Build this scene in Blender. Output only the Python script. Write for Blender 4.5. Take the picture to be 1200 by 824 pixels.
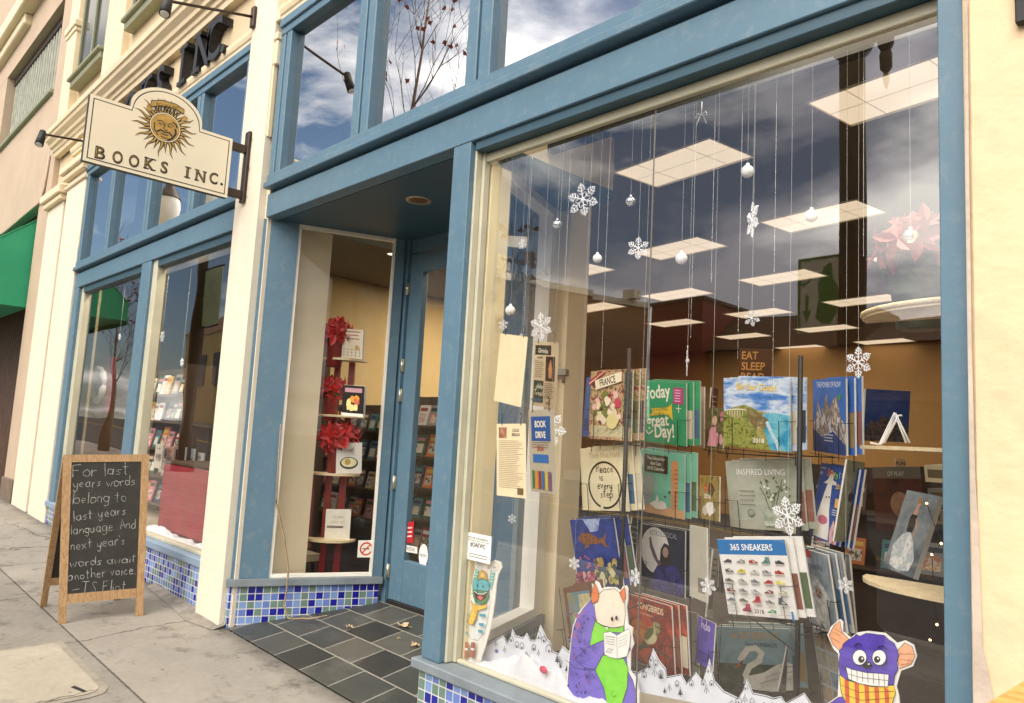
import bpy, math, random
from mathutils import Vector, Matrix
random.seed(7)
RAD = math.radians
sc = bpy.context.scene
for o in list(bpy.data.objects):
    bpy.data.objects.remove(o)
COL = sc.collection
V3 = Vector

# ------------------------------------------------------------------ camera
YAW, PITCH, ROLL, FPX = 0.806058840, 0.113747509, 0.0538865253, 884.865974
CAM = V3((0, -2.5, 1.5))
fwd = V3((-math.sin(YAW)*math.cos(PITCH), math.cos(YAW)*math.cos(PITCH), math.sin(PITCH)))
r0 = V3((math.cos(YAW), math.sin(YAW), 0)); u0 = r0.cross(fwd)
rgt = math.cos(ROLL)*r0 + math.sin(ROLL)*u0
upv = -math.sin(ROLL)*r0 + math.cos(ROLL)*u0
cd = bpy.data.cameras.new('camera'); cam = bpy.data.objects.new('camera', cd); COL.objects.link(cam)
m = Matrix((rgt, upv, -fwd)).transposed().to_4x4(); m.translation = CAM
cam.matrix_world = m
cd.sensor_width = 36.0; cd.lens = 36.0*FPX/1200.0
cd.clip_start = 0.05; cd.clip_end = 2000
sc.camera = cam
# ------------------------------------------------------------------ light
SUN_EL, SUN_AZ = 38.0, 172.0        # azimuth measured from +y clockwise towards +x
world = bpy.data.worlds.new('World'); sc.world = world; world.use_nodes = True
def build_world():
    nt = world.node_tree; N = nt.nodes; L = nt.links
    N.clear()
    out = N.new('ShaderNodeOutputWorld'); bg = N.new('ShaderNodeBackground')
    sky = N.new('ShaderNodeTexSky'); sky.sky_type = 'NISHITA'; sky.sun_disc = False
    sky.sun_elevation = RAD(SUN_EL); sky.sun_rotation = RAD(SUN_AZ)
    sky.air_density = 1.0; sky.dust_density = 0.6; sky.ozone_density = 2.0
    tc = N.new('ShaderNodeTexCoord'); sep = N.new('ShaderNodeSeparateXYZ')
    L.new(tc.outputs['Generated'], sep.inputs[0])
    zz = N.new('ShaderNodeMath'); zz.operation = 'MAXIMUM'; zz.inputs[1].default_value = 0.0
    L.new(sep.outputs['Z'], zz.inputs[0])
    za = N.new('ShaderNodeMath'); za.inputs[1].default_value = 0.22; L.new(zz.outputs[0], za.inputs[0])
    dx = N.new('ShaderNodeMath'); dx.operation = 'DIVIDE'; L.new(sep.outputs['X'], dx.inputs[0]); L.new(za.outputs[0], dx.inputs[1])
    dy = N.new('ShaderNodeMath'); dy.operation = 'DIVIDE'; L.new(sep.outputs['Y'], dy.inputs[0]); L.new(za.outputs[0], dy.inputs[1])
    cmb = N.new('ShaderNodeCombineXYZ'); L.new(dx.outputs[0], cmb.inputs[0]); L.new(dy.outputs[0], cmb.inputs[1])
    mp = N.new('ShaderNodeMapping'); mp.inputs['Location'].default_value = (9.3, 6.4, 3.2); L.new(cmb.outputs[0], mp.inputs[0])
    n1 = N.new('ShaderNodeTexNoise'); n1.inputs['Scale'].default_value = 1.15; n1.inputs['Detail'].default_value = 9; n1.inputs['Roughness'].default_value = 0.56
    n1.inputs['Distortion'].default_value = 0.35
    L.new(mp.outputs[0], n1.inputs['Vector'])
    rp = N.new('ShaderNodeValToRGB'); rp.color_ramp.elements[0].position = 0.42; rp.color_ramp.elements[1].position = 0.56
    bx = N.new('ShaderNodeMath'); bx.operation = 'MULTIPLY_ADD'; bx.inputs[1].default_value = .17; bx.inputs[2].default_value = .122; L.new(sep.outputs['X'], bx.inputs[0])
    ad = N.new('ShaderNodeMath'); ad.use_clamp = True; L.new(n1.outputs['Fac'], ad.inputs[0]); L.new(bx.outputs[0], ad.inputs[1]); L.new(ad.outputs[0], rp.inputs[0])
    n2 = N.new('ShaderNodeTexNoise'); n2.inputs['Scale'].default_value = 1.7; n2.inputs['Detail'].default_value = 8
    L.new(mp.outputs[0], n2.inputs['Vector'])
    cr = N.new('ShaderNodeValToRGB')
    cr.color_ramp.elements[0].position = 0.43; cr.color_ramp.elements[0].color = (7.4, 7.1, 7.7, 1)
    cr.color_ramp.elements[1].position = 0.575; cr.color_ramp.elements[1].color = (21, 20, 18.4, 1)
    L.new(n2.outputs['Fac'], cr.inputs[0])
    mx = N.new('ShaderNodeMixRGB'); L.new(rp.outputs[0], mx.inputs[0]); L.new(sky.outputs[0], mx.inputs[1])
    dt = N.new('ShaderNodeVectorMath'); dt.operation = 'DOT_PRODUCT'; L.new(tc.outputs['Generated'], dt.inputs[0])      # clouds glow towards the sun
    dt.inputs[1].default_value = (math.sin(RAD(SUN_AZ))*math.cos(RAD(SUN_EL)), math.cos(RAD(SUN_AZ))*math.cos(RAD(SUN_EL)), math.sin(RAD(SUN_EL)))
    d0 = N.new('ShaderNodeMath'); d0.operation = 'MAXIMUM'; d0.inputs[1].default_value = 0; L.new(dt.outputs['Value'], d0.inputs[0])
    d1 = N.new('ShaderNodeMath'); d1.operation = 'POWER'; d1.inputs[1].default_value = 4; L.new(d0.outputs[0], d1.inputs[0])
    d2 = N.new('ShaderNodeMath'); d2.operation = 'MULTIPLY_ADD'; d2.inputs[1].default_value = 3.4; d2.inputs[2].default_value = .85; L.new(d1.outputs[0], d2.inputs[0])
    cg = N.new('ShaderNodeVectorMath'); cg.operation = 'SCALE'; L.new(cr.outputs[0], cg.inputs[0]); L.new(d2.outputs[0], cg.inputs['Scale']); L.new(cg.outputs[0], mx.inputs[2])
    L.new(mx.outputs[0], bg.inputs[0]); bg.inputs[1].default_value = 0.11
    L.new(bg.outputs[0], out.inputs[0])
build_world()
sd = bpy.data.lights.new('sun', 'SUN'); sd.energy = 1.55; sd.angle = RAD(34); sd.color = (1.0, 0.87, 0.68)
sun = bpy.data.objects.new('sun', sd); COL.objects.link(sun)
az = RAD(SUN_AZ); el = RAD(SUN_EL)
sdir = V3((math.sin(az)*math.cos(el), math.cos(az)*math.cos(el), math.sin(el)))
sun.rotation_euler = (-sdir).to_track_quat('-Z', 'Y').to_euler(); sun.location = (4, -8, 12)
sc.view_settings.view_transform = 'Standard'; sc.view_settings.look = 'None'
sc.view_settings.exposure = -0.09; sc.view_settings.gamma = 1.0; sc.view_settings.use_curve_mapping = False
sc.render.engine = 'CYCLES'
cy = sc.cycles
cy.use_denoising = True
cy.max_bounces = 8; cy.diffuse_bounces = 3; cy.glossy_bounces = 4; cy.transparent_max_bounces = 12; cy.transmission_bounces = 4
cy.caustics_reflective = False; cy.caustics_refractive = False; cy.sample_clamp_indirect = 4.0

# ------------------------------------------------------------------ pixel (1200x824 photo) to place
def ray(x, y):
    return rgt*((x-600)/FPX) + upv*((412-y)/FPX) + fwd
def aY(x, y, Y=0.0):
    d = ray(x, y); return CAM + d*((Y-CAM.y)/d.y)
def aX(x, y, X):
    d = ray(x, y); return CAM + d*((X-CAM.x)/d.x)
def aZ(x, y, Z):
    d = ray(x, y); return CAM + d*((Z-CAM.z)/d.z)
def aD(x, y, D):
    return CAM + ray(x, y)*D
def gz(x, y=0.0):
    x = max(-60, min(40, x))
    return 0.03 + 0.028*(-5.46-x) + 0.02*min(y, 0)
def aS(x, y, off=0.0):                 # left splayed wall of the entry
    P0 = V3((-5.42, 0.0, 0)); dv = V3((.375, .927, 0)); n = V3((dv.y, -dv.x, 0))
    d = ray(x, y); t = ((P0-n*off-CAM).dot(n))/d.dot(n)
    return CAM + d*t

# ------------------------------------------------------------------ mesh builder
ORG = {}
class MB:
    def __init__(s): s.v = []; s.f = []; s.m = []; s.sm = []
    def poly(s, pts, mi=0, sm=False):
        b = len(s.v); s.v += [V3(p) for p in pts]; s.f.append(tuple(range(b, b+len(pts)))); s.m.append(mi); s.sm.append(sm)
    def raw(s, vs, fs, mi=0, sm=False):
        b = len(s.v); s.v += [V3(p) for p in vs]
        for f in fs: s.f.append(tuple(b+i for i in f)); s.m.append(mi); s.sm.append(sm)
    def obox(s, O, U, V, W, mi=0, bev=0.0):
        O, U, V, W = V3(O), V3(U), V3(V), V3(W)
        if U.cross(V).dot(W) < 0: O = O+W; W = -W
        c = [O+U*a+V*b+W*d for d in (0, 1) for b in (0, 1) for a in (0, 1)]
        s.raw(c, [(0, 2, 3, 1), (4, 5, 7, 6), (0, 1, 5, 4), (2, 6, 7, 3), (0, 4, 6, 2), (1, 3, 7, 5)], mi)
    def box(s, x0, x1, y0, y1, z0, z1, mi=0):
        s.obox((min(x0, x1), min(y0, y1), min(z0, z1)), (abs(x1-x0), 0, 0), (0, abs(y1-y0), 0), (0, 0, abs(z1-z0)), mi)
    def bbox(s, x0, x1, y0, y1, z0, z1, b=0.006, mi=0):      # box with chamfered edges
        xs, ys, zs = (x0, x1), (y0, y1), (z0, z1); vs = []; idx = {}
        for i in (0, 1):
            for j in (0, 1):
                for k in (0, 1):
                    c = [xs[i], ys[j], zs[k]]; sg = [1-2*i, 1-2*j, 1-2*k]
                    for ax in range(3):
                        p = list(c)
                        for a in range(3):
                            if a != ax: p[a] += sg[a]*b
                        idx[(i, j, k, ax)] = len(vs); vs.append(p)
        fs = []
        def q(*l): fs.append(tuple(idx[t] for t in l))
        for i in (0, 1):
            l = [(i, 0, 0, 0), (i, 1, 0, 0), (i, 1, 1, 0), (i, 0, 1, 0)]; q(*(l if i else l[::-1]))
            l = [(0, i, 0, 1), (0, i, 1, 1), (1, i, 1, 1), (1, i, 0, 1)]; q(*(l if i else l[::-1]))
            l = [(0, 0, i, 2), (1, 0, i, 2), (1, 1, i, 2), (0, 1, i, 2)]; q(*(l if i else l[::-1]))
        for a in (0, 1):
            for c in (0, 1):
                l = [(a, c, 0, 0), (a, c, 0, 1), (a, c, 1, 1), (a, c, 1, 0)]; q(*(l if a == c else l[::-1]))
                l = [(a, 0, c, 0), (a, 1, c, 0), (a, 1, c, 2), (a, 0, c, 2)]; q(*(l if a == c else l[::-1]))
                l = [(0, a, c, 1), (0, a, c, 2), (1, a, c, 2), (1, a, c, 1)]; q(*(l if a == c else l[::-1]))
                for d in (0, 1):
                    l = [(a, c, d, 0), (a, c, d, 1), (a, c, d, 2)]; q(*(l if (a+c+d) % 2 == 1 else l[::-1]))
        s.raw(vs, fs, mi)
    def tube(s, pts, r, n=6, mi=0, sm=True, caps=True):
        pts = [V3(p) for p in pts]; rr = r if isinstance(r, (list, tuple)) else [r]*len(pts)
        b = len(s.v); prev = None
        for i, p in enumerate(pts):
            t = (pts[min(i+1, len(pts)-1)]-pts[max(i-1, 0)])
            if t.length < 1e-9: t = V3((0, 0, 1))
            t.normalize()
            if prev is None:
                a = t.cross(V3((0, 0, 1)))
                if a.length < 1e-3: a = t.cross(V3((1, 0, 0)))
            else:
                a = prev - t*prev.dot(t)
                if a.length < 1e-6: a = t.cross(V3((1, 0, .3)))
            a.normalize(); prev = a; c = t.cross(a)
            for k in range(n):
                w = 2*math.pi*k/n
                s.v.append(p+a*(math.cos(w)*rr[i])+c*(math.sin(w)*rr[i]))
        for i in range(len(pts)-1):
            for k in range(n):
                k2 = (k+1) % n
                s.f.append((b+i*n+k, b+i*n+k2, b+(i+1)*n+k2, b+(i+1)*n+k)); s.m.append(mi); s.sm.append(sm)
        if caps:
            s.f.append(tuple(b+k for k in range(n))[::-1]); s.m.append(mi); s.sm.append(False)
            s.f.append(tuple(b+(len(pts)-1)*n+k for k in range(n))); s.m.append(mi); s.sm.append(False)
    def lathe(s, prof, O=(0, 0, 0), n=16, mi=0, sm=True):
        O = V3(O); b = len(s.v)
        for r, z in prof:
            for k in range(n):
                w = 2*math.pi*k/n; s.v.append(O+V3((r*math.cos(w), r*math.sin(w), z)))
        for i in range(len(prof)-1):
            for k in range(n):
                k2 = (k+1) % n
                s.f.append((b+i*n+k, b+i*n+k2, b+(i+1)*n+k2, b+(i+1)*n+k)); s.m.append(mi); s.sm.append(sm)
    def prism(s, p2, O, U, V, W, mi=0, mside=None):
        O, U, V, W = V3(O), V3(U), V3(V), V3(W); n = len(p2)
        ar = sum(p2[i][0]*p2[(i+1) % n][1]-p2[(i+1) % n][0]*p2[i][1] for i in range(n))
        if ar < 0: p2 = p2[::-1]
        if U.cross(V).dot(W) < 0: p2 = p2[::-1]
        b = len(s.v)
        s.v += [O+U*a+V*c for a, c in p2]+[O+U*a+V*c+W for a, c in p2]
        s.f.append(tuple(b+i for i in range(n))[::-1]); s.m.append(mi); s.sm.append(False)
        s.f.append(tuple(b+n+i for i in range(n))); s.m.append(mi); s.sm.append(False)
        for i in range(n):
            j = (i+1) % n; s.f.append((b+i, b+j, b+n+j, b+n+i)); s.m.append(mi if mside is None else mside); s.sm.append(False)
    def sphere(s, c, r, n=10, mi=0, sc3=(1, 1, 1), jit=0.0):
        vs = []; fs = []; R_ = n//2
        for i in range(R_+1):
            t = math.pi*i/R_
            for k in range(n):
                w = 2*math.pi*k/n; q = r*(1+random.uniform(-jit, jit))
                vs.append((c[0]+q*sc3[0]*math.sin(t)*math.cos(w), c[1]+q*sc3[1]*math.sin(t)*math.sin(w), c[2]+q*sc3[2]*math.cos(t)))
        for i in range(R_):
            for k in range(n):
                k2 = (k+1) % n; fs.append((i*n+k, (i+1)*n+k, (i+1)*n+k2, i*n+k2))
        s.raw(vs, fs, mi, True)
    def text(s, txt, O, U, V, size, mi=0, align='L', ext=None, off=0.0, bold=0.0, sx=1.0):
        vs, fs, w = text_mesh(txt, bold)
        O, U, V = V3(O), V3(U).normalized(), V3(V).normalized(); N = U.cross(V)
        dx = {'L': 0, 'C': -w/2, 'R': -w}[align]
        if ext is None:
            s.raw([O+U*((x+dx)*size*sx)+V*(y*size)+N*off for x, y in vs], fs, mi)
        else:
            a = [O+U*((x+dx)*size*sx)+V*(y*size)+N*off for x, y in vs]; n = len(a)
            edges = {}
            for f in fs:
                for i in range(len(f)):
                    e = (f[i], f[(i+1) % len(f)])
                    if (e[1], e[0]) in edges: del edges[(e[1], e[0])]
                    else: edges[e] = 1
            s.raw(a+[p+N*ext for p in a], [f[::-1] for f in fs]+[tuple(i+n for i in f) for f in fs]+[(i, j, j+n, i+n) for i, j in edges], mi)
    def strip(s, pts, w, N, mi=0):                   # flat line of width w facing N
        N = V3(N).normalized(); pts = [V3(p) for p in pts]; L = []; Rr = []
        for i, p in enumerate(pts):
            t = pts[min(i+1, len(pts)-1)]-pts[max(i-1, 0)]
            if t.length < 1e-9: t = V3((1, 0, 0))
            c = N.cross(t.normalized())*(w/2); L.append(p+c); Rr.append(p-c)
        for i in range(len(pts)-1):
            s.poly([Rr[i], Rr[i+1], L[i+1], L[i]], mi)
    def build(s, name, mats, parent=None, org=None, loc=None):
        if not isinstance(mats, (list, tuple)): mats = [mats]
        if org is None: org = ORG.get(parent.name, V3((0, 0, 0))) if parent else V3((0, 0, 0))
        org = V3(org)
        me = bpy.data.meshes.new(name)
        me.from_pydata([tuple(p-org) for p in s.v], [], s.f); me.update()
        for mt in mats: me.materials.append(mt)
        for p, mi, sm in zip(me.polygons, s.m, s.sm): p.material_index = mi; p.use_smooth = sm
        uv = me.uv_layers.new(name='UVMap')
        for p in me.polygons:
            n = p.normal
            if abs(n.z) > .8: t = V3((1, 0, 0)); b = V3((0, 1, 0))
            else: t = V3((-n.y, n.x, 0)).normalized(); b = V3((0, 0, 1))
            for li in p.loop_indices:
                co = me.vertices[me.loops[li].vertex_index].co + org
                uv.data[li].uv = (co.dot(t), co.dot(b))
        o = bpy.data.objects.new(name, me); COL.objects.link(o)
        if parent: o.parent = parent
        else: o.location = org if loc is None else loc
        ORG[o.name] = org
        return o
TXT = {}
def text_mesh(t, bold=0.0):
    k = (t, bold)
    if k in TXT: return TXT[k]
    cu = bpy.data.curves.new('tmp_text', 'FONT'); cu.body = t; cu.resolution_u = 3; cu.offset = bold; cu.fill_mode = 'FRONT'
    ob = bpy.data.objects.new('tmp_text', cu)
    me = bpy.data.meshes.new_from_object(ob)
    vs = [(v.co.x, v.co.y) for v in me.vertices]; fs = [tuple(p.vertices) for p in me.polygons]
    out = []
    for f in fs:
        ar = sum(vs[f[i]][0]*vs[f[(i+1) % len(f)]][1]-vs[f[(i+1) % len(f)]][0]*vs[f[i]][1] for i in range(len(f)))
        out.append(f if ar > 0 else f[::-1])
    x0 = min((v[0] for v in vs), default=0); x1 = max((v[0] for v in vs), default=0)
    vs = [(x-x0, y) for x, y in vs]
    bpy.data.objects.remove(ob); bpy.data.curves.remove(cu); bpy.data.meshes.remove(me)
    TXT[k] = (vs, out, x1-x0); return TXT[k]
def circ(cx, cy_, r, n=20, ry=None, a0=0, a1=360):
    ry = r if ry is None else ry
    full = a1-a0 == 360; k = n if full else n+1
    return [(cx+r*math.cos(RAD(a0+(a1-a0)*i/n)), cy_+ry*math.sin(RAD(a0+(a1-a0)*i/n))) for i in range(k)]
_c = circ(.24, .25, .22, 12, .25); _c = _c+[_c[0]]
GL_ = {'F': [[(0, 0), (0.02, 1), (.55, 1.02)], [(0, .55), (.42, .57)]], 'o': [_c], 'r': [[(0, .5), (.02, 0)], [(.02, .3), (.15, .48), (.3, .48)]],
 'l': [[(.06, 1), (.05, 0)]], 'a': [_c, [(.46, .5), (.45, .05), (.52, 0)]], 's': [[(.36, .46), (.16, .5), (.05, .4), (.3, .2), (.28, .05), (.0, .03)]],
 't': [[(.15, .92), (.15, .08), (.26, 0)], [(0, .58), (.36, .6)]], 'y': [[(0, .5), (.05, .15), (.2, .06), (.38, .2)], [(.4, .5), (.34, -.3), (.12, -.4), (.02, -.25)]],
 'e': [[(.05, .25), (.4, .28), (.35, .45), (.17, .5), (.03, .3), (.1, .05), (.3, 0), (.42, .08)]], 'w': [[(0, .5), (.12, 0), (.27, .4), (.42, 0), (.56, .5)]],
 'd': [_c, [(.46, 1), (.45, 0)]], 'b': [[(.02, 1), (.03, 0)], [(x+.04, y) for x, y in _c]], 'n': [[(0, .5), (0, 0)], [(0, .33), (.18, .5), (.34, .4), (.36, 0)]],
 'g': [_c, [(.46, .5), (.42, -.25), (.22, -.4), (.03, -.28)]], 'u': [[(0, .5), (.03, .1), (.2, 0), (.38, .15), (.4, .5)], [(.4, .5), (.44, 0)]],
 'x': [[(0, .5), (.38, 0)], [(.38, .52), (0, 0)]], "'": [[(.05, 1), (.0, .8)]], 'i': [[(.05, .5), (.05, 0)], [(.05, .68), (.07, .72)]], 'v': [[(0, .5), (.18, 0), (.38, .55)]],
 'c': [[(.38, .42), (.2, .5), (.03, .28), (.12, .03), (.36, .05)]], '.': [[(.04, .0), (.08, .03)]], '-': [[(0, .32), (.6, .36)]], 'T': [[(.3, 1), (.3, 0)], [(0, 1), (.64, 1.02)]],
 'S': [[(.46, .88), (.25, 1), (.05, .8), (.4, .4), (.36, .08), (.02, .06)]], 'E': [[(.5, 1), (.03, .98), (0, .02), (.5, 0)], [(0, .52), (.4, .54)]], 'A': [[(0, 0), (.28, 1), (.56, 0)], [(.1, .38), (.46, .38)]],
 'h': [[(.02, 1), (.02, 0)], [(.02, .33), (.2, .5), (.35, .4), (.37, 0)]], 'p': [[(.02, .5), (.0, -.4)], _c], 'I': [[(.1, 1), (.1, 0)]], 'P': [[(0, 0), (.02, 1), (.4, .95), (.42, .6), (.03, .5)]], 'm': [[(0, .5), (0, 0)], [(0, .35), (.15, .5), (.26, .35), (.26, 0)], [(.26, .35), (.42, .5), (.54, .35), (.55, 0)]],
 'f': [[(.35, .95), (.18, 1), (.12, .8), (.12, 0)], [(0, .52), (.32, .54)]], 'k': [[(.02, 1), (.02, 0)], [(.35, .5), (.04, .2), (.38, 0)]], 'O': [circ(.35, .5, .34, 14, .5)+[(.69, .5)]], 'B': [[(0, 0), (0, 1), (.4, .9), (.38, .6), (.02, .52), (.46, .4), (.44, .1), (0, 0)]], 'R': [[(0, 0), (0, 1), (.4, .9), (.38, .6), (.02, .5), (.46, 0)]]}
def stroke(mb, txt, O, U, V, size, w, mi, wob=0.02, rnd=None):
    rnd = rnd or random; O, U, V = V3(O), V3(U).normalized(), V3(V).normalized(); N = U.cross(V); x = 0
    for ch in txt:
        if ch == ' ': x += .42; continue
        g = GL_.get(ch)
        if not g: x += .5; continue
        wd = max(p[0] for st in g for p in st); dy = rnd.uniform(-.05, .05); s = rnd.uniform(.92, 1.08)
        for k, st in enumerate(g):
            mb.strip([O+U*((x+(a+rnd.uniform(-wob, wob))*s)*size)+V*((b*s+dy+rnd.uniform(-wob, wob))*size)+N*(.0003*(k+1)) for a, b in st], w*rnd.uniform(.8, 1.2), N, mi)
        x += wd*s+.17
    return x*size

# ------------------------------------------------------------------ materials
def lin(h):
    if isinstance(h, str):
        h = h.lstrip('#'); c = [int(h[i:i+2], 16)/255 for i in (0, 2, 4)]
        return tuple((x/12.92 if x <= .04045 else ((x+.055)/1.055)**2.4) for x in c)
    return tuple(h)
MC = {}
def newmat(name):
    mt = bpy.data.materials.new(name); mt.use_nodes = True
    nt = mt.node_tree; return mt, nt.nodes, nt.links, nt.nodes['Principled BSDF']
def pm(name, col, rough=.6, var=.12, scale=6, bump=0.0, bscale=80, metal=0.0, dirt=None, dscale=2.5, damt=.5, spec=.5, bdist=.003):
    k = ('pm', name)
    if k in MC: return MC[k]
    mt, N, L, B = newmat(name); c = lin(col)
    tc = N.new('ShaderNodeTexCoord')
    n = N.new('ShaderNodeTexNoise'); n.inputs['Scale'].default_value = scale; n.inputs['Detail'].default_value = 6; n.inputs['Roughness'].default_value = .6
    L.new(tc.outputs['Object'], n.inputs['Vector'])
    r = N.new('ShaderNodeValToRGB')
    r.color_ramp.elements[0].position = .3; r.color_ramp.elements[1].position = .7
    r.color_ramp.elements[0].color = (*[x*(1-var) for x in c], 1); r.color_ramp.elements[1].color = (*[min(1, x*(1+var)) for x in c], 1)
    L.new(n.outputs['Fac'], r.inputs[0]); last = r.outputs[0]
    if dirt is not None:
        n2 = N.new('ShaderNodeTexNoise'); n2.inputs['Scale'].default_value = dscale; n2.inputs['Detail'].default_value = 8; n2.inputs['Roughness'].default_value = .7
        L.new(tc.outputs['Object'], n2.inputs['Vector'])
        r2 = N.new('ShaderNodeValToRGB'); r2.color_ramp.elements[0].position = .52; r2.color_ramp.elements[1].position = .74
        r2.color_ramp.elements[1].color = (damt, damt, damt, 1); L.new(n2.outputs['Fac'], r2.inputs[0])
        mx = N.new('ShaderNodeMixRGB'); L.new(r2.outputs[0], mx.inputs[0]); L.new(last, mx.inputs[1]); mx.inputs[2].default_value = (*lin(dirt), 1); last = mx.outputs[0]
    L.new(last, B.inputs['Base Color']); B.inputs['Roughness'].default_value = rough; B.inputs['Metallic'].default_value = metal
    B.inputs['Specular IOR Level'].default_value = spec
    if bump:
        n3 = N.new('ShaderNodeTexNoise'); n3.inputs['Scale'].default_value = bscale; n3.inputs['Detail'].default_value = 5
        L.new(tc.outputs['Object'], n3.inputs['Vector'])
        bp = N.new('ShaderNodeBump'); bp.inputs['Strength'].default_value = bump; bp.inputs['Distance'].default_value = bdist
        L.new(n3.outputs['Fac'], bp.inputs['Height']); L.new(bp.outputs[0], B.inputs['Normal'])
    MC[k] = mt; return mt
def ink(col, rough=.45):                       # printed paper colour with slight unevenness
    k = ('ink', col, rough)
    if k not in MC: MC[k] = pm('print_'+str(col).strip('#'), col, rough, .07, 14)
    return MC[k]
def photo(name, cols, scale=12, stretch=(1, 1, 1), detail=6, dist=.4, rough=.4):
    k = ('photo', name)
    if k in MC: return MC[k]
    mt, N, L, B = newmat(name)
    tc = N.new('ShaderNodeTexCoord'); mp = N.new('ShaderNodeMapping'); mp.inputs['Scale'].default_value = stretch
    mp.inputs['Location'].default_value = (random.uniform(0, 9), random.uniform(0, 9), random.uniform(0, 9))
    L.new(tc.outputs['Object'], mp.inputs[0])
    n = N.new('ShaderNodeTexNoise'); n.inputs['Scale'].default_value = scale; n.inputs['Detail'].default_value = detail; n.inputs['Distortion'].default_value = dist
    n.inputs['Roughness'].default_value = .62
    L.new(mp.outputs[0], n.inputs['Vector'])
    r = N.new('ShaderNodeValToRGB'); e = r.color_ramp.elements; k_ = len(cols)
    while len(e) < k_: e.new(.5)
    for i in range(k_): e[i].position = .27+.46*i/max(1, k_-1); e[i].color = (*lin(cols[i]), 1)
    L.new(n.outputs['Fac'], r.inputs[0]); L.new(r.outputs[0], B.inputs['Base Color']); B.inputs['Roughness'].default_value = rough
    MC[k] = mt; return mt
def emit(name, col, s):
    mt, N, L, B = newmat(name); B.inputs['Emission Color'].default_value = (*lin(col), 1); B.inputs['Emission Strength'].default_value = s
    B.inputs['Base Color'].default_value = (*lin(col), 1); return mt
def glass(name, base, edge, tint=(1, 1, 1), back=None):
    mt, N, L, B = newmat(name); N.remove(B); out = N['Material Output']
    tr = N.new('ShaderNodeBsdfTransparent'); tr.inputs[0].default_value = (*tint, 1)
    gl = N.new('ShaderNodeBsdfGlossy'); gl.inputs['Roughness'].default_value = 0.0; gl.inputs['Color'].default_value = (1, 1, 1, 1)
    lw = N.new('ShaderNodeLayerWeight'); lw.inputs[0].default_value = .5
    tc = N.new('ShaderNodeTexCoord'); nn = N.new('ShaderNodeTexNoise'); nn.inputs['Scale'].default_value = .9; nn.inputs['Detail'].default_value = 1
    L.new(tc.outputs['Object'], nn.inputs['Vector'])
    bp = N.new('ShaderNodeBump'); bp.inputs['Strength'].default_value = .22; bp.inputs['Distance'].default_value = .02
    L.new(nn.outputs['Fac'], bp.inputs['Height']); L.new(bp.outputs[0], gl.inputs['Normal'])
    mr = N.new('ShaderNodeMapRange'); mr.inputs['From Min'].default_value = 0; mr.inputs['From Max'].default_value = 1
    mr.inputs['To Min'].default_value = base; mr.inputs['To Max'].default_value = edge
    pw = N.new('ShaderNodeMath'); pw.operation = 'POWER'; pw.inputs[1].default_value = 2.2
    L.new(lw.outputs['Facing'], pw.inputs[0]); L.new(pw.outputs[0], mr.inputs['Value'])
    mx = N.new('ShaderNodeMixShader'); L.new(mr.outputs[0], mx.inputs[0]); L.new(tr.outputs[0], mx.inputs[1]); L.new(gl.outputs[0], mx.inputs[2])
    L.new(mx.outputs[0], out.inputs[0]); return mt
def nodes_math(N, L, op, a, b=None):
    n = N.new('ShaderNodeMath'); n.operation = op
    for i, q in enumerate((a, b)):
        if q is None: continue
        if isinstance(q, (int, float)): n.inputs[i].default_value = q
        else: L.new(q, n.inputs[i])
    return n.outputs[0]
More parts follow.
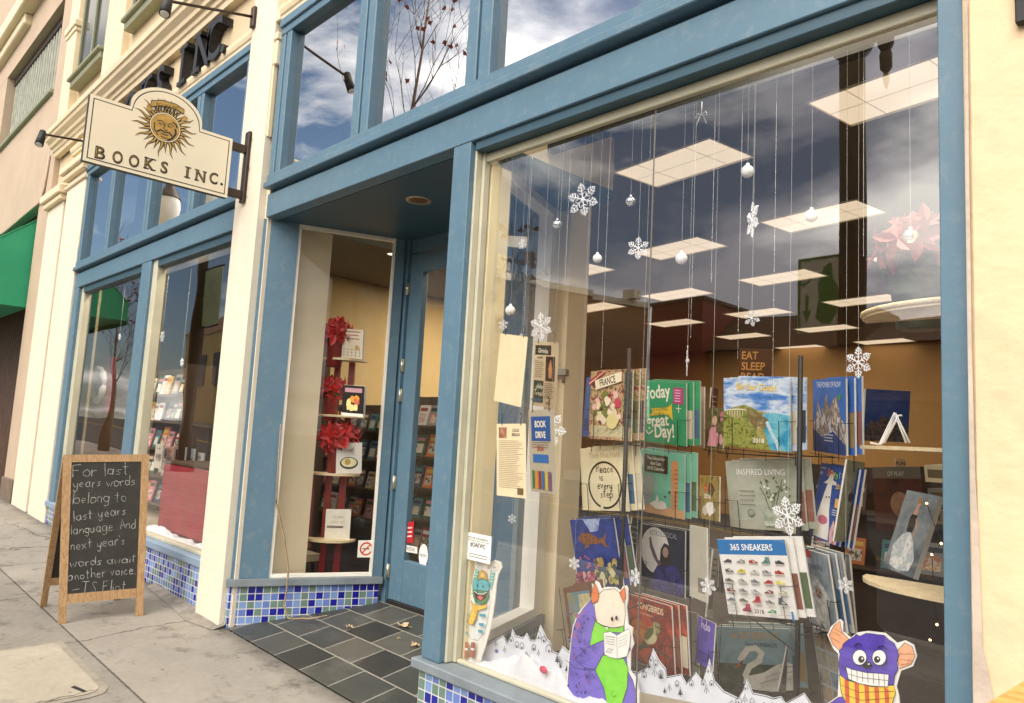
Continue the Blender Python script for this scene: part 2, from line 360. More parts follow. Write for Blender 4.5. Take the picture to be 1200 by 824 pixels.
def tile_mat(name, su, sv, cols, grout, gw, rough=.25, var=.12, stagger=0.0, bump=.4, rot=0.0, dirt=.0, spec=.5):
    mt, N, L, B = newmat(name)
    uv = N.new('ShaderNodeUVMap'); sp = N.new('ShaderNodeSeparateXYZ')
    mp = N.new('ShaderNodeMapping'); mp.inputs['Rotation'].default_value = (0, 0, rot); L.new(uv.outputs[0], mp.inputs[0]); L.new(mp.outputs[0], sp.inputs[0])
    v = nodes_math(N, L, 'DIVIDE', sp.outputs['Y'], sv); fv = nodes_math(N, L, 'FLOOR', v)
    u = nodes_math(N, L, 'DIVIDE', sp.outputs['X'], su)
    if stagger:
        odd = nodes_math(N, L, 'MODULO', nodes_math(N, L, 'ABSOLUTE', fv), 2.0)
        u = nodes_math(N, L, 'ADD', u, nodes_math(N, L, 'MULTIPLY', odd, stagger))
    fu = nodes_math(N, L, 'FLOOR', u)
    ru = nodes_math(N, L, 'SUBTRACT', u, fu); rv = nodes_math(N, L, 'SUBTRACT', v, fv)
    eu = nodes_math(N, L, 'MULTIPLY', nodes_math(N, L, 'MINIMUM', ru, nodes_math(N, L, 'SUBTRACT', 1.0, ru)), su)
    ev = nodes_math(N, L, 'MULTIPLY', nodes_math(N, L, 'MINIMUM', rv, nodes_math(N, L, 'SUBTRACT', 1.0, rv)), sv)
    e = nodes_math(N, L, 'MINIMUM', eu, ev)
    inside = N.new('ShaderNodeMapRange'); inside.inputs['From Min'].default_value = gw*.35; inside.inputs['From Max'].default_value = gw*.65; L.new(e, inside.inputs['Value'])
    cm = N.new('ShaderNodeCombineXYZ'); L.new(fu, cm.inputs[0]); L.new(fv, cm.inputs[1])
    wn = N.new('ShaderNodeTexWhiteNoise'); wn.noise_dimensions = '2D'; L.new(cm.outputs[0], wn.inputs['Vector'])
    r = N.new('ShaderNodeValToRGB'); r.color_ramp.interpolation = 'CONSTANT'; el_ = r.color_ramp.elements
    while len(el_) < len(cols): el_.new(.5)
    tot = sum(w for w, c in cols); acc = 0
    for i, (w, c) in enumerate(cols): el_[i].position = acc/tot; el_[i].color = (*lin(c), 1); acc += w
    L.new(wn.outputs['Value'], r.inputs[0])
    tc = N.new('ShaderNodeTexCoord'); n = N.new('ShaderNodeTexNoise'); n.inputs['Scale'].default_value = 9; n.inputs['Detail'].default_value = 6; L.new(tc.outputs['Object'], n.inputs['Vector'])
    hsv = N.new('ShaderNodeHueSaturation'); L.new(r.outputs[0], hsv.inputs['Color'])
    w2 = nodes_math(N, L, 'ADD', nodes_math(N, L, 'MULTIPLY', wn.outputs['Color'], var*1.2), nodes_math(N, L, 'ADD', nodes_math(N, L, 'MULTIPLY', n.outputs['Fac'], var*2), 1-var*1.6))
    L.new(w2, hsv.inputs['Value'])
    last = hsv.outputs[0]
    if dirt:
        n2 = N.new('ShaderNodeTexNoise'); n2.inputs['Scale'].default_value = 2.2; n2.inputs['Detail'].default_value = 9; n2.inputs['Roughness'].default_value = .7; L.new(tc.outputs['Object'], n2.inputs['Vector'])
        r2 = N.new('ShaderNodeValToRGB'); r2.color_ramp.elements[0].position = .53; r2.color_ramp.elements[1].position = .75; r2.color_ramp.elements[1].color = (dirt, dirt, dirt, 1); L.new(n2.outputs['Fac'], r2.inputs[0])
        md = N.new('ShaderNodeMixRGB'); L.new(r2.outputs[0], md.inputs[0]); L.new(last, md.inputs[1]); md.inputs[2].default_value = (.3, .28, .25, 1); last = md.outputs[0]
    mx = N.new('ShaderNodeMixRGB'); L.new(inside.outputs[0], mx.inputs[0]); mx.inputs[1].default_value = (*lin(grout), 1); L.new(last, mx.inputs[2])
    L.new(mx.outputs[0], B.inputs['Base Color'])
    ro = nodes_math(N, L, 'SUBTRACT', .85, nodes_math(N, L, 'MULTIPLY', inside.outputs[0], .85-rough)); L.new(ro, B.inputs['Roughness'])
    B.inputs['Specular IOR Level'].default_value = spec
    bp = N.new('ShaderNodeBump'); bp.inputs['Strength'].default_value = bump; bp.inputs['Distance'].default_value = .003
    hh = nodes_math(N, L, 'ADD', inside.outputs[0], nodes_math(N, L, 'MULTIPLY', n.outputs['Fac'], .5)); L.new(hh, bp.inputs['Height']); L.new(bp.outputs[0], B.inputs['Normal'])
    return mt
def painted_brick(name, col, amt=.3):
    mt, N, L, B = newmat(name); c = lin(col)
    uv = N.new('ShaderNodeUVMap'); br = N.new('ShaderNodeTexBrick')
    br.inputs['Scale'].default_value = 1; br.inputs['Brick Width'].default_value = .21; br.inputs['Row Height'].default_value = .068; br.inputs['Mortar Size'].default_value = .003; br.inputs['Mortar Smooth'].default_value = .6
    br.inputs['Color1'].default_value = (*c, 1); br.inputs['Color2'].default_value = (*[x*.96 for x in c], 1); br.inputs['Mortar'].default_value = (*[x*.93 for x in c], 1)
    L.new(uv.outputs[0], br.inputs['Vector'])
    tc = N.new('ShaderNodeTexCoord'); n = N.new('ShaderNodeTexNoise'); n.inputs['Scale'].default_value = 3; n.inputs['Detail'].default_value = 9; n.inputs['Roughness'].default_value = .7; L.new(tc.outputs['Object'], n.inputs['Vector'])
    r = N.new('ShaderNodeValToRGB'); r.color_ramp.elements[0].position = .55; r.color_ramp.elements[1].position = .8; r.color_ramp.elements[1].color = (.35, .35, .35, 1); L.new(n.outputs['Fac'], r.inputs[0])
    mx = N.new('ShaderNodeMixRGB'); L.new(r.outputs[0], mx.inputs[0]); L.new(br.outputs['Color'], mx.inputs[1]); mx.inputs[2].default_value = (*[x*.72 for x in c], 1)
    L.new(mx.outputs[0], B.inputs['Base Color']); B.inputs['Roughness'].default_value = .75
    inv = nodes_math(N, L, 'SUBTRACT', 1.0, br.outputs['Fac']); n2 = N.new('ShaderNodeTexNoise'); n2.inputs['Scale'].default_value = 45; L.new(tc.outputs['Object'], n2.inputs['Vector'])
    hh = nodes_math(N, L, 'ADD', inv, nodes_math(N, L, 'MULTIPLY', n2.outputs['Fac'], .6))
    bp = N.new('ShaderNodeBump'); bp.inputs['Strength'].default_value = amt; bp.inputs['Distance'].default_value = .0035; L.new(hh, bp.inputs['Height']); L.new(bp.outputs[0], B.inputs['Normal'])
    return mt
def wood(name, c1, c2, scale=14, stretch=(6, 6, .6), rough=.55):
    mt = photo(name, [c1, c2, c1, c2], scale, stretch, 5, 1.2, rough); return mt
def concrete(name, col, su=1.5, sv=.9, ou=0., ov=0., dark=.42, grime=.5):
    """pavement concrete: per-slab tint, narrow joints, stains and grit"""
    mt, N, L, B = newmat(name); c = lin(col)
    uv = N.new('ShaderNodeUVMap'); sp = N.new('ShaderNodeSeparateXYZ'); L.new(uv.outputs[0], sp.inputs[0])
    u = nodes_math(N, L, 'DIVIDE', nodes_math(N, L, 'ADD', sp.outputs['X'], ou), su); v = nodes_math(N, L, 'DIVIDE', nodes_math(N, L, 'ADD', sp.outputs['Y'], ov), sv)
    fu = nodes_math(N, L, 'FLOOR', u); fv = nodes_math(N, L, 'FLOOR', v)
    ru = nodes_math(N, L, 'SUBTRACT', u, fu); rv = nodes_math(N, L, 'SUBTRACT', v, fv)
    eu = nodes_math(N, L, 'MULTIPLY', nodes_math(N, L, 'MINIMUM', ru, nodes_math(N, L, 'SUBTRACT', 1.0, ru)), su)
    ev = nodes_math(N, L, 'MULTIPLY', nodes_math(N, L, 'MINIMUM', rv, nodes_math(N, L, 'SUBTRACT', 1.0, rv)), sv)
    tc = N.new('ShaderNodeTexCoord')
    def noise(s, d=8, ro=.65):
        n = N.new('ShaderNodeTexNoise'); n.inputs['Scale'].default_value = s; n.inputs['Detail'].default_value = d; n.inputs['Roughness'].default_value = ro; L.new(tc.outputs['Object'], n.inputs['Vector']); return n.outputs['Fac']
    na = noise(1.1); nb = noise(22); nc = noise(260, 3); nd = noise(4.2, 10, .75)
    e = nodes_math(N, L, 'ADD', nodes_math(N, L, 'MINIMUM', eu, ev), nodes_math(N, L, 'MULTIPLY', nodes_math(N, L, 'SUBTRACT', nb, .5), .012))
    j = N.new('ShaderNodeMapRange'); j.inputs['From Min'].default_value = .003; j.inputs['From Max'].default_value = .009; L.new(e, j.inputs['Value'])
    cm = N.new('ShaderNodeCombineXYZ'); L.new(fu, cm.inputs[0]); L.new(fv, cm.inputs[1]); wn = N.new('ShaderNodeTexWhiteNoise'); wn.noise_dimensions = '2D'; L.new(cm.outputs[0], wn.inputs['Vector'])
    val = nodes_math(N, L, 'ADD', nodes_math(N, L, 'MULTIPLY', wn.outputs['Value'], .3), .72)
    for q, a in ((na, .7), (nb, .4), (nc, .6)):
        val = nodes_math(N, L, 'MULTIPLY', val, nodes_math(N, L, 'ADD', nodes_math(N, L, 'MULTIPLY', q, a), 1-a/2))
    st = N.new('ShaderNodeMapRange'); st.inputs['From Min'].default_value = .54; st.inputs['From Max'].default_value = .70; st.inputs['To Min'].default_value = 1; st.inputs['To Max'].default_value = dark; L.new(nd, st.inputs['Value'])
    val = nodes_math(N, L, 'MULTIPLY', val, st.outputs[0])
    for vs_, thr, dk in ((2.2, .055, .45), (5.0, .07, .62), (.8, .05, .55)):      # gum spots, drips and grit marks
        vo = N.new('ShaderNodeTexVoronoi'); vo.inputs['Scale'].default_value = vs_; L.new(tc.outputs['Object'], vo.inputs['Vector'])
        dd = nodes_math(N, L, 'ADD', vo.outputs['Distance'], nodes_math(N, L, 'MULTIPLY', nodes_math(N, L, 'SUBTRACT', nb, .5), .09))
        g = N.new('ShaderNodeMapRange'); g.inputs['From Min'].default_value = thr*.7; g.inputs['From Max'].default_value = thr; g.inputs['To Min'].default_value = dk; g.inputs['To Max'].default_value = 1; L.new(dd, g.inputs['Value'])
        val = nodes_math(N, L, 'MULTIPLY', val, g.outputs[0])
    val = nodes_math(N, L, 'MULTIPLY', val, nodes_math(N, L, 'ADD', nodes_math(N, L, 'MULTIPLY', j.outputs[0], .68), .32))
    ck = N.new('ShaderNodeTexVoronoi'); ck.feature = 'DISTANCE_TO_EDGE'; ck.inputs['Scale'].default_value = .42          # a few wandering cracks
    wv = N.new('ShaderNodeVectorMath'); wv.operation = 'ADD'; nv = N.new('ShaderNodeTexNoise'); nv.inputs['Scale'].default_value = 5; nv.inputs['Detail'].default_value = 6; L.new(tc.outputs['Object'], nv.inputs['Vector'])
    sv_ = N.new('ShaderNodeVectorMath'); sv_.operation = 'SCALE'; sv_.inputs['Scale'].default_value = .22; L.new(nv.outputs['Color'], sv_.inputs[0]); L.new(tc.outputs['Object'], wv.inputs[0]); L.new(sv_.outputs[0], wv.inputs[1]); L.new(wv.outputs[0], ck.inputs['Vector'])
    cm2 = N.new('ShaderNodeMapRange'); cm2.inputs['From Min'].default_value = .0012; cm2.inputs['From Max'].default_value = .0045; cm2.inputs['To Min'].default_value = .38; L.new(ck.outputs['Distance'], cm2.inputs['Value'])
    val = nodes_math(N, L, 'MULTIPLY', val, cm2.outputs[0])
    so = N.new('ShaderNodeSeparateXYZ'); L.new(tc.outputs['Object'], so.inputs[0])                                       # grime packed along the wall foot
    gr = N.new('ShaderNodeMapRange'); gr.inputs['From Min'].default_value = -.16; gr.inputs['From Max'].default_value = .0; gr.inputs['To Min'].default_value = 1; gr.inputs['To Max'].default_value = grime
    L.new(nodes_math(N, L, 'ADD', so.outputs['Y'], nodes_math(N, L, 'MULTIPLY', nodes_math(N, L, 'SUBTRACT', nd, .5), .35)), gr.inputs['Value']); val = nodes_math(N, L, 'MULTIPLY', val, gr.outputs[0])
    hsv = N.new('ShaderNodeHueSaturation'); hsv.inputs['Color'].default_value = (*c, 1); L.new(val, hsv.inputs['Value']); L.new(hsv.outputs[0], B.inputs['Base Color']); B.inputs['Roughness'].default_value = .9; B.inputs['Specular IOR Level'].default_value = .25
    bp = N.new('ShaderNodeBump'); bp.inputs['Strength'].default_value = .45; bp.inputs['Distance'].default_value = .004
    L.new(nodes_math(N, L, 'ADD', nodes_math(N, L, 'ADD', nc, j.outputs[0]), nb), bp.inputs['Height']); L.new(bp.outputs[0], B.inputs['Normal'])
    return mt

BLUE = pm('blue_paint', (.092, .176, .243), .45, .07, 4.0, .35, 30, dirt=(.20, .25, .27), dscale=15, damt=.6)
BLUE_SHADE = pm('blue_paint_shaded', (.035, .085, .12), .45, .1, 3.0)  # darker copy of the blue: shade under window heads and entry ceiling in the colour
GREYSILL = pm('grey_sill_paint', (.20, .235, .26), .5, .12, 5, .15, 40, dirt=(.12, .12, .12), dscale=8, damt=.5)
CREAM = pm('cream_paint', (.74, .62, .42), .65, .05, 2.5, .2, 30, dirt=(.62, .5, .34), dscale=2, damt=.4)
PIERM = pm('cream_stucco', (.74, .555, .35), .8, .05, 2.0, .9, 7, dirt=(.58, .45, .31), dscale=3.2, damt=.75, bdist=.014)
CREAM_D = pm('tan_paint', (.60, .48, .31), .7, .06, 2.5, .2, 25, dirt=(.45, .34, .2), dscale=2, damt=.4)
CBRICK = painted_brick('cream_painted_brick', (.74, .665, .53))
JAMB = pm('jamb_paint', (.50, .48, .36), .5, .1, 4)
WHITEP = pm('white_frame_paint', (.78, .76, .68), .5, .06, 4)
PINK = pm('pink_tan_stucco', (.47, .365, .265), .85, .07, 1.5, .4, 14, dirt=(.4, .28, .2), dscale=.7, damt=.5, bdist=.008)
SAGE = pm('sage_paint', (.24, .25, .16), .6, .1, 5)
BLACKM = pm('black_metal', (.010, .009, .008), .6, .2, 20)
DARKBR = pm('dark_brown', (.05, .03, .02), .6, .2, 6)
BRONZE = pm('dark_bronze', (.045, .028, .017), .4, .2, 10, metal=.3)
WOOD = wood('pale_pine', '#b3946c', '#93704a')
SHELFW = wood('pale_shelf_wood', '#e2d0aa', '#d3bd93', 10, (3, 3, 3))
REDP = pm('red_paint', (.23, .018, .014), .4, .15, 6)
MOSAIC = tile_mat('mosaic_tiles', .0545, .0535, [(34, (.010, .014, .27)), (28, (.13, .21, .52)), (18, (.19, .31, .58)), (24, (.14, .23, .19))], (.62, .62, .60), .006, .18, .10)
SLATE = tile_mat('slate_tiles', .335, .26, [(3, (.042, .045, .04)), (3, (.058, .058, .05)), (2, (.085, .082, .068)), (2, (.03, .03, .027))], (.27, .26, .22), .010, .42, .25, .5, .5, 0, .28, .4)
PAVE = concrete('pavement_concrete', (.32, .292, .25), 5.1, .9, 8.26, 0.0)
PAVE2 = concrete('utility_lid_concrete', (.45, .40, .315), 9, 9, 4.3, 4.1, .7, 1.0)
GLASS = glass('shop_glass', .118, .82)
GLASS_L = glass('left_window_glass', .06, .55)
GLASS_S = glass('entry_glass', .035, .5)
GLASS_T = glass('transom_glass', .62, .95, (.25, .3, .35))

# ------------------------------------------------------------------ tagging helpers
def tag(o, label, cat, group=None):
    o['label'] = label; o['category'] = cat
    if group: o['group'] = group
    return o
def struct(o): o['kind'] = 'structure'; return o
def thing(name, loc, label, cat, group=None):
    o = bpy.data.objects.new(name, None); COL.objects.link(o); o.location = loc; o.empty_display_size = .1
    ORG[o.name] = V3(loc); return tag(o, label, cat, group)
def copy_tree(o, parent=None):
    c = o.copy(); COL.objects.link(c); ORG[c.name] = ORG.get(o.name, V3((0, 0, 0)))
    if parent: c.parent = parent
    for ch in list(o.children): copy_tree(ch, c)
    return c
X_, Y_, Z_ = V3((1, 0, 0)), V3((0, 1, 0)), V3((0, 0, 1))

# ================================================================== GROUND
def sheet(name, x0, x1, ys, zf, mt, nx=2, kind='structure'):
    mb = MB(); xs = [x0+(x1-x0)*i/nx for i in range(nx+1)]
    for i in range(nx):
        for j in range(len(ys)-1):
            a, b, c, d = xs[i], xs[i+1], ys[j], ys[j+1]
            mb.poly([(a, c, zf(a, c)), (b, c, zf(b, c)), (b, d, zf(b, d)), (a, d, zf(a, d))])
    o = mb.build(name, mt); o['kind'] = kind; return o
CURB, RD0, RD1 = -4.9, -5.05, -17.0
ASPH = pm('asphalt', (.05, .05, .05), .9, .25, 3, .5, 120, dirt=(.03, .03, .03), dscale=.4)
sheet('pavement', -60, 40, [CURB, -2.4, 0.0], gz, PAVE, 20)
g_ = sheet('ground', -400, 400, [-400, -60, RD1-6, CURB-.02, 2, 400], lambda x, y: gz(x, max(-17, y))-.25, ASPH, 8)
sheet('road', -60, 40, [RD1, -11, RD0], lambda x, y: gz(x, CURB)-.13+.012*min(0, 11+y)*(1 if y > -11 else -1), ASPH, 20)
mb = MB()
for y0, y1 in ((RD0, CURB), (RD1-.15, RD1)):
    for i in range(20):
        a = -60+5*i; b = a+5
        for z in (0,):
            mb.poly([(a, y0, gz(a, CURB)), (b, y0, gz(b, CURB)), (b, y1, gz(b, CURB)), (a, y1, gz(a, CURB))][::1])
            for yy in (y0, y1): mb.poly([(a, yy, gz(a, CURB)-.2), (b, yy, gz(b, CURB)-.2), (b, yy, gz(b, CURB)), (a, yy, gz(a, CURB))])
struct(mb.build('kerb', pm('kerb_concrete', (.33, .31, .28), .9, .15, 4, .3, 60)))
sheet('far_pavement', -60, 40, [RD1-5, RD1-.15], lambda x, y: gz(x, CURB), PAVE, 20)
mb = MB()
for y in (-10.9, -11.1):
    mb.poly([(-60, y-.05, gz(-60, CURB)-.122), (40, y-.05, gz(40, CURB)-.122), (40, y+.05, gz(40, CURB)-.122), (-60, y+.05, gz(-60, CURB)-.122)])
struct(mb.build('road_line', pm('road_paint_yellow', (.6, .4, .05), .7, .2, 4)))
# slate entry floor, ramps up to the door
def zslate(x, y): return gz(x)*(1-y/1.1)+.185*(y/1.1)+.004
mb = MB()
for i in range(6):
    for j in range(4):
        a = -5.6+i*.44; b = a+.44; c = .004+j*.275; d = c+.275
        mb.poly([(a, c, zslate(a, c)), (b, c, zslate(b, c)), (b, d, zslate(b, d)), (a, d, zslate(a, d))])
struct(mb.build('entry_floor', SLATE))
# strip of patched concrete along the shop front
mb = MB()
for a, b, w0, w1 in ((-6.9, -6.4, .06, .10), (-6.4, -6.05, .10, .13), (-6.05, -5.75, .13, .17), (-5.75, -5.42, .17, .10)):
    mb.poly([(a, -w0, gz(a, -w0)+.004), (b, -w1, gz(b, -w1)+.004), (b, 0.02, gz(b)+.035), (a, 0.02, gz(a)+.035)])
struct(mb.build('path_edge_mortar', pm('mortar_edge', (.24, .215, .18), .95, .25, 12, .9, 40, dirt=(.12, .11, .1), dscale=9, damt=.7, bdist=.01)))

# ================================================================== BOOKSHOP BUILDING
B = thing('bookshop_building', (-5.5, 0, 0), 'cream painted shop building with blue framed windows and a recessed tiled entry', 'building')
def bp(name, mb, mats, parent=None): return mb.build(name, mats, parent or B)
HEAD, FT, LIP, GB, GT, TT = 3.07, 3.25, 3.287, 3.40, 4.53, 4.66
# masonry pillar between the bays (front -0.05)
mb = MB(); mb.bbox(-5.875, -5.46, -.05, .30, gz(-5.6)-.1, 9.0, .012)
mb.box(-5.46, -5.40, .02, .30, .02, 3.30)
pil = bp('pillar', mb, CBRICK)
mb = MB()   # moulded capital and panel strips on the pillar's return
mb.bbox(-5.462, -5.405, -.035, .10, 4.30, 4.50, .008); mb.bbox(-5.462, -5.392, -.045, .10, 4.50, 4.56, .006); mb.bbox(-5.462, -5.40, -.04, .10, 4.66, 4.76, .006)
mb.bbox(-5.462, -5.44, -.03, .008, 3.72, 4.30, .004); mb.bbox(-5.462, -5.44, .03, .07, 3.72, 4.30, .004)
bp('capital', mb, CREAM, pil)
# right hand pier
mb = MB()
xs = [(-.655, .0), (-.655, -.03), (-.63, -.05), (-.55, -.055), (1.6, -.055), (1.6, .5), (-.655, .5)]
mb.prism(xs, (0, 0, -.4), X_, Y_, (0, 0, 9.4))
bp('pier', mb, PIERM)
mb = MB(); mb.bbox(-.735, -.657, 0.0, .12, .30, HEAD-.002, .003); bp('window_post', mb, BLUE)
# left end pilasters
mb = MB(); mb.bbox(-11.45, -10.62, -.03, .3, 0.05, 4.62, .012); p2_ = bp('pilaster', mb, CBRICK)
mb = MB(); mb.bbox(-11.50, -10.56, -.09, .3, 4.62, 4.70, .01); mb.bbox(-11.55, -10.52, -.13, .3, 4.70, 4.80, .012); mb.bbox(-11.48, -10.58, -.06, .3, 4.50, 4.55, .01)
for a, b in ((-10.62, -10.60),): mb.bbox(a, b, -.02, .0, 3.6, 4.5, .004); mb.bbox(a, b, .04, .07, 3.6, 4.5, .004)
bp('capital', mb, CREAM, p2_)
mb = MB(); mb.bbox(-12.42, -11.6, -.03, .3, 0.05, 4.40, .012); p1_ = bp('pilaster', mb, CBRICK)
mb = MB(); mb.bbox(-12.47, -11.54, -.09, .3, 4.40, 4.48, .01); mb.bbox(-12.52, -11.5, -.13, .3, 4.48, 4.60, .012)
bp('capital', mb, CREAM, p1_)
mb = MB(); mb.box(-12.44, -10.62, .05, .32, 0.0, 9); bp('wall', mb, CREAM_D)
# upper wall, cornices
mb = MB(); mb.box(-10.62, -5.875, .03, .30, TT, 9.0); bp('wall', mb, CREAM_D)
mb = MB(); mb.box(-5.46, -.6, .03, .30, TT, 9.0); bp('wall', mb, CREAM_D)
def cornice(x0, x1, z, prof, mt=CREAM):
    mb = MB(); p = [(-.03, 0)]+[(d, h) for d, h in prof]+[(-.03, prof[-1][1])]
    mb.prism(p, (x0, .0, z), -Y_, Z_, (x1-x0, 0, 0)); return bp('cornice', mb, mt)
big = [(.04, 0), (.05, .05), (.07, .06), (.08, .10), (.11, .11), (.12, .15), (.17, .19), (.18, .23), (.20, .24), (.21, .30), (.05, .33)]
small = [(.02, 0), (.022, .03), (.034, .04), (.045, .07), (.048, .10), (.01, .115)]
cornice(-12.42, -5.88, 5.20, big); cornice(-10.6, -5.72, 4.66, small); cornice(-5.40, -.66, 4.66, small)
cornice(-11.5, -10.62, 5.0, small)
# second-floor pilasters, windows and sills
for x0, x1 in ((-12.42, -11.95), (-10.35, -9.62), (-7.7, -7.0), (-5.0, -4.3)):
    mb = MB(); mb.bbox(x0, x1, -.06, .06, 5.47, 9.0, .012); mb.bbox(x0-.04, x1+.04, -.10, .04, 7.05, 7.15, .01); mb.bbox(x0-.02, x1+.02, -.08, .04, 6.98, 7.05, .01); bp('pilaster', mb, CREAM)
for x0, x1 in ((-11.8, -10.45), (-9.45, -7.85), (-6.85, -5.2)):
    mb = MB(); mb.bbox(x0-.03, x1+.03, -.08, .1, 6.05, 6.15, .008); mb.bbox(x0-.06, x1+.06, -.12, .1, 6.15, 6.2, .008); w_ = bp('upper_window', mb, SAGE)
    mb = MB(); mb.box(x0, x1, .0, .028, 6.2, 8.6); bp('glass_pane', mb, pm('dark_pane', (.05, .05, .04), .1, .2, 2), w_)
    mb = MB()
    for t in (0, .48, .96): mb.bbox(x0+(x1-x0)*t, x0+(x1-x0)*t+.05, -.03, .0, 6.2, 8.6, .004)
    bp('window_frame', mb, SAGE, w_)
mb = MB(); mb.box(-12.4, 1.5, .3, 14, 8.98, 9.2); bp('roof', mb, DARKBR)

# ---- transom bands ----
def transom(x0, x1, mulls, fl, fr):
    f = MB(); f.bbox(x0, x1, -.045, .10, LIP, LIP+.045, .005)
    f.bbox(x0+.004, x1-.004, -.02, .10, LIP+.046, GB, .004)
    f.bbox(x0, x1, -.012, .10, GT, GT+.06, .004); f.bbox(x0, x1, -.03, .10, GT+.061, TT, .005)
    f.box(x0+.002, x1-.002, .045, .09, FT-.01, LIP+.001)
    for a, b in [(x0, x0+fl)]+mulls+[(x1-fr, x1)]:
        c = (a+b)/2; f.bbox(a, c-.012, -.008, .10, GB+.001, GT-.001, .005); f.bbox(c+.012, b, -.008, .10, GB+.001, GT-.001, .005); f.box(c-.013, c+.013, .012, .09, GB+.001, GT-.001)
    fr_ = bp('transom_window', f, BLUE)
    e = [x0+fl]+[q for ab in mulls for q in ab]+[x1-fr]
    for i in range(0, len(e), 2):
        g = MB(); g.poly([(e[i], .05, GB), (e[i+1], .05, GB), (e[i+1], .05, GT), (e[i], .05, GT)]); bp('glass_pane', g, GLASS_T, fr_)
    return fr_
transom(-5.40, -.655, [(-4.25, -4.05), (-3.09, -2.89), (-1.905, -1.72)], .17, .12)
transom(-10.62, -5.875, [(-9.55, -9.40), (-8.25, -8.10), (-7.05, -6.90)], .12, .12)
mb = MB(); mb.box(-10.6, -.66, .6, .66, 3.2, 4.66); mb.box(-10.6, -.66, .301, .62, 3.61, 3.63); mb.box(-10.6, -.66, .301, .70, 4.661, 4.70); bp('blind_board', mb, pm('dark_backing', (.03, .03, .03), .8, .2, 3))
# fascias
mb = MB(); mb.bbox(-5.40, -.657, 0.0, .10, HEAD, FT, .004); bp('fascia', mb, BLUE)
mb = MB(); mb.bbox(-10.62, -5.877, 0.0, .10, HEAD, FT, .004); bp('fascia', mb, BLUE)
# entry ceiling
mb = MB(); mb.box(-5.40, -3.02, .101, 1.25, HEAD-.002, HEAD+.06); bp('entry_ceiling', mb, BLUE_SHADE)
c = aZ(490.5, 235, HEAD-.002)
d_ = thing('downlight', c, 'round brass rimmed recessed downlight in the dark ceiling of the entry', 'light')
mb = MB(); mb.lathe([(.062, .0), (.085, -.006), (.088, .0)], c, 24); mb.build('rim', pm('brass_trim', (.55, .42, .27), .35, .1, 8, metal=.6), d_)
mb = MB(); mb.lathe([(.063, -.001), (.05, -.0035), (.02, -.0045), (.0005, -.005)], c, 24); mb.build('reflector', pm('amber_reflector', (.25, .10, .02), .3, .2, 10, metal=.5), d_)

# ---- main display window ----
GY = .122
SILL = .365
f = MB()
f.bbox(-3.155, -3.012, 0.0, .05, SILL+.002, HEAD-.002, .004, 0)      # blue post
f.box(-3.15, -3.010, .05, .118, SILL+.002, HEAD-.002, 1)
f.bbox(-3.012, -2.995, .035, .075, SILL+.004, HEAD-.004, .003, 1); f.bbox(-3.012, -2.975, .076, .118, SILL+.004, HEAD-.004, .003, 1)
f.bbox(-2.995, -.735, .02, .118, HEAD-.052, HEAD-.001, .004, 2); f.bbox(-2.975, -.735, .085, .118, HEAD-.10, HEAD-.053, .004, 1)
f.bbox(-2.975, -.735, .085, .118, SILL+.001, SILL+.02, .004, 1)
DW = bp('display_window', f, [BLUE, JAMB, BLUE_SHADE])
mb = MB(); mb.bbox(-3.04, -2.968, GY+.004, GY+.15, SILL-.003, HEAD-.10, .003); bp('inner_jamb', mb, pm('inner_jamb_cream', (.80, .70, .44), .5, .05, 4), DW)
jx = aY(757, 470, GY).x
for a, b in ((-2.975, jx-.0016), (jx+.0016, -.735)):
    g = MB(); g.poly([(a, GY, SILL+.02), (b, GY, SILL+.02), (b, GY, HEAD-.10), (a, GY, HEAD-.10)]); bp('glass_pane', g, GLASS, DW)
g = MB(); g.box(jx-.0016, jx+.0016, GY-.003, GY+.003, SILL+.02, HEAD-.10); bp('glazing_joint', g, pm('joint_seal', (.16, .15, .13), .5, .1, 5), DW)
mb = MB(); mb.bbox(-3.19, -.655, -.04, .12, SILL-.05, SILL, .007, 0); bp('sill', mb, GREYSILL)
mb = MB(); mb.box(-3.16, -.657, .0, .1, -.5, SILL-.05); bp('tile_base', mb, MOSAIC)
mb = MB(); mb.box(-2.99, -.66, .125, .62, SILL-.045, SILL-.004); bp('display_ledge', mb, pm('ledge_paint', (.5, .45, .36), .6, .1, 4))
mb = MB(); mb.box(-3.0, -.66, .60, .62, -.1, SILL-.05); bp('ledge_front', mb, DARKBR)

# ---- splayed walls of the entry ----
def splay(P0, sg, s0, s1, z0, z1, th, off=0.0):     # box along the splayed wall; th grows into the shop
    dv = V3((sg*.375, .927, 0)); n = V3((-sg*.927, .375, 0))
    return (V3(P0)+dv*s0+n*off+V3((0, 0, z0)), dv*(s1-s0), n*th, V3((0, 0, z1-z0)))
PL, PR = (-5.42, 0, 0), (-3.10, .05, 0)
L_ = 1.09
mb = MB(); mb.obox(*splay(PL, 1, 0.0, L_, -.2, .325, .1)); mb.obox((-5.46, .0, -.2), (.04, 0, 0), (0, .05, 0), (0, 0, .525)); bp('tile_base', mb, MOSAIC)
mb = MB(); mb.obox(*splay(PL, 1, -.03, L_+.02, .327, .375, .16, -.035)); bp('sill', mb, GREYSILL)
SW_ = MB(); SW_.obox(*splay(PL, 1, .0, .262, .377, HEAD-.004, .10), mi=0); SW_.obox(*splay(PL, 1, 1.03, 1.11, .377, HEAD-.004, .10), mi=0)
SW_.obox(*splay(PL, 1, .262, .285, .377, HEAD-.004, .05, .012), mi=1); SW_.obox(*splay(PL, 1, 1.014, 1.03, .377, HEAD-.004, .05, -.004), mi=1)
SW_.obox(*splay(PL, 1, .285, 1.014, .377, .40, .05, .008), mi=1); SW_.obox(*splay(PL, 1, .285, 1.014, HEAD-.03, HEAD-.005, .05, .008), mi=1)
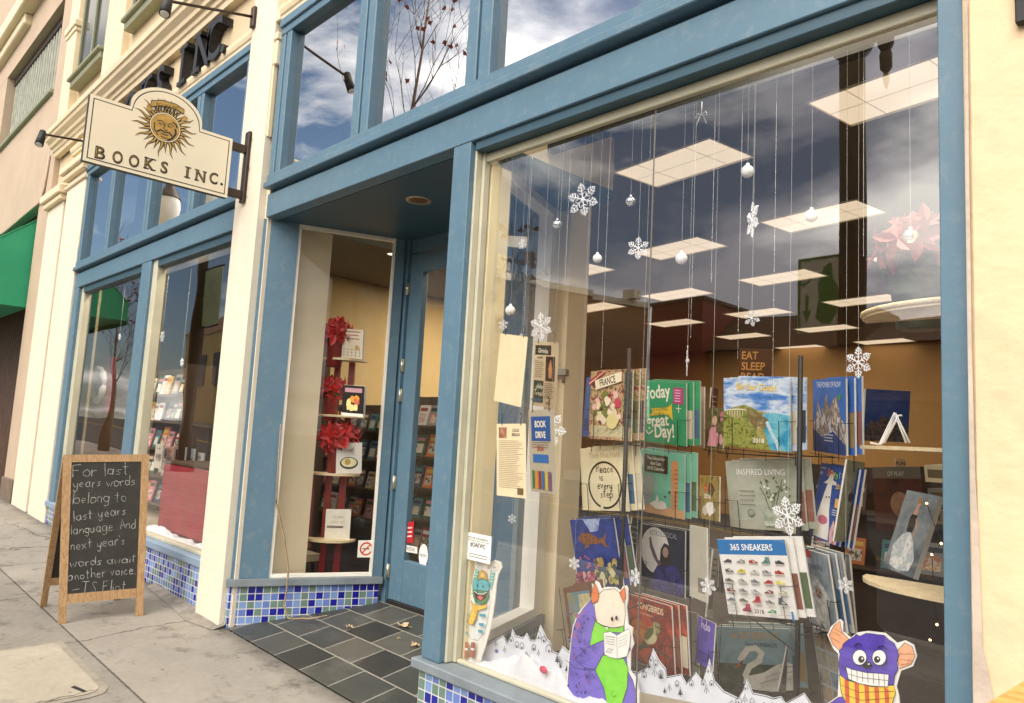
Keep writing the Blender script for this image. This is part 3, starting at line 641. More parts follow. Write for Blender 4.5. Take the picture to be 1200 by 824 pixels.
SWo = bp('side_window', SW_, [BLUE, WHITEP])
O, U, W, H = splay(PL, 1, .285, 1.014, .40, HEAD-.03, .01, .03)
g = MB(); g.poly([O, O+U, O+U+H, O+H]); bp('glass_pane', g, GLASS_S, SWo)
# right splayed wall (mirror), seen through the display window from inside
mb = MB(); mb.obox(*splay(PR, -1, 0.06, 1.25, -.2, .325, .1)); bp('tile_base', mb, MOSAIC)
mb = MB(); mb.obox(*splay(PR, -1, 0.06, 1.25, .327, .375, .16, -.035)); bp('sill', mb, GREYSILL)
mb = MB(); mb.obox(*splay(PR, -1, .08, .20, .377, HEAD-.004, .10), mi=1); mb.obox(*splay(PR, -1, 1.08, 1.25, .377, HEAD-.004, .10), mi=1)
mb.obox(*splay(PR, -1, .20, 1.08, .377, .43, .10), mi=1); mb.obox(*splay(PR, -1, .20, 1.08, HEAD-.06, HEAD-.005, .10), mi=1)
SWr = bp('side_window', mb, [BLUE, WHITEP])
O, U, W, H = splay(PR, -1, .20, 1.08, .43, HEAD-.06, .01, .04)
g = MB(); g.poly([O, O+U, O+U+H, O+H]); bp('glass_pane', g, GLASS_S, SWr)
mb = MB(); mb.obox(*splay(PR, -1, 1.14, 1.20, 1.93, 1.97, .14, .08), mi=0); q_ = V3(PR)+V3((-.375, .927, 0))*1.17+V3((.927, .375, 0))*.16
mb.tube([q_+V3((0, 0, 1.95)), q_+V3((.03, .01, 1.94)), q_+V3((.035, .012, 1.88))], .012, 6); bp('window_catch', mb, pm('steel_catch', (.3, .28, .24), .35, .1, 8, metal=.7), SWr)
# ---- door wall and door ----
DY = 1.10
mb = MB(); mb.box(-5.04, -4.975, DY-.05, DY+.06, .10, HEAD-.004); mb.box(-4.975, -3.50, DY-.02, DY+.06, 2.955, HEAD-.004); mb.box(-3.74, -3.56, DY-.05, DY+.06, .10, 2.953); bp('door_frame', mb, BLUE)
f = MB(); f.bbox(-4.968, -4.80, DY-.03, DY+.03, .20, 2.945, .006); f.bbox(-3.90, -3.745, DY-.03, DY+.03, .20, 2.945, .006); f.bbox(-4.80, -3.90, DY-.028, DY+.028, .20, .525, .006); f.bbox(-4.80, -3.90, DY-.028, DY+.028, 2.78, 2.943, .006)
DR = bp('door', f, BLUE)
g = MB(); g.poly([(-4.80, DY, .525), (-3.90, DY, .525), (-3.90, DY, 2.78), (-4.80, DY, 2.78)]); bp('glass_pane', g, GLASS_S, DR)
mb = MB(); mb.bbox(-4.96, -3.75, DY-.05, DY+.03, .165, .215, .008); bp('door_sweep', mb, BLACKM, DR)
for z in (.42, 1.10, 1.79, 2.03, 2.66)[:]:
    mb = MB(); mb.tube([(-4.972, DY-.045, z-.055), (-4.972, DY-.045, z+.055)], .011, 8); mb.box(-4.99, -4.955, DY-.044, DY-.034, z-.05, z+.05); bp('hinge', mb, pm('brass_hinge', (.55, .5, .38), .3, .1, 8, metal=.8), DR)
mb = MB(); mb.tube([(-3.84, DY-.03, 1.0), (-3.84, DY-.09, 1.0), (-3.84, DY-.09, 1.35), (-3.84, DY-.03, 1.35)], .012, 8); bp('door_handle', mb, BRONZE, DR)

# ---- left display bay ----
LG = .085
f = MB()
f.bbox(-10.62, -10.42, .0, .12, .44, HEAD-.002, .005, 0); f.bbox(-10.42, -10.30, .04, .12, .44, HEAD-.002, .005, 1)
f.bbox(-8.14, -7.88, .0, .12, .44, HEAD-.002, .006, 0); f.bbox(-7.88, -7.76, .03, .12, .44, HEAD-.002, .005, 1)
f.bbox(-5.93, -5.876, .02, .12, .44, HEAD-.002, .004, 1)
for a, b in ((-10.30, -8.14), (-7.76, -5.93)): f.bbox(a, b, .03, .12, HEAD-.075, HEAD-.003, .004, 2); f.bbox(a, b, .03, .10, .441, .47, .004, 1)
LW = bp('display_window', f, [BLUE, JAMB, BLUE_SHADE])
for a, b in ((-10.30, -8.14), (-7.76, -5.93)):
    g = MB(); g.poly([(a, LG, .47), (b, LG, .47), (b, LG, HEAD-.075), (a, LG, HEAD-.075)]); bp('glass_pane', g, GLASS_L, LW)
mb = MB(); mb.bbox(-10.64, -5.877, -.035, .12, .375, .44, .007); bp('sill', mb, pm('pale_blue_sill', (.22, .30, .40), .5, .08, 4))
mb = MB(); mb.box(-10.62, -5.877, .0, .1, -.3, .375); bp('tile_base', mb, MOSAIC)
mb = MB(); mb.box(-10.6, -5.9, .125, 1.0, .36, .42); bp('display_ledge', mb, pm('ledge_paint_tan', (.45, .38, .27), .6, .1, 4))
# ---- interior shell ----
WALLT = pm('interior_tan_wall', (.34, .19, .065), .8, .06, 2)
WALLC = pm('interior_cream_wall', (.80, .68, .46), .8, .05, 2)
CEIL = pm('interior_ceiling', (.20, .175, .14), .9, .06, 2)
mb = MB(); mb.box(-13, 4.2, 12.0, 12.2, 0, 3.6); mb.box(-1.9, 4.0, 8.6, 8.7, .16, 3.6); mb.box(4.0, 4.2, .3, 12, 0, 3.6); mb.box(-13.0, -12.8, .3, 12, 0, 3.6); bp('interior_wall', mb, WALLT)
mb = MB(); mb.box(-12.8, 4.0, .12, 12.0, 3.60, 3.68); bp('interior_ceiling', mb, CEIL)
mb = MB(); mb.box(-12.8, 4.0, 1.21, 12.0, .10, .16); mb.box(-12.8, -5.55, .62, 1.209, .10, .16); mb.box(-2.95, 4.0, .62, 1.209, .10, .16); bp('interior_floor', mb, pm('dark_carpet', (.03, .022, .018), .9, .3, 30))
mb = MB(); mb.box(-5.86, -5.46, .30, .62, .16, 3.6); bp('interior_wall', mb, WALLC)                      # back of the pillar
mb = MB(); mb.box(-3.78, -3.36, 1.22, 1.42, .16, 3.6); mb.box(-3.9, -3.2, 1.17, 1.45, HEAD+.1, 3.6); bp('interior_wall', mb, WALLC)
mb = MB(); mb.box(-5.4, -3.02, .11, 1.2, HEAD+.06, 3.6); bp('soffit', mb, WALLC)
mb = MB(); mb.box(-9.4, -9.25, 1.7, 7.0, .16, 3.6); bp('interior_wall', mb, pm('entry_cream_wall', (.62, .46, .22), .8, .06, 2))
# ceiling light panels: one grid turned 8 degrees
PANEL = emit('light_panel', '#ffe9c8', .85)
wa = RAD(-8); ux = V3((math.cos(wa), math.sin(wa), 0)); uy = V3((-math.sin(wa), math.cos(wa), 0))
rows = ['first', 'second', 'third', 'fourth', 'fifth', 'sixth', 'seventh']
cl = None
for j in range(7):
    for i in range(-3, 3):
        p = V3((-3.1, 2.12, 3.597))+ux*(1.66*i)+uy*(1.84*j)
        if p.x < -8.5 or p.x > 3.5 or (j > 4 and p.x > -2.2) or (p.x < -5.8 and p.y < 2.2) or (j == 0 and i < 0): continue
        lab = f'glowing square panel in the shop ceiling, row {rows[j]} from the window, {["leftmost", "second", "third", "fourth", "fifth", "rightmost"][i+3]} across'
        if cl is None:
            cl = thing('ceiling_light', (0, 0, 0), lab, 'ceiling light', 'light panels in the shop ceiling')
            mb = MB(); mb.obox(-ux*.46-uy*.23, ux*.92, uy*.46, (0, 0, -.004)); mb.build('diffuser', PANEL, cl)
            mb = MB()
            for s in (-.47, .46): mb.obox(ux*s-uy*.25, ux*.01, uy*.5, (0, 0, -.012))
            for s in (-.25, .24): mb.obox(ux*-.46+uy*s, ux*.92, uy*.01, (0, 0, -.012))
            for s in (-.235, .235): mb.obox(ux*s-uy*.24, ux*.004, uy*.48, (0, 0, -.0055))
            mb.obox(-ux*.46, ux*.92, uy*.004, (0, 0, -.0055))
            mb.build('frame', pm('panel_frame', (.85, .80, .68), .5, .05, 5), cl); o = cl
        else: o = copy_tree(cl)
        o.location = p; o['label'] = lab
        if j < 5 and -8.4 < p.x < 1.5:
            al = bpy.data.lights.new('ceiling_light_lamp', 'AREA'); al.shape = 'RECTANGLE'; al.size = .9; al.size_y = .46; al.energy = (55.0 if p.x < -6.4 else 28.0) if p.x < -4.2 else 2.2; al.color = (1, .84, .62)
            lo = bpy.data.objects.new('ceiling_light_lamp', al); COL.objects.link(lo); lo.parent = o; lo.location = (0, 0, -.016)

# first downlight is real, the others are unseen lamps added to brighten the stock
dl0 = None
pv = aZ(460, 298, 3.598)
for (x, y, e, lab) in ((pv.x, pv.y, 8, 'lit recessed downlight in the ceiling behind the entry side window'), (-5.75, 1.35, 9, 'added unseen downlight brightening the red display tower'), (-9.6, .42, 11, 'added unseen downlight over the far left pane of the left window'), (-8.3, .42, 11, 'added unseen downlight over the middle of the left window'), (-6.9, .42, 11, 'added unseen downlight over the red table in the left window'), (-2.05, .62, 6, 'added unseen downlight over the FRANCE and SONGBIRDS rack'), (-1.5, .45, 7, 'recessed downlight over the SNEAKERS rack'), (-1.0, .40, 7, 'added unseen downlight over the wooden trays'), (-4.4, 1.75, 8, 'added unseen downlight just inside the blue door')):
    if dl0 is None:
        dl0 = thing('downlight', (0, 0, 0), lab, 'light', 'recessed downlights inside the shop')
        mb = MB(); mb.lathe([(.055, 0), (.075, -.006), (.08, 0)], (0, 0, 0), 20); mb.build('rim', WHITEP, dl0)
        mb = MB(); mb.lathe([(.056, -.002), (.03, -.004), (.0005, -.004)], (0, 0, 0), 20); mb.build('lens', emit('downlight_lens', '#fff0d8', 2.5), dl0); o = dl0
    else: o = copy_tree(dl0)
    o.location = (x, y, 3.598); o['label'] = lab
    al = bpy.data.lights.new('downlight_lamp', 'AREA'); al.shape = 'DISK'; al.size = .11; al.energy = e; al.color = (1, .86, .66)
    lo = bpy.data.objects.new('downlight_lamp', al); COL.objects.link(lo); lo.parent = o; lo.location = (0, 0, -.012)
# ================================================================== LEFT NEIGHBOUR
NB = thing('neighbour_building', (-15, 0, 0), 'pinkish tan stucco building with a deep slatted upper window left of the bookshop', 'building')
mb = MB(); x1 = -12.45
mb.box(-13.1, x1, -.02, .4, 0, 12); mb.box(-30, -13.1, -.02, .4, 4.62, 6.45); mb.box(-30, -13.1, -.02, .4, 8.0, 12); mb.box(-30, -17.3, -.02, .4, 6.44, 8.01)
mb.box(-30, -18.5, -.02, .4, -.2, 4.63)
mb.build('wall', PINK, NB)
mb = MB(); mb.box(-17.3, -13.1, .42, .5, 6.4, 8.05); mb.box(-17.3, -13.1, .1, .42, 7.85, 8.0); mb.build('window_recess', DARKBR, NB)
mb = MB(); mb.bbox(-17.3, -13.1, -.08, .1, 6.40, 6.47, .01); wl = mb.build('window_sill', SAGE, NB)
mb = MB()
for i in range(22): mb.bbox(-17.25+i*.19, -17.25+i*.19+.10, .12, .17, 6.47, 7.86, .01)
mb.build('slat', pm('weathered_slat', (.30, .31, .25), .7, .25, 6), wl)
mb = MB()
for i in range(21): mb.box(-17.13+i*.19, -17.13+i*.19+.05, .20, .21, 6.47, 7.6)
mb.build('light_gap', pm('pale_gap', (.6, .63, .58), .6, .1, 4), wl)
mb = MB(); mb.bbox(-18.5, -13.1, .10, .3, 4.2, 4.62, .01); mb.build('lintel', DARKBR, NB)
mb = MB()
for i in range(36): mb.bbox(-18.5+i*.15, -18.5+i*.15+.11, .25, .29, .0, 4.2, .008)
mb.build('roll_gate', pm('rusty_gate', (.075, .035, .02), .6, .25, 5), NB)
mb = MB(); mb.bbox(-13.12, -12.44, -.05, .1, .0, .55, .01); mb.build('plinth', pm('dark_plinth', (.16, .12, .09), .8, .2, 6), NB)
mb = MB(); mb.tube([aY(2, 275, -.04), aY(48, 236, -.04), aY(52, 220, -.04), aY(58, 182, -.04)], .018, 6); mb.build('conduit', PINK, NB)
mb = MB(); mb.bbox(-30, -13.0, -.25, .1, 8.65, 8.95, .02); mb.bbox(-30, -15.6, -.14, .0, 8.45, 8.65, .02); mb.build('cornice', CREAM, NB)
AW = thing('awning', (-15.5, 0, 4.2), 'green fabric awning over the dark gated shop left of the bookshop', 'awning')
mb = MB(); zt = 4.42
mb.prism([(.02, zt), (-1.25, 3.35), (-1.25, 3.05), (.02, 3.05)], (-18.3, 0, 0), Y_, Z_, (5.15, 0, 0), 0)
[mb.tube([(-18.3+.736*k, .02, zt+.004), (-18.3+.736*k, -1.25, 3.354)], .009, 5) for k in range(8)]
mb.build('canopy', pm('green_canvas', (.015, .27, .13), .7, .08, 1.2, .3, 90, dirt=(.05, .36, .2), dscale=.7, damt=.4), AW)
mb = MB(); mb.box(-18.3, -13.15, -1.262, -1.252, 2.98, 3.12); mb.build('valance', pm('green_canvas_dark', (.012, .22, .11), .7, .1, 2), AW)

# ================================================================== ACROSS THE STREET (seen as reflections)
def brickm(name, c1, c2, mo):
    mt, N, L, Bn = newmat(name); uv = N.new('ShaderNodeUVMap'); br = N.new('ShaderNodeTexBrick')
    br.inputs['Scale'].default_value = 1; br.inputs['Brick Width'].default_value = .3; br.inputs['Row Height'].default_value = .1; br.inputs['Mortar Size'].default_value = .01
    br.inputs['Color1'].default_value = (*c1, 1); br.inputs['Color2'].default_value = (*c2, 1); br.inputs['Mortar'].default_value = (*mo, 1)
    L.new(uv.outputs[0], br.inputs['Vector']); L.new(br.outputs['Color'], Bn.inputs['Base Color']); Bn.inputs['Roughness'].default_value = .9; return mt
BRK = brickm('brown_brick', (.44, .21, .085), (.30, .14, .06), (.42, .3, .2))
COPE = pm('stone_coping', (.88, .8, .62), .7, .08, 2)
def refY(x, y, yr, g=GY): return aY(x, y, 2*g-yr)
def wallpoly(name, pts, zt, th, mt, parent, cope=True):
    mb = MB()
    for i in range(len(pts)-1):
        a, b = V3((*pts[i], -2)), V3((*pts[i+1], -2)); d = (b-a).normalized(); n = V3((-d.y, d.x, 0))*th
        mb.obox(a, b-a, n, (0, 0, zt[i]+2))
    w = mb.build('wall', mt, parent)
    if cope:
        mb = MB()
        for i in range(len(pts)-1):
            a, b = V3((*pts[i], zt[i]+.002)), V3((*pts[i+1], zt[i]+.002)); d = (b-a).normalized(); n = V3((-d.y, d.x, 0))
            mb.obox(a+n*.1, b-a, n*(th-.2), (0, 0, .26))
        mb.build('coping', COPE, w)
    return w
b1 = thing('brick_building', (-22, -22, 0), 'brown brick building with stepped pale parapet across the street, reflected in the glass', 'building')
wallpoly('w', [(-26.5, -17.6), (-22.45, -17.6), (-21.9, -19.6), (-21.2, -22.2), (-20.4, -25.2)], [8.0, 8.0, 7.95, 7.8, 7.65], -.35, BRK, b1)
mb = MB()
for k in range(3): mb.box(-26.0+k*1.2, -25.2+k*1.2, -17.58, -17.54, 4.6, 6.3)
mb.build('window', pm('far_pane', (.03, .035, .04), .1, .2, 2), b1)
mb = MB(); mb.box(-23.6, -22.4, -18.5, -17.9, 8.4, 8.95); mb.box(-20.9, -20.3, -24.4, -23.9, 8.1, 8.5); mb.build('chimney', COPE, b1)
b2 = thing('red_building', (-15.3, -20.5, 0), 'deep red painted shop building across the street, reflected in the glass', 'building')
mb = MB(); mb.box(-16.6, -14.2, -24, -20.2, -2, 6.75); mb.build('wall', pm('deep_red_wall', (.22, .012, .014), .7, .2, 1), b2)
mb = MB(); mb.box(-16.7, -14.1, -24.1, -20.1, 6.752, 6.86); mb.build('coping', pm('dark_coping', (.08, .05, .04), .7, .1, 3), b2)
b3 = thing('gabled_building', (-10, -22, 0), 'low brown building with a tiled gable roof across the street, reflected in the glass', 'building')
mb = MB(); mb.box(-14.1, -3, -27, -20.6, -2, 4.9); w3 = mb.build('wall', pm('far_brown_wall', (.13, .075, .04), .8, .25, .6), b3)
mb = MB(); mb.prism([(-.5, 4.9), (-2.5, 6.4), (-4.5, 6.35), (-7.2, 4.9)], (-14.3, -20.0, 0), Y_, Z_, (5.0, 0, 0)); mb.prism([(-.5, 4.9), (-3.2, 6.0), (-7.2, 4.9)], (-9.2, -20.0, 0), Y_, Z_, (6.4, 0, 0)); mb.build('roof', pm('brown_tiles', (.11, .06, .035), .9, .3, 3), b3)
mb = MB()
for k in range(6): mb.box(-13.4+k*1.75, -12.2+k*1.75, -20.59, -20.55, .4, 2.9)
mb.build('window', pm('far_pane', (.03, .035, .04), .1, .2, 2), b3)
mb = MB(); mb.bbox(-13.9, -3.2, -20.4, -19.2, 3.1, 3.3, .02); mb.build('canopy', pm('far_canopy', (.2, .12, .06), .8, .2, 2), b3)
b4 = thing('yellow_building', (-45, -24, 0), 'sunny yellow building with a brown hip roof across the street, reflected in the left window', 'building')
mb = MB(); mb.box(-62, -34, -30, -20.5, -2, 8.3); mb.build('wall', pm('yellow_wall', (.62, .45, .2), .8, .1, .5), b4)
mb = MB(); mb.prism([(-.2, 8.3), (-4, 11), (-6, 11), (-10, 8.3)], (-62.5, -20.2, 0), Y_, Z_, (29, 0, 0)); mb.build('roof', pm('hip_tiles', (.2, .11, .06), .9, .3, 1), b4)
for k in range(7):
    mb = MB(); mb.box(-60+k*3.6, -58.4+k*3.6, -20.49, -20.42, 4.2, 6.6); w_ = mb.build('window', pm('far_pane', (.03, .035, .04), .1, .2, 2), b4)
b5 = thing('stucco_building', (-31, -22, 0), 'low tan building with flat roof next to the brick one across the street', 'building')
mb = MB(); mb.box(-33.8, -26.7, -28, -19.8, -2, 6.4); mb.build('wall', pm('far_tan', (.4, .3, .2), .8, .1, .5), b5)
mb = MB(); mb.box(-33.9, -26.6, -28.1, -19.7, 6.402, 6.6); mb.build('coping', COPE, b5)
b6 = thing('plain_building', (6, -22, 0), 'beige two storey building opposite the shop at the near end', 'building')
mb = MB(); mb.box(-2.5, 24, -30, -20.6, -2, 6.2); mb.build('wall', pm('far_beige', (.38, .30, .2), .8, .1, .5), b6)
for k in range(5):
    mb = MB(); mb.box(-1.4+k*3, .4+k*3, -20.59, -20.52, 2.6, 4.8); mb.build('window', pm('far_pane', (.03, .035, .04), .1, .2, 2), b6)
# lamp post by the kerb behind the camera
lp = thing('lamp_post', (-2.80, -4.25, gz(-2.8, -4.25)), 'dark fluted lamp post with a hanging ornament at the kerb, reflected in the main window', 'lamp post')
c = V3((-2.80, -4.25, 0)); z0 = gz(-2.8, -4.25)
mb = MB(); mb.lathe([(.26, z0), (.26, z0+.12), (.2, z0+.2), (.2, z0+.75), (.15, z0+.85), (.125, z0+1.0), (.115, 5.28), (.17, 5.34), (.2, 5.40), (.2, 5.5), (.13, 5.55), (.10, 6.3)], c, 14); mb.build('post', BRONZE, lp)
mb = MB(); mb.tube([c+V3((0, 0, 5.85)), c+V3((.15, 0, 5.95)), c+V3((.30, 0, 5.85)), c+V3((.32, 0, 5.5))], .03, 8)
mb.tube([c+V3((0, 0, 5.6)), c+V3((.2, 0, 5.58)), c+V3((.3, 0, 5.5))], .02, 6); mb.build('arm', BRONZE, lp)
mb = MB(); mb.lathe([(.001, 4.86), (.025, 4.93), (.035, 4.98), (.02, 5.03), (.055, 5.08), (.06, 5.2), (.045, 5.26), (.075, 5.32), (.08, 5.45), (.05, 5.55)], c+V3((.31, 0, 0)), 10); mb.build('pendant', BRONZE, lp)
mb = MB(); mb.lathe([(.1, 6.3), (.19, 6.5), (.22, 6.8), (.12, 7.05), (.02, 7.2)], c, 12); mb.build('globe', pm('frosted_globe', (.7, .68, .6), .3, .05, 4), lp)
# parking sign on the post
sg = thing('parking_sign', (-3.1, -4.2, 2.6), 'white and green street sign with arrow and leaf shape, reflected on the lamp post', 'sign')
a = refY(935, 305, -4.2); b_ = refY(985, 385, -4.2); xm0, xm1 = min(a.x, b_.x), max(a.x, b_.x); zt_, zb_ = max(a.z, b_.z), min(a.z, b_.z)
GRN = ink('#4c9a48'); WHT = ink('#f2f4e8')
mb = MB(); mb.bbox(xm0, xm1, -4.22, -4.20, zb_, zt_, .004, 0)
for q in ((xm0+.01, xm0+.03), (xm1-.03, xm1-.01)): mb.box(q[0], q[1], -4.2, -4.197, zb_+.02, zt_-.02, 1)
for q in ((zb_+.01, zb_+.03), (zt_-.03, zt_-.01)): mb.box(xm0+.02, xm1-.02, -4.2, -4.196, q[0], q[1], 1)
w_ = xm1-xm0; h_ = zt_-zb_
leaf = [(.42, .2), (.5, .45), (.46, .62), (.6, .85), (.75, .9), (.8, .7), (.92, .55), (.9, .25), (.75, .1), (.55, .12)]
mb.prism([(xm0+u*w_, zb_+v*h_) for u, v in leaf], (0, -4.2, 0), X_, Z_, (0, .005, 0), 1)
mb.prism([(xm0+u*w_, zb_+v*h_) for u, v in [(.12, .3), (.22, .14), (.32, .3), (.25, .3), (.25, .5), (.19, .5), (.19, .3)]], (0, -4.2, 0), X_, Z_, (0, .005, 0), 1)
mb.text('C', (xm0+.32*w_, -4.196, zt_-.36*h_), -X_, Z_, .2, 1, 'L')
mb.build('panel', [WHT, GRN], sg)
mb = MB(); mb.box(xm1-.01, -2.86, -4.24, -4.225, (zt_+zb_)/2+.1, (zt_+zb_)/2+.13); mb.build('bracket', BRONZE, sg)
# bare street trees
def bare_tree(x, y, H, lab, seed):
    rnd = random.Random(seed); z0 = gz(x, y); t = thing('street_tree', (x, y, z0), lab, 'tree', 'bare trees along the kerb')
    tr = MB(); br = MB(); lf = MB()
    trunk = [V3((x+.06*math.sin(i*.9), y+.05*math.cos(i), z0+H*i/9)) for i in range(10)]
    tr.tube(trunk, [.085*(1-i/10.5) for i in range(10)], 8)
    def grow(p, d, L, r, dep):
        pts = [p]; q = p; dd = d
        for i in range(4):
            dd = (dd+V3((rnd.uniform(-.15, .15), rnd.uniform(-.15, .15), rnd.uniform(0, .22)))).normalized(); q = q+dd*(L/4); pts.append(q)
            if dep > 0 and i > 0:
                for _ in range(rnd.choice((1, 1, 2))):
                    a = V3((rnd.uniform(-1, 1), rnd.uniform(-1, 1), rnd.uniform(.1, .9))).normalized()
                    grow(q, (dd*.7+a*.75).normalized(), L*rnd.uniform(.35, .6), r*.5, dep-1)
            if rnd.random() < .05 and z0+2 < q.z:
                c = q+V3((rnd.uniform(-.04, .04), rnd.uniform(-.04, .04), -.05)); u = V3((rnd.uniform(-1, 1), rnd.uniform(-1, 1), rnd.uniform(-1, 1))).normalized()*.055; v = u.orthogonal().normalized()*.05
                lf.poly([c-u, c-v*.6, c+u*.3-v, c+u, c+u*.3+v, c+v*.6])
        br.tube(pts, [r, r*.85, r*.7, r*.5, r*.3], 5, caps=False)
    for i in range(3, 10):
        for _ in range(4):
            w = rnd.uniform(0, 6.28); grow(trunk[i], V3((math.cos(w), math.sin(w), rnd.uniform(.9, 1.9))).normalized(), H*.26*(1.25-i/12), .009, 2)
    tr.build('trunk', pm('tree_bark', (.17, .115, .085), .9, .25, 10), t); br.build('branches', pm('twig_bark', (.085, .055, .05), .9, .2, 10), t); lf.build('leaves', pm('last_red_leaves', (.28, .07, .03), .7, .3, 6), t)
    return t
bare_tree(-9.75, -4.3, 8.6, 'bare winter tree with a few red leaves, reflected in the upper window over the entry', 3)
bare_tree(-24.5, -4.4, 5.8, 'bare young tree reflected in the far left shop window', 11)
tw = bare_tree(-6.95, -3.8, 3.75, 'small nearly bare tree whose twigs reflect in the corner of the main window', 21)
# acorn street lamps further along, reflected over the sign
def acorn(x, lab):
    t = thing('street_lamp', (x, -4.3, gz(x, -4.3)), lab, 'street lamp', 'acorn lamps along the kerb'); z0 = gz(x, -4.3); c = V3((x, -4.3, 0))
    mb = MB(); mb.lathe([(.25, z0), (.22, z0+.8), (.12, z0+1), (.09, 6.35), (.16, 6.42), (.2, 6.55)], c, 12); mb.build('post', BRONZE, t)
    mb = MB(); mb.lathe([(.2, 6.56), (.30, 6.85), (.36, 7.2), (.33, 7.4)], c, 14); mb.build('globe', pm('frosted_globe', (.7, .68, .6), .3, .05, 4), t)
    mb = MB(); mb.lathe([(.36, 7.41), (.3, 7.55), (.14, 7.7), (.12, 7.8), (.03, 7.95), (.001, 8.1)], c, 14); mb.build('lamp_cap', BRONZE, t)
acorn(-20.9, 'acorn shaped street lamp reflected below the hanging sign, left one'); acorn(-18.2, 'acorn shaped street lamp reflected below the hanging sign, right one')
bn = thing('street_banner', (-18.3, -4.3, 3.7), 'pale green vertical banner on a lamp post, reflected in the left shop window', 'banner')
mb = MB(); mb.bbox(-18.08, -17.1, -4.32, -4.30, 3.75, 5.1, .003, 0); mb.poly([(-17.95, -4.298, 4.2), (-17.3, -4.298, 4.2), (-17.4, -4.298, 4.9), (-17.8, -4.298, 4.9)], 1); mb.build('cloth', [ink('#9fb59a'), photo('banner_print', ['#b9a98a', '#7f9a86', '#d8c9a5'], 3)], bn)
mb = MB(); mb.tube([(-18.25, -4.31, 5.13), (-17.05, -4.31, 5.13)], .02, 6); mb.tube([(-18.25, -4.31, 3.72), (-17.05, -4.31, 3.72)], .02, 6); mb.build('rod', BRONZE, bn)
# ================================================================== SIGNS AND FITTINGS
BLK = pm('sign_black', (.012, .010, .009), .45, .2, 10)
GOLD = pm('sign_gold', (.50, .30, .07), .4, .25, 22)
SIGNC = pm('sign_cream', (.86, .76, .56), .5, .03, 4)
SX = -5.70
def sg_(zx, zy, s=5.15, ox=80, oy=90):
    p = aX(ox+zx/s, oy+zy/s, SX); return (p.y, p.z)
SERIF = {'B': ((0, .32, 0), (0, .32, 1)), 'K': ((-.06, .3, 0), (-.06, .3, 1), (.42, .74, 0), (.42, .70, 1)), 'I': ((-.12, .26, 0), (-.12, .26, 1)), 'N': ((-.10, .24, 0), (-.12, .2, 1), (.44, .74, 1))}
def serif(mb, ch, O, U, V, size, mi, off=0.0, bold=.025, ext=None, sx=1.0):
    vs, fs, w = text_mesh(ch, bold); N = V3(U).cross(V3(V))
    mb.text(ch, O, U, V, size, mi, 'L', ext, off, bold, sx)
    for a, b, v in SERIF.get(ch, ()):
        h = .07; zz = 0 if v == 0 else .70-h
        q = V3(O)+V3(U)*((a+.02)*size*sx)+V3(V)*(zz*size)+N*(off+.0006)
        if ext is None: mb.poly([q, q+V3(U)*((b-a)*size*sx), q+V3(U)*((b-a)*size*sx)+V3(V)*(h*size), q+V3(V)*(h*size)], mi)
        else: mb.obox(q-N*.0003, V3(U)*((b-a)*size*sx), V3(V)*(h*size), N*(ext+.0005), mi)
    return w*size*sx
HS = thing('hanging_sign', (SX, -.06, 3.5), 'cream shop sign with a gold sun face hanging out over the pavement', 'sign')
TL, TR, BR_, BL_ = sg_(122, 135), sg_(985, 355), sg_(955, 712), sg_(78, 535)
y0, y1 = (TL[0]+BL_[0])/2, (TR[0]+BR_[0])/2; zb = (BL_[1]+BR_[1])/2; zt = (TL[1]+TR[1])/2
sl, sr = sg_(365, 200)[0], sg_(800, 310)[0]; at_ = sg_(580, 78)[1]; cyy = (sl+sr)/2; rad = (sr-sl)/2; rise = at_-zt
def outline(ins):
    a = [(y0+ins, zb+ins), (y1-ins, zb+ins), (y1-ins, zt-ins), (sr-ins*.6, zt-ins)]
    arc = [(cyy+(rad-ins*.8)*math.cos(RAD(t)), zt-ins+.02+(rise-.02)*math.sin(RAD(t))) for t in range(10, 171, 8)]
    return a+arc+[(sl+ins*.6, zt-ins), (y0+ins, zt-ins)]
mb = MB(); mb.prism(outline(0), (SX-.025, 0, 0), Y_, Z_, (.05, 0, 0), 0, 1)
for k, (i0, c_) in enumerate(((.022, 1), (.029, 0))): mb.prism(outline(i0), (SX+.0252+.0004*k, 0, 0), Y_, Z_, (.0003, 0, 0), c_)
for k, (i0, c_) in enumerate(((.022, 1), (.029, 0))): mb.prism(outline(i0), (SX-.0252-.0004*k, 0, 0), Y_, Z_, (-.0003, 0, 0), c_)
mb.build('board', [SIGNC, BLK], HS)
em = MB(); XF = SX+.027
sc_y, sc_z = sg_(577, 312); rd = abs(sg_(672, 312)[0]-sc_y)*1.02
for k in range(28):
    t = 2*math.pi*(k+.5)/28; L_r = rd*(2.12 if k % 2 == 0 else 1.75)
    if RAD(45) < t < RAD(135): L_r = rd*1.95
    u = V3((0, math.cos(t), math.sin(t))); v = V3((0, -math.sin(t), math.cos(t))); c = V3((XF, sc_y, sc_z))
    for wd, mi, o in ((.017, 0, 0), (.008, 1, .0006)):
        if k % 2 == 0:
            pts = []
            for j in range(9):
                f = j/8; pts.append(c+X_*o+u*(rd*.95+(L_r-rd*.95)*f*(1 if mi == 0 else .9))+v*(math.sin(f*7)*.008*(1-f*.3)))
            n = len(pts)
            for j in range(n-1):
                w0, w1 = wd*(1-j/8), wd*(1-(j+1)/8); em.poly([pts[j]-v*w0, pts[j+1]-v*w1, pts[j+1]+v*w1, pts[j]+v*w0], mi)
        else:
            em.poly([c+X_*o+u*rd*.95-v*wd*.9, c+X_*o+u*(L_r if mi == 0 else L_r*.93), c+X_*o+u*rd*.95+v*wd*.9], mi)
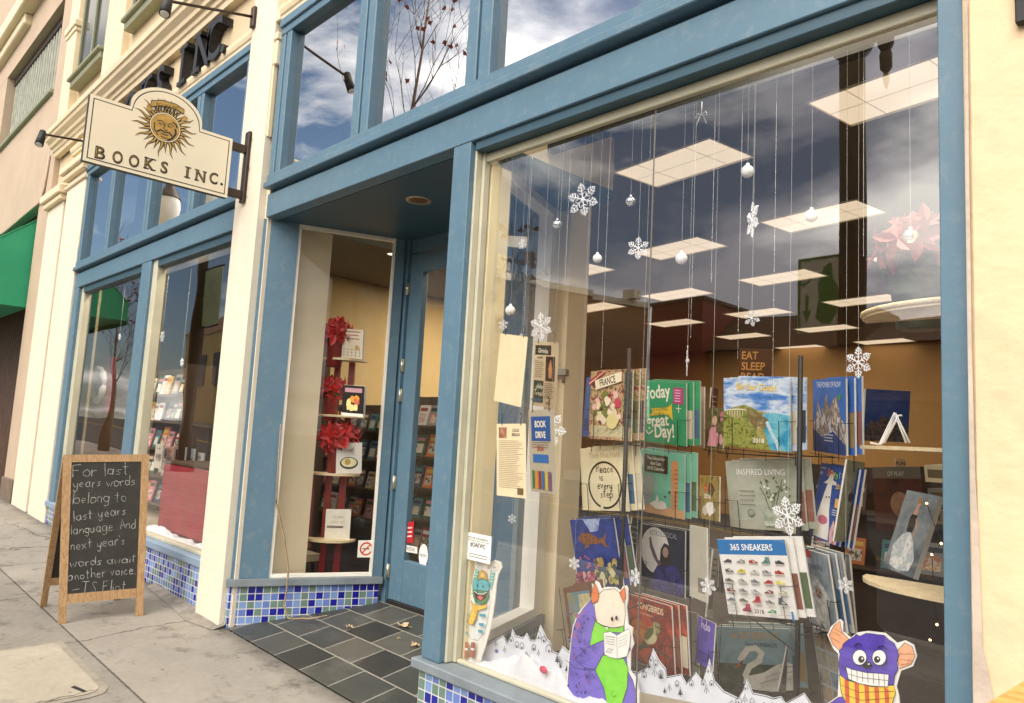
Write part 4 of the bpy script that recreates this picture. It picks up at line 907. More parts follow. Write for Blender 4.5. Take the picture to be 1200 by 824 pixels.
disc = lambda r, o, mi: em.poly([(XF+o, sc_y+r*math.cos(RAD(a)), sc_z+r*math.sin(RAD(a))) for a in range(0, 360, 10)], mi)
disc(rd*1.0, .0012, 0); disc(rd*.96, .0016, 2); disc(rd*.90, .002, 0); disc(rd*.88, .0024, 1)
def face(pts, w): em.strip([(XF+.003, sc_y+a*rd, sc_z+b*rd) for a, b in pts], w, X_, 0)
face([(-.5, .30), (-.3, .38), (-.08, .25)], .007); face([(.1, .25), (.32, .36), (.55, .22)], .007)
face([(-.42, .16), (-.26, .22), (-.12, .12), (-.28, .08), (-.42, .16)], .005); face([(.14, .12), (.3, .2), (.46, .1), (.3, .06), (.14, .12)], .005)
face([(-.04, .25), (-.1, -.12), (.04, -.2), (.16, -.12)], .007)
face([(-.5, -.42), (-.25, -.25), (.0, -.33), (.25, -.27), (.48, -.46)], .012); face([(-.22, -.45), (.02, -.5), (.24, -.46)], .008); face([(-.2, -.66), (.02, -.72), (.22, -.66)], .006)
face([(.62, .1), (.7, -.2), (.5, -.6), (.2, -.82)], .014); face([(-.7, .1), (-.66, -.3), (-.42, -.66)], .008); face([(.4, .5), (.62, .42), (.74, .2)], .012)
# ribbon over the sun
def rb(pts, mi, o): em.poly([(XF+o, *sg_(a, b)) for a, b in pts], mi)
em.strip([(XF+.0040, *sg_(a, b)) for a, b in [(492, 152), (488, 188), (545, 183), (600, 190), (655, 212), (686, 232), (690, 205), (640, 172), (560, 148), (492, 152)]], .006, X_, 0)
[em.strip([(XF+.003, *sg_(a, b)), (XF+.003, *sg_(a-6+(a-590)*.05, b+24))], .007, X_, 0) for a, b in ((520, 192), (538, 190), (556, 188), (575, 190), (594, 194), (612, 200), (630, 208), (648, 216))]
rb([(492, 152), (488, 188), (545, 183), (600, 190), (655, 212), (686, 232), (690, 205), (640, 172), (560, 148)][::-1], 1, .0036)
rb([(470, 172), (490, 190), (500, 205), (475, 215), (462, 190)][::-1], 1, .0036); rb([(690, 240), (715, 255), (700, 275), (680, 262)][::-1], 1, .0036)
p = sg_(522, 178); p2 = sg_(655, 205); ur = V3((0, p2[0]-p[0], p2[1]-p[1])).normalized()
em.text('BOOKS INC', (XF+.004, p[0], p[1]), ur, Z_, .031, 0, 'L')
em.build('sun_emblem', [BLK, GOLD, SIGNC], HS)
lt = MB()
ls = .70; hgt = abs(sg_(165, 420)[1]-sg_(160, 492)[1]); fs_ = hgt/.70
for ch, zx, zy, wz in (('B', 150, 492, 65), ('O', 255, 518, 65), ('O', 354, 540, 65), ('K', 448, 556, 66), ('S', 546, 580, 45), ('I', 690, 610, 34), ('N', 757, 628, 60), ('C', 840, 642, 52), ('.', 908, 655, 14)):
    q = sg_(zx, zy); wd = abs(sg_(zx+wz, zy)[0]-q[0]); nat = text_mesh(ch, .03)[2]*fs_; sx = wd/nat if ch not in 'I.' else 1.0
    if ch == 'I': q = (q[0]+.012, q[1])
    serif(lt, ch, (XF, q[0], q[1]), Y_, Z_, fs_, 0, 0, .03, None, sx)
    if ch != '.': lt.text(ch, (XF+.0012, q[0]+.006, q[1]+.004), Y_, Z_, fs_*.93, 1, 'L', None, 0, -.032, sx)
lt.build('lettering', [BLK, GOLD], HS)
mb = MB(); za, zc = aX(292, 155, -5.70).z, aX(284, 238, -5.70).z
mb.bbox(SX-.035, SX+.035, -.078, -.052, zc, za, .004)
for z in (zt-.045, zb+.06): mb.bbox(SX-.02, SX+.02, y1-.02, -.07, z-.032, z+.032, .004)
for z in (za-.05, (za+zc)/2, zc+.06): mb.tube([(SX+.03, -.065, z), (SX+.055, -.075, z-.008)], .008, 6)
mb.build('bracket', BRONZE, HS)
# gooseneck lamps
def goose(base, head, lab):
    t = thing('sign_lamp', base, lab, 'lamp', 'arm lamps on the shop front'); b, h = V3(base), V3(head)
    mb = MB(); mb.bbox(b.x-.03, b.x+.03, b.y, b.y+.03, b.z-.09, b.z+.09, .005); mb.build('wall_plate', BRONZE, t)
    mb = MB(); mb.tube([b, b+(h-b)*.92, h], .012, 8); mb.build('arm', BRONZE, t)
    d = V3((.05, -.03, -.14)); mb = MB(); mb.tube([h+V3((0, 0, .03)), h+d*.3, h+d], [.03, .038, .042], 12); hd = mb.build('lamp_head', BLACKM, t)
    mb = MB(); mb.tube([h+d*.98, h+d*1.04], [.034, .03], 12); mb.build('lens', pm('lamp_lens', (.8, .78, .7), .2, .05, 5), hd)
goose((-5.83, -.08, aY(292, 22, -.08).z), aX(197, 1, -5.83), 'black arm lamp high on the brick pillar right of the raised letters')
goose((-9.1, -.08, aX(150, 176, -9.1).z), aX(50, 157, -9.1), 'black arm lamp sticking out left of the hanging sign')
# raised letters
fl = MB(); zb_ = aY(213.7, 104, -.06).z+.055; zt_ = aY(219.7, 59.5, -.06).z+.075; fz = (zt_-zb_)/.70
xI = aY(213, 95, -.06).x; xN = aY(228, 90, -.06).x; xC = aY(250, 70, -.06).x; xD = aY(265, 58, -.06).x
lets = [('B', xI-2.75), ('O', xI-2.25), ('O', xI-1.75), ('K', xI-1.25), ('S', xI-.72), ('I', xI-.05), ('N', xN-.02), ('C', xC-.18), ('.', xD-.1)]
LT = thing('wall_lettering', (-7.5, .03, 4.75), 'raised black capital letters along the band above the left shop windows', 'lettering')
for ch, x in lets:
    fl = MB(); serif(fl, ch, (x, .028, zb_), X_, Z_, fz, 0, 0, .012, .10, .9); fl.build('letter', pm('letter_black', (.007, .007, .008), .42, .2, 6), LT)

# ================================================================== A-BOARD
AB = thing('chalkboard_sign', (-6.3, -.64, gz(-6.3, -.6)), 'wooden A-frame chalkboard with a handwritten quote standing on the pavement', 'sign')
fL, fR = V3((-6.10, -.912, gz(-6.1, -.9))), V3((-6.03, -.369, gz(-6.03, -.37)))
tL = aX(74.5, 533, -6.33); _n = (fR-fL).cross(tL-fL); _d = ray(175, 532.5); tR = CAM+_d*((fL-CAM).dot(_n)/_d.dot(_n))
U = (fR-fL+tR-tL).normalized(); V = ((tL-fL)+(tR-fR)).normalized(); N = U.cross(V).normalized()
H = (tL-fL).length; W = ((fR-fL).length+(tR-tL).length)/2
def A(u, v, o=0): return fL+(tL-fL)*(v/H)+((fR+(tR-fR)*(v/H))-(fL+(tL-fL)*(v/H)))*(u/W)+N*o
def slab(mb, u0, u1, v0, v1, o0, o1, mi=0): 
    c = [A(u, v, o) for o in (o0, o1) for v in (v0, v1) for u in (u0, u1)]
    mb.raw(c, [(0, 2, 3, 1), (4, 5, 7, 6), (0, 1, 5, 4), (2, 6, 7, 3), (0, 4, 6, 2), (1, 3, 7, 5)], mi)
sw = .052
for u0, u1, v0, v1 in ((0, sw, 0, H), (W-sw, W, 0, H)):
    mb = MB(); slab(mb, u0, u1, v0, v1, -.022, 0); mb.build('stile', WOOD, AB)
for v0, v1 in ((H-.055, H), (.135, .20)):
    mb = MB(); slab(mb, sw+.001, W-sw-.001, v0, v1, -.02, -.001); mb.build('rail', WOOD, AB)
CHALKB = pm('chalkboard_black', (.022, .021, .017), .75, .3, 5, dirt=(.06, .058, .05), dscale=4, damt=.9)
CHALK = pm('white_chalk', (.30, .30, .28), .95, .6, 45)
mb = MB(); slab(mb, sw+.001, W-sw-.001, .20, H-.055, -.015, -.006); CBo = mb.build('board', CHALKB, AB)
def ab(zx, zy):
    d = ray(60+zx/4.12, 530+zy/4.12); t = (fL-N*.006-CAM).dot(N)/d.dot(N); return CAM+d*t
mb = MB(); rr = random.Random(4)
for txt, xa, ya, xb, yb, cap in (('For last', 105, 118, 385, 106, 60), ('years words', 107, 172, 412, 158, 46), ("belong to", 105, 248, 365, 238, 52), ("last years", 108, 330, 372, 298, 48), ('language. And', 95, 398, 412, 365, 48), ("next year's", 95, 474, 358, 444, 46), ('words await', 90, 555, 412, 530, 42), ('another voice.', 80, 620, 418, 585, 46), ('-TS Eliot', 100, 682, 372, 668, 52)):
    a, b = ab(xa, ya)+N*.0008, ab(xb, yb)+N*.0008; L_t = (b-a).length; u = (b-a).normalized(); sz = cap/4.12*(a-CAM).dot(fwd)/FPX
    tmp = MB(); ln = stroke(tmp, txt, (0, 0, 0), X_, Y_, 1.0, .01, 0, 0); fx = L_t/(ln*sz)
    vv = N.cross(u).normalized()
    x = 0; tmp = MB(); stroke(tmp, txt, (0, 0, 0), X_, Y_, sz, .0042, 0, .05, rr)
    mb.raw([a+u*(p.x*fx)+vv*p.y+N*p.z for p in tmp.v], tmp.f, 0)
mb.build('chalk_writing', CHALK, CBo)
# rear leaf
bL, bR = V3((-6.63, -.91, gz(-6.63, -.91))), V3((-6.57, -.372, gz(-6.57, -.37)))
for a, b in ((bL, tL), (bR, tR)):
    d = (b-a); nn = d.cross(Y_).normalized(); s_ = 1 if a is bL else -1
    mb = MB(); mb.obox(a, Y_*(.045*s_), d*.985, nn*.02); mb.build('stile', WOOD, AB)
for f0, f1 in ((.14, .19), (.92, .96)):
    mb = MB(); mb.obox(bL+(tL-bL)*f0+V3((-.0, .047, 0)), (bR-bL)+V3((0, -.094, 0)), (tL-bL)*(f1-f0), V3((-.02, 0, 0))); mb.build('rail', WOOD, AB)
mb = MB(); mb.obox(bL+(tL-bL)*.19+V3((-.008, .047, 0)), (bR-bL)+V3((0, -.094, 0)), (tL-bL)*.73, V3((-.006, 0, 0))); mb.build('board', CHALKB, AB)
# utility cover in the pavement
mb = MB(); cps = [(-4.60, -1.00), (-4.62, -1.05), (-4.68, -1.09)]; pts = [(-5.65, -1.03), (-4.72, -1.03), (-4.66, -1.06), (-4.64, -1.12), (-4.64, -1.95), (-5.65, -1.95)]
UC = thing('utility_cover', (-5.1, -1.4, gz(-5.1, -1.4)), 'pale concrete utility cover set into the pavement in front of the chalkboard', 'utility cover')
mb.poly([(a, b, gz(a, b)+.008) for a, b in pts][::-1], 0); mb.build('lid', PAVE2, UC)
mb = MB(); o_ = [(-5.70, -.985), (-4.70, -.985), (-4.615, -1.03), (-4.59, -1.11), (-4.59, -2.0), (-5.70, -2.0)]
for i in range(len(pts)):
    j = (i+1) % len(pts); mb.poly([(*pts[i], gz(*pts[i])+.005), (*pts[j], gz(*pts[j])+.005), (*o_[j], gz(*o_[j])+.004), (*o_[i], gz(*o_[i])+.004)])
mb.build('rim', pm('cover_rim', (.27, .24, .19), .9, .2, 9, .5, 60), UC)
mb = MB(); mb.poly([(-4.80, -1.13, gz(-4.8, -1.13)+.0095), (-4.68, -1.10, gz(-4.68, -1.1)+.0095), (-4.67, -1.12, gz(-4.67, -1.12)+.0095), (-4.79, -1.155, gz(-4.79, -1.15)+.0095)]); mb.build('finger_slot', BLACKM, UC)
# litter: twig and dry leaves
tg = MB(); tp = [aS(329, 497, -.05), aS(326, 545, -.055), aS(324, 590, -.05), aS(333, 630, -.06), aS(338, 668, -.065), aS(336, 690, -.07)]
tg.tube(tp+[V3((tp[-1].x+.0, tp[-1].y-.01, tp[-1].z-.12)), V3((tp[-1].x+.06, tp[-1].y+.0, tp[-1].z-.20)), V3((tp[-1].x+.2, tp[-1].y+.10, tp[-1].z-.185)), V3((tp[-1].x+.34, tp[-1].y+.15, tp[-1].z-.14))], [.004, .006, .007, .008, .007, .006, .007, .006, .006, .004], 7)
tg.tube([tp[2], tp[2]+V3((.03, -.02, .05))], [.006, .002], 5)
tag(tg.build('dry_twig', pm('dry_twig_bark', (.30, .22, .13), .9, .3, 25), org=tp[-1]), 'long dry twig leaning on the tiled base of the entry window', 'twig')
def leaf(px, py, s, lab, rot):
    d = ray(px, py); t = 5.0
    for _ in range(40):
        P = CAM+d*t; t -= (P.z-zslate(P.x, P.y))/d.z*.9
    mb = MB(); rnd = random.Random(px); n = 14; c = P+V3((0, 0, .008)); ring = []
    for k in range(n):
        w = 2*math.pi*k/n; r = s*(1 if k % 2 else .55)*rnd.uniform(.75, 1.15); ring.append(c+V3((r*math.cos(w+rot)*1.4, r*math.sin(w+rot)*.8, rnd.uniform(-.004, .022))))
    for k in range(n): mb.poly([c, ring[k], ring[(k+1) % n]])
    mb.tube([c, c+V3((s*1.6*math.cos(rot), s*1.4*math.sin(rot), .006))], .0018, 5)
    tag(mb.build('dry_leaf', pm('dry_leaf', (.52, .40, .25), .8, .25, 30), org=P), lab, 'leaf', 'dry leaves on the slate floor')
leaf(472, 735, .055, 'largest dry leaf on the slate close to the blue door', .2); leaf(409, 737, .035, 'small dry leaf in the middle of the slate floor', 1.0); leaf(486, 758, .04, 'dry leaf on the slate beside the blue post', 2.4)
leaf(467, 750, .012, 'tiny white scrap of leaf between two larger dry leaves', .5)
# patched plaster edge on the pier
mb = MB(); L1 = [(1131, 0), (1131.5, 200), (1134, 400), (1137, 560), (1139, 640), (1139.5, 700), (1140.5, 760), (1141, 850)]; L2 = [(1134, 0), (1136, 200), (1139, 400), (1143, 560), (1147, 620), (1149, 680), (1152, 760), (1172, 850)]
f3 = lambda q, o: (aY(q[0], q[1], -.055).x, -.055-o, aY(q[0], q[1], -.055).z)
for i in range(len(L1)-1): mb.poly([f3(L1[i+1], .0005), f3(L2[i+1], .0016), f3(L2[i], .0016), f3(L1[i], .0005)])
bp('plaster_patch', mb, pm('grey_plaster_patch', (.52, .44, .36), .9, .14, 9, .9, 22, dirt=(.42, .36, .3), dscale=6, damt=.6, bdist=.006))
# bench edge and dark plaque at the right
pa = aZ(1157, 824, 1.0); bn_ = thing('wooden_stand', (pa.x+.2, -.4, gz(0, -.4)), 'pale wooden stand just showing in the bottom right corner', 'stand')
pb = aZ(1200, 798, 1.0); WB = wood('golden_wood', '#d8a55e', '#b57c3a', 9, (1, 4, 4))
dvec = (pb-pa).normalized(); qn = V3((dvec.y, -dvec.x, 0)); st_ = pa-dvec*.10
mb = MB(); mb.obox(st_, dvec*.40, qn*.16, (0, 0, -.035)); mb.build('top_rail', WB, bn_)
mb = MB(); mb.obox(st_+dvec*.02+qn*.02+V3((0, 0, -.036)), dvec*.05, qn*.05, (0, 0, -(1.0-.036-gz(0, -.5)))); mb.build('leg', WB, bn_)
mb = MB(); mb.obox(st_+dvec*.32+qn*.02+V3((0, 0, -.036)), dvec*.05, qn*.05, (0, 0, -(1.0-.036-gz(0, -.5)))); mb.build('leg', WB, bn_)
mb = MB(); mb.obox(st_+dvec*.03+qn*.07+V3((0, 0, -.5)), dvec*.34, qn*.08, (0, 0, -.05)); mb.build('rail', WB, bn_)
pq = aY(1192, 32, -.06); mb = MB(); mb.bbox(pq.x, pq.x+.25, -.085, -.056, pq.z, pq.z+.3, .004)
tag(mb.build('wall_plaque', BLACKM, org=pq), 'dark plaque on the cream wall at the top right corner', 'plaque')
# ================================================================== STICKERS AND NOTICES
def quadpts(pl, pts): return [pl(*p) for p in pts]
vt = thing('paper_notice', aY(558, 640, .117), 'small white paper notice with bold black lines taped inside the glass above the striped monster', 'notice')
def pl(x, y): return aY(x, y, .116)
mb = MB(); a, b, c, d = pl(545, 622), pl(576, 629), pl(574.5, 661), pl(543, 654)
U = ((b-a)+(c-d)).normalized(); V = ((a-d)+(b-c)).normalized(); U.y = V.y = 0; w = ((b-a).length+(c-d).length)/2; h = ((a-d).length+(b-c).length)/2
mb.obox(d, U*w, V*h, (0, .001, 0), 0)
mb.text('VOTE FOR THIS WINDOW', d+U*(w*.5)+V*(h*.78)+V3((0, -.0006, 0)), U, V, .0085*w/.115, 1, 'C', None, 0, .01, .85)
mb.text('#OAKWC', d+U*(w*.52)+V*(h*.50)+V3((0, -.0006, 0)), U, V, .018*w/.115, 1, 'C', None, 0, .02, .8)
mb.poly([d+U*(w*.05)+V*(h*.72)+V3((0, -.0006, 0)), d+U*(w*.95)+V*(h*.72)+V3((0, -.0006, 0)), d+U*(w*.95)+V*(h*.735)+V3((0, -.0006, 0)), d+U*(w*.05)+V*(h*.735)+V3((0, -.0006, 0))], 1)
for k in range(2): mb.poly([d+U*(w*.2)+V*(h*(.12+.1*k))+V3((0, -.0006, 0)), d+U*(w*.9)+V*(h*(.12+.1*k))+V3((0, -.0006, 0)), d+U*(w*.9)+V*(h*(.15+.1*k))+V3((0, -.0006, 0)), d+U*(w*.2)+V*(h*(.15+.1*k))+V3((0, -.0006, 0))], 3)
cc = d+U*(w*.1)+V*(h*.17)+V3((0, -.0006, 0)); mb.poly([cc+U*(.008*math.cos(RAD(t)))+V*(.008*math.sin(RAD(t))) for t in range(0, 360, 30)], 2)
mb.build('sheet', [ink('#e9e9e2'), ink('#1b1b1b'), ink('#c23a3a'), ink('#777777')], vt)
ns = thing('no_smoking_sticker', aS(429, 643, -.0), 'square no smoking sticker low on the entry side window', 'sticker')
c = aS(429.5, 643.5, -.0); u = V3((.375, .927, 0)); n = V3((.927, -.375, 0)); c = c+n*(-.012); s = .065
mb = MB(); mb.obox(c-u*s-Z_*s, u*2*s, Z_*2*s, n*-.001, 0)
ring = lambda r: [c+n*.0008+u*(r*math.cos(RAD(t)))+Z_*(r*math.sin(RAD(t))) for t in range(0, 361, 15)]
mb.strip(ring(.045), .012, n, 1); mb.strip([c+n*.0012+u*.03+Z_*.03, c+n*.0012-u*.03-Z_*.03], .010, n, 1); mb.strip([c+n*.0006-u*.03, c+n*.0006+u*.025], .008, n, 2)
mb.build('sheet', [ink('#e8e4d8'), ink('#c1402c'), ink('#222222')], ns)
def dr(x, y): return aY(x, y, DY-.006)
for nm, quad, cols, lab, cat in (('red_sticker', [(474, 612), (485.5, 611), (484, 636), (472.5, 637)], ['#b3202a', '#e8c9c4'], 'red sticker with pale lines low on the door glass', 'sticker'), ('white_sticker', [(472, 638), (489, 641), (489, 649), (472, 646)], ['#e3e0d6', '#555555'], 'white strip sticker below the red one on the door glass', 'sticker')):
    p = quadpts(dr, quad); mb = MB(); mb.poly(p[::-1], 0)
    for k in range(3):
        f = .25+.2*k; a, b = p[0].lerp(p[3], f), p[1].lerp(p[2], f); d_ = (p[3]-p[0])*.07
        a, b = a.lerp(b, .15), a.lerp(b, .85); mb.poly([q+V3((0, -.0008, 0)) for q in (a, a+d_, b+d_, b)], 1)
    tag(mb.build(nm, [ink(c) for c in cols], org=p[3]), lab, cat)
c = dr(496, 651); mb = MB(); mb.poly([c+V3((.055*math.cos(RAD(t)), 0, .085*math.sin(RAD(t)))) for t in range(0, 360, 15)], 0); mb.text('open', c+V3((-.002, -.001, -.01)), X_, Z_, .045, 1, 'C', None, 0, 0)
tag(mb.build('oval_sticker', [ink('#e9e9e6'), ink('#777777')], org=c), 'white oval sticker on the door glass next to the blue post', 'sticker')
# ================================================================== PRINTED GOODS
def pose(TL, BL, TR, BR, h, w, far=False):
    rl = [ray(*TL), ray(*BL)]; rr_ = [ray(*TR), ray(*BR)]
    dL = h/(rl[0]-rl[1]).length
    pl_, pb_ = rl[0]*dL, rl[1]*dL; mid = (pl_+pb_)/2; r = (rr_[0]+rr_[1])/2
    a, b, c = r.dot(r), -2*r.dot(mid), mid.dot(mid)-w*w; disc = b*b-4*a*c
    if disc < 0: dR = -b/2/a
    else: dR = (-b+(1 if far else -1)*math.sqrt(disc))/2/a
    tr, br = rr_[0]*dR, rr_[1]*dR
    U = ((tr-pl_)+(br-pb_)).normalized(); V = ((pl_-pb_)+(tr-br)); V = (V-U*V.dot(U)).normalized()
    w2 = ((tr-pl_).length+(br-pb_).length)/2; h2 = ((pl_-pb_).length+(tr-br).length)/2
    C = CAM+(pl_+pb_+tr+br)/4
    return C-U*(w2/2)-V*(h2/2), U, V, w2, h2
class Cover:
    def __init__(s, O, U, V, w, h, bg, th=.008, side='#d9d6cc', thick_mat=None):
        s.O, s.U, s.V, s.N, s.w, s.h = O, U, V, U.cross(V), w, h; s.mb = MB(); s.mats = []; s.k = 0; s.spare = 0
        s.bgm = s.mi(bg); sd_ = s.mi(side)
        s.mb.obox(O-s.N*th, U*w, V*h, s.N*th, sd_)
        s.rect(0, 0, 1, 1, bg)
    def mi(s, c):
        mt = ink(c) if isinstance(c, str) else c
        if mt not in s.mats: s.mats.append(mt)
        return s.mats.index(mt)
    def p(s, u, v): return s.O+s.U*(u*s.w)+s.V*(v*s.h)+s.N*(.0003*s.k+.0002)
    def poly(s, pts, c):
        s.k += 1; ar = sum(pts[i][0]*pts[(i+1) % len(pts)][1]-pts[(i+1) % len(pts)][0]*pts[i][1] for i in range(len(pts)))
        if ar < 0: pts = pts[::-1]
        s.mb.poly([s.p(*q) for q in pts], s.mi(c))
    def rect(s, a, b, c_, d, c): s.poly([(a, b), (c_, b), (c_, d), (a, d)], c)
    def ell(s, u, v, r, c, ry=None, n=20): s.poly(circ(u, v, r, n, ry if ry else r*s.w/s.h), c)
    def text(s, t, u, v, size, c, al='C', bold=0.0, sx=1.0, rot=0):
        s.k += 1; U, V = s.U, s.V
        if rot: U, V = U*math.cos(rot)+s.V*math.sin(rot), s.V*math.cos(rot)-s.U*math.sin(rot)
        s.mb.text(t, s.p(u, v), U, V, size*s.h, s.mi(c), al, None, 0, bold, sx)
    def line(s, pts, w, c): s.k += 1; s.mb.strip([s.p(*q) for q in pts], w*s.h, s.N, s.mi(c))
    def hand(s, t, u, v, size, c, w=.012):
        s.k += 1; stroke(s.mb, t, s.p(u, v), s.U, s.V, size*s.h, w*s.h, s.mi(c), .03, random.Random(len(t)))
    def lines(s, u0, u1, v0, v1, n, c, lw=.012):
        rnd = random.Random(n); s.k += 1
        for i in range(n):
            v = v1-(v1-v0)*i/max(1, n-1); e = u1-(u1-u0)*rnd.uniform(0, .25); s.mb.poly([s.p(u0, v), s.p(e, v), s.p(e, v+lw), s.p(u0, v+lw)], s.mi(c))
    def blob(s, u, v, r, c, rnd, n=12, ry=None): s.poly([(u+r*rnd.uniform(.7, 1.15)*math.cos(6.283*i/n), v+(ry or r)*rnd.uniform(.7, 1.15)*math.sin(6.283*i/n)) for i in range(n)], c)
    def done(s, name, label, cat, group=None):
        o = s.mb.build(name, s.mats, org=s.O); tag(o, label, cat, group)
        rnd = random.Random(len(label)*7+len(s.mb.v))
        for k in range(s.spare):
            m2 = MB(); du, dv_, dn = s.w*(.07+.085*k)*rnd.uniform(.8, 1.2), s.h*(.012+.018*k)*rnd.uniform(.3, 1.5), .016*(k+1)
            O2 = s.O+s.U*du+s.V*dv_-s.N*(dn+.009); m2.obox(O2-s.N*.009, s.U*s.w, s.V*s.h, s.N*.009, 1)
            m2.poly([O2+s.N*.0003+q for q in (V3((0, 0, 0)), s.U*s.w, s.U*s.w+s.V*s.h, s.V*s.h)], 0)
            m2.poly([O2+s.N*.0006+q for q in (s.U*(s.w*.86)+s.V*(s.h*.1), s.U*(s.w*.985)+s.V*(s.h*.1), s.U*(s.w*.985)+s.V*(s.h*.55), s.U*(s.w*.86)+s.V*(s.h*.55))], 2)
            tag(m2.build(name, [s.mats[s.bgm], ink(rnd.choice(['#d9d6cc', '#c9c2b0', '#e4e2dc'])), ink(rnd.choice(['#8a5a4a', '#4a6a8a', '#d0c8b0', '#5a6a48', '#a08a58', '#3a3c44']))], org=O2), ['nearest', 'farther'][k]+' copy behind the '+label, cat, group)
        return o
KC = 1.14
WP = []                                        # wire pocket specs per rack
def cal(TL, BL, TR, BR, h, w, bg, far=False, th=.008, rack=None, push=0.0, side='#d9d6cc'):
    O, U, V, w2, h2 = pose(TL, BL, TR, BR, h*KC, w*KC, far)
    C = Cover(O-U.cross(V)*push, U, V, w2, h2, bg, th, side); C.spare = 2 if (rack is not None and h > .25) else 0
    if rack is not None: WP.append((rack, O, U, V, w2, h2))
    return C
R_ = random.Random(5)
G1 = 'wall calendars on the wire racks'
# --- left rack
c = cal((696.4, 434.6), (686.2, 514.2), (744, 434.6), (737, 516), .32, .27, photo('france_print', ['#1c241c', '#5a6b3a', '#c9a77f', '#7a3030', '#22302c'], 30), rack=0)
c.rect(.05, .04, .95, .2, photo('france_strip', ['#2c3426', '#cfc4a0', '#6f8a5a'], 40)); c.rect(.82, .2, .99, .98, photo('france_side', ['#16241f', '#2f5a55', '#7b8d86'], 45))
for i in range(26): c.blob(R_.uniform(.12, .7), R_.uniform(.25, .66), R_.uniform(.04, .09), R_.choice(['#d98a9c', '#c2405a', '#e7d9c4', '#e6b9b4', '#6c7a35', '#b53b3b', '#e3d6a8']), R_)
c.ell(.58, .27, .13, '#d9cf8e'); c.poly([(0, .78), (0, .86), (.34, 1), (.42, 1)], '#b4242c'); c.poly([(.0, .80), (0, .82), (.38, 1), (.4, 1)], '#e2d2c4')
c.poly([(.17, .72), (.78, .84), (.78, .98), (.14, .86)], '#eee4c6'); c.text('FRANCE', .46, .80, .145, '#231f1c', 'C', .015, .62, .19); c.done('calendar', 'flower calendar lettered FRANCE on the left rack', 'calendar', G1)
c = cal((749.8, 446.2), (751, 517), (804.9, 449.6), (803.7, 523), .305, .305, '#2f9d6a', rack=0)
c.line([(.03, .78), (.12, .86), (.2, .84)], .03, '#f1ead0')
c.text('Today', .09, .70, .30, '#f4efdb', 'L', .02, .78, .12); c.poly([(.2, .43), (.62, .48), (.72, .40), (.70, .66), (.62, .60), (.25, .56), (.3, .5)], '#e5bb33'); c.poly([(.28, .56), (.70, .61), (.70, .50), (.28, .46)], '#f0ca3e')
c.text('IS GOING', .30, .515, .085, '#2f7d55', 'L', .01, .9, .1); c.text('TO BE A', .31, .44, .07, '#2f7d55', 'L', .01, .9, .1)
c.text('great', .16, .25, .28, '#f4efdb', 'L', .02, .85, .12); c.text('Day!', .34, .09, .30, '#f4efdb', 'L', .025, .8, .08)
c.line([(.1, .22), (.2, .13), (.3, .2)], .022, '#f1ead0'); c.line([(.85, .52), (.85, .66)], .012, '#f1ead0'); c.line([(.8, .59), (.9, .59)], .012, '#f1ead0')
c.rect(.74, .66, .95, .92, '#b8487c'); c.lines(.77, .92, .70, .87, 5, '#e9c3d3', .015); c.done('calendar', 'green calendar lettered Today and great Day with a yellow ribbon', 'calendar', G1)
c = cal((684.3, 524.3), (679.9, 598.4), (735.7, 524.3), (732.8, 597), .305, .305, '#e8ddb6', rack=0)
c.text('Thich Nhat Hanh', .55, .83, .125, '#c3a878', 'C', .005, .82); c.text('A CALENDAR BY', .55, .94, .05, '#cbb98e', 'C')
ring = [(.52+.36*math.cos(RAD(t)), .40+.36*math.sin(RAD(t))) for t in range(-100, 256, 10)]; c.line(ring, .034, '#1a1813')
for i, t in enumerate(('Peace', 'is', 'every', 'step')): c.hand(t, .36+.06*(i % 2), .60-.13*i, .13, '#2a251c', .014)
c.done('calendar', 'cream calendar with a black brush circle around handwriting', 'calendar', G1)
c = cal((745.4, 526), (743.7, 597), (803, 533), (801.5, 609), .305, .305, '#77c4a8', rack=0)
c.poly([(0, .55), (0, 1), (.1, 1), (.18, .8), (.08, .62)], '#e9e6da'); c.rect(0, 0, 1, .13, '#d9a878'); c.rect(.74, .12, .88, .88, '#d79a68')
for i in range(9): c.rect(.80, .18+.07*i, .87, .19+.07*i, '#8a5a35')
c.poly([(.2, .66), (.68, .66), (.68, .94), (.2, .94)], '#3b3a2a')
for i, t in enumerate(('The School for', 'Bad Cats', '2018 Calendar')): c.text(t, .44, .86-.08*i, .075, '#efe9d2', 'C', .008, .8)
c.poly([(.06, .1), (.02, .3), (.08, .5), (.2, .58), (.3, .66), (.34, .58), (.42, .66), (.42, .5), (.4, .3), (.3, .12)], '#9aa39d'); c.line([(.08, .42), (.3, .36)], .012, '#7d8883'); c.line([(.06, .32), (.34, .26)], .012, '#7d8883')
c.blob(.52, .15, .18, '#e8e4d8', R_, 14, .07); c.poly([(.44, .2), (.48, .32), (.52, .22)], '#e8e4d8'); c.ell(.72, .38, .02, '#2b2b25'); c.ell(.64, .30, .018, '#2b2b25')
c.done('calendar', 'teal cat calendar with a dark title panel', 'calendar', G1)
c = cal((672.7, 610), (673.5, 683.8), (724.7, 607.6), (725, 686.6), .305, .305, photo('sea_print', ['#1c2a78', '#2b46a0', '#20307a', '#3d62b8'], 10), rack=0)
c.poly([(.3, 1), (.7, 1), (.62, .82), (.45, .80)], photo('sea_light', ['#6b86cf', '#b9c8e6', '#3a58ae'], 16))
tm = photo('turtle_print', ['#4a2a16', '#a0673a', '#6a3b1e', '#c08a58'], 60)
c.poly([(.14, .72), (.22, .79), (.42, .79), (.58, .72), (.66, .66), (.6, .62), (.45, .62), (.28, .62), (.16, .66)], tm); c.poly([(.6, .70), (.72, .72), (.8, .80), (.74, .66), (.82, .56), (.68, .60)], tm); c.poly([(.30, .63), (.26, .55), (.36, .58), (.42, .63)], tm)
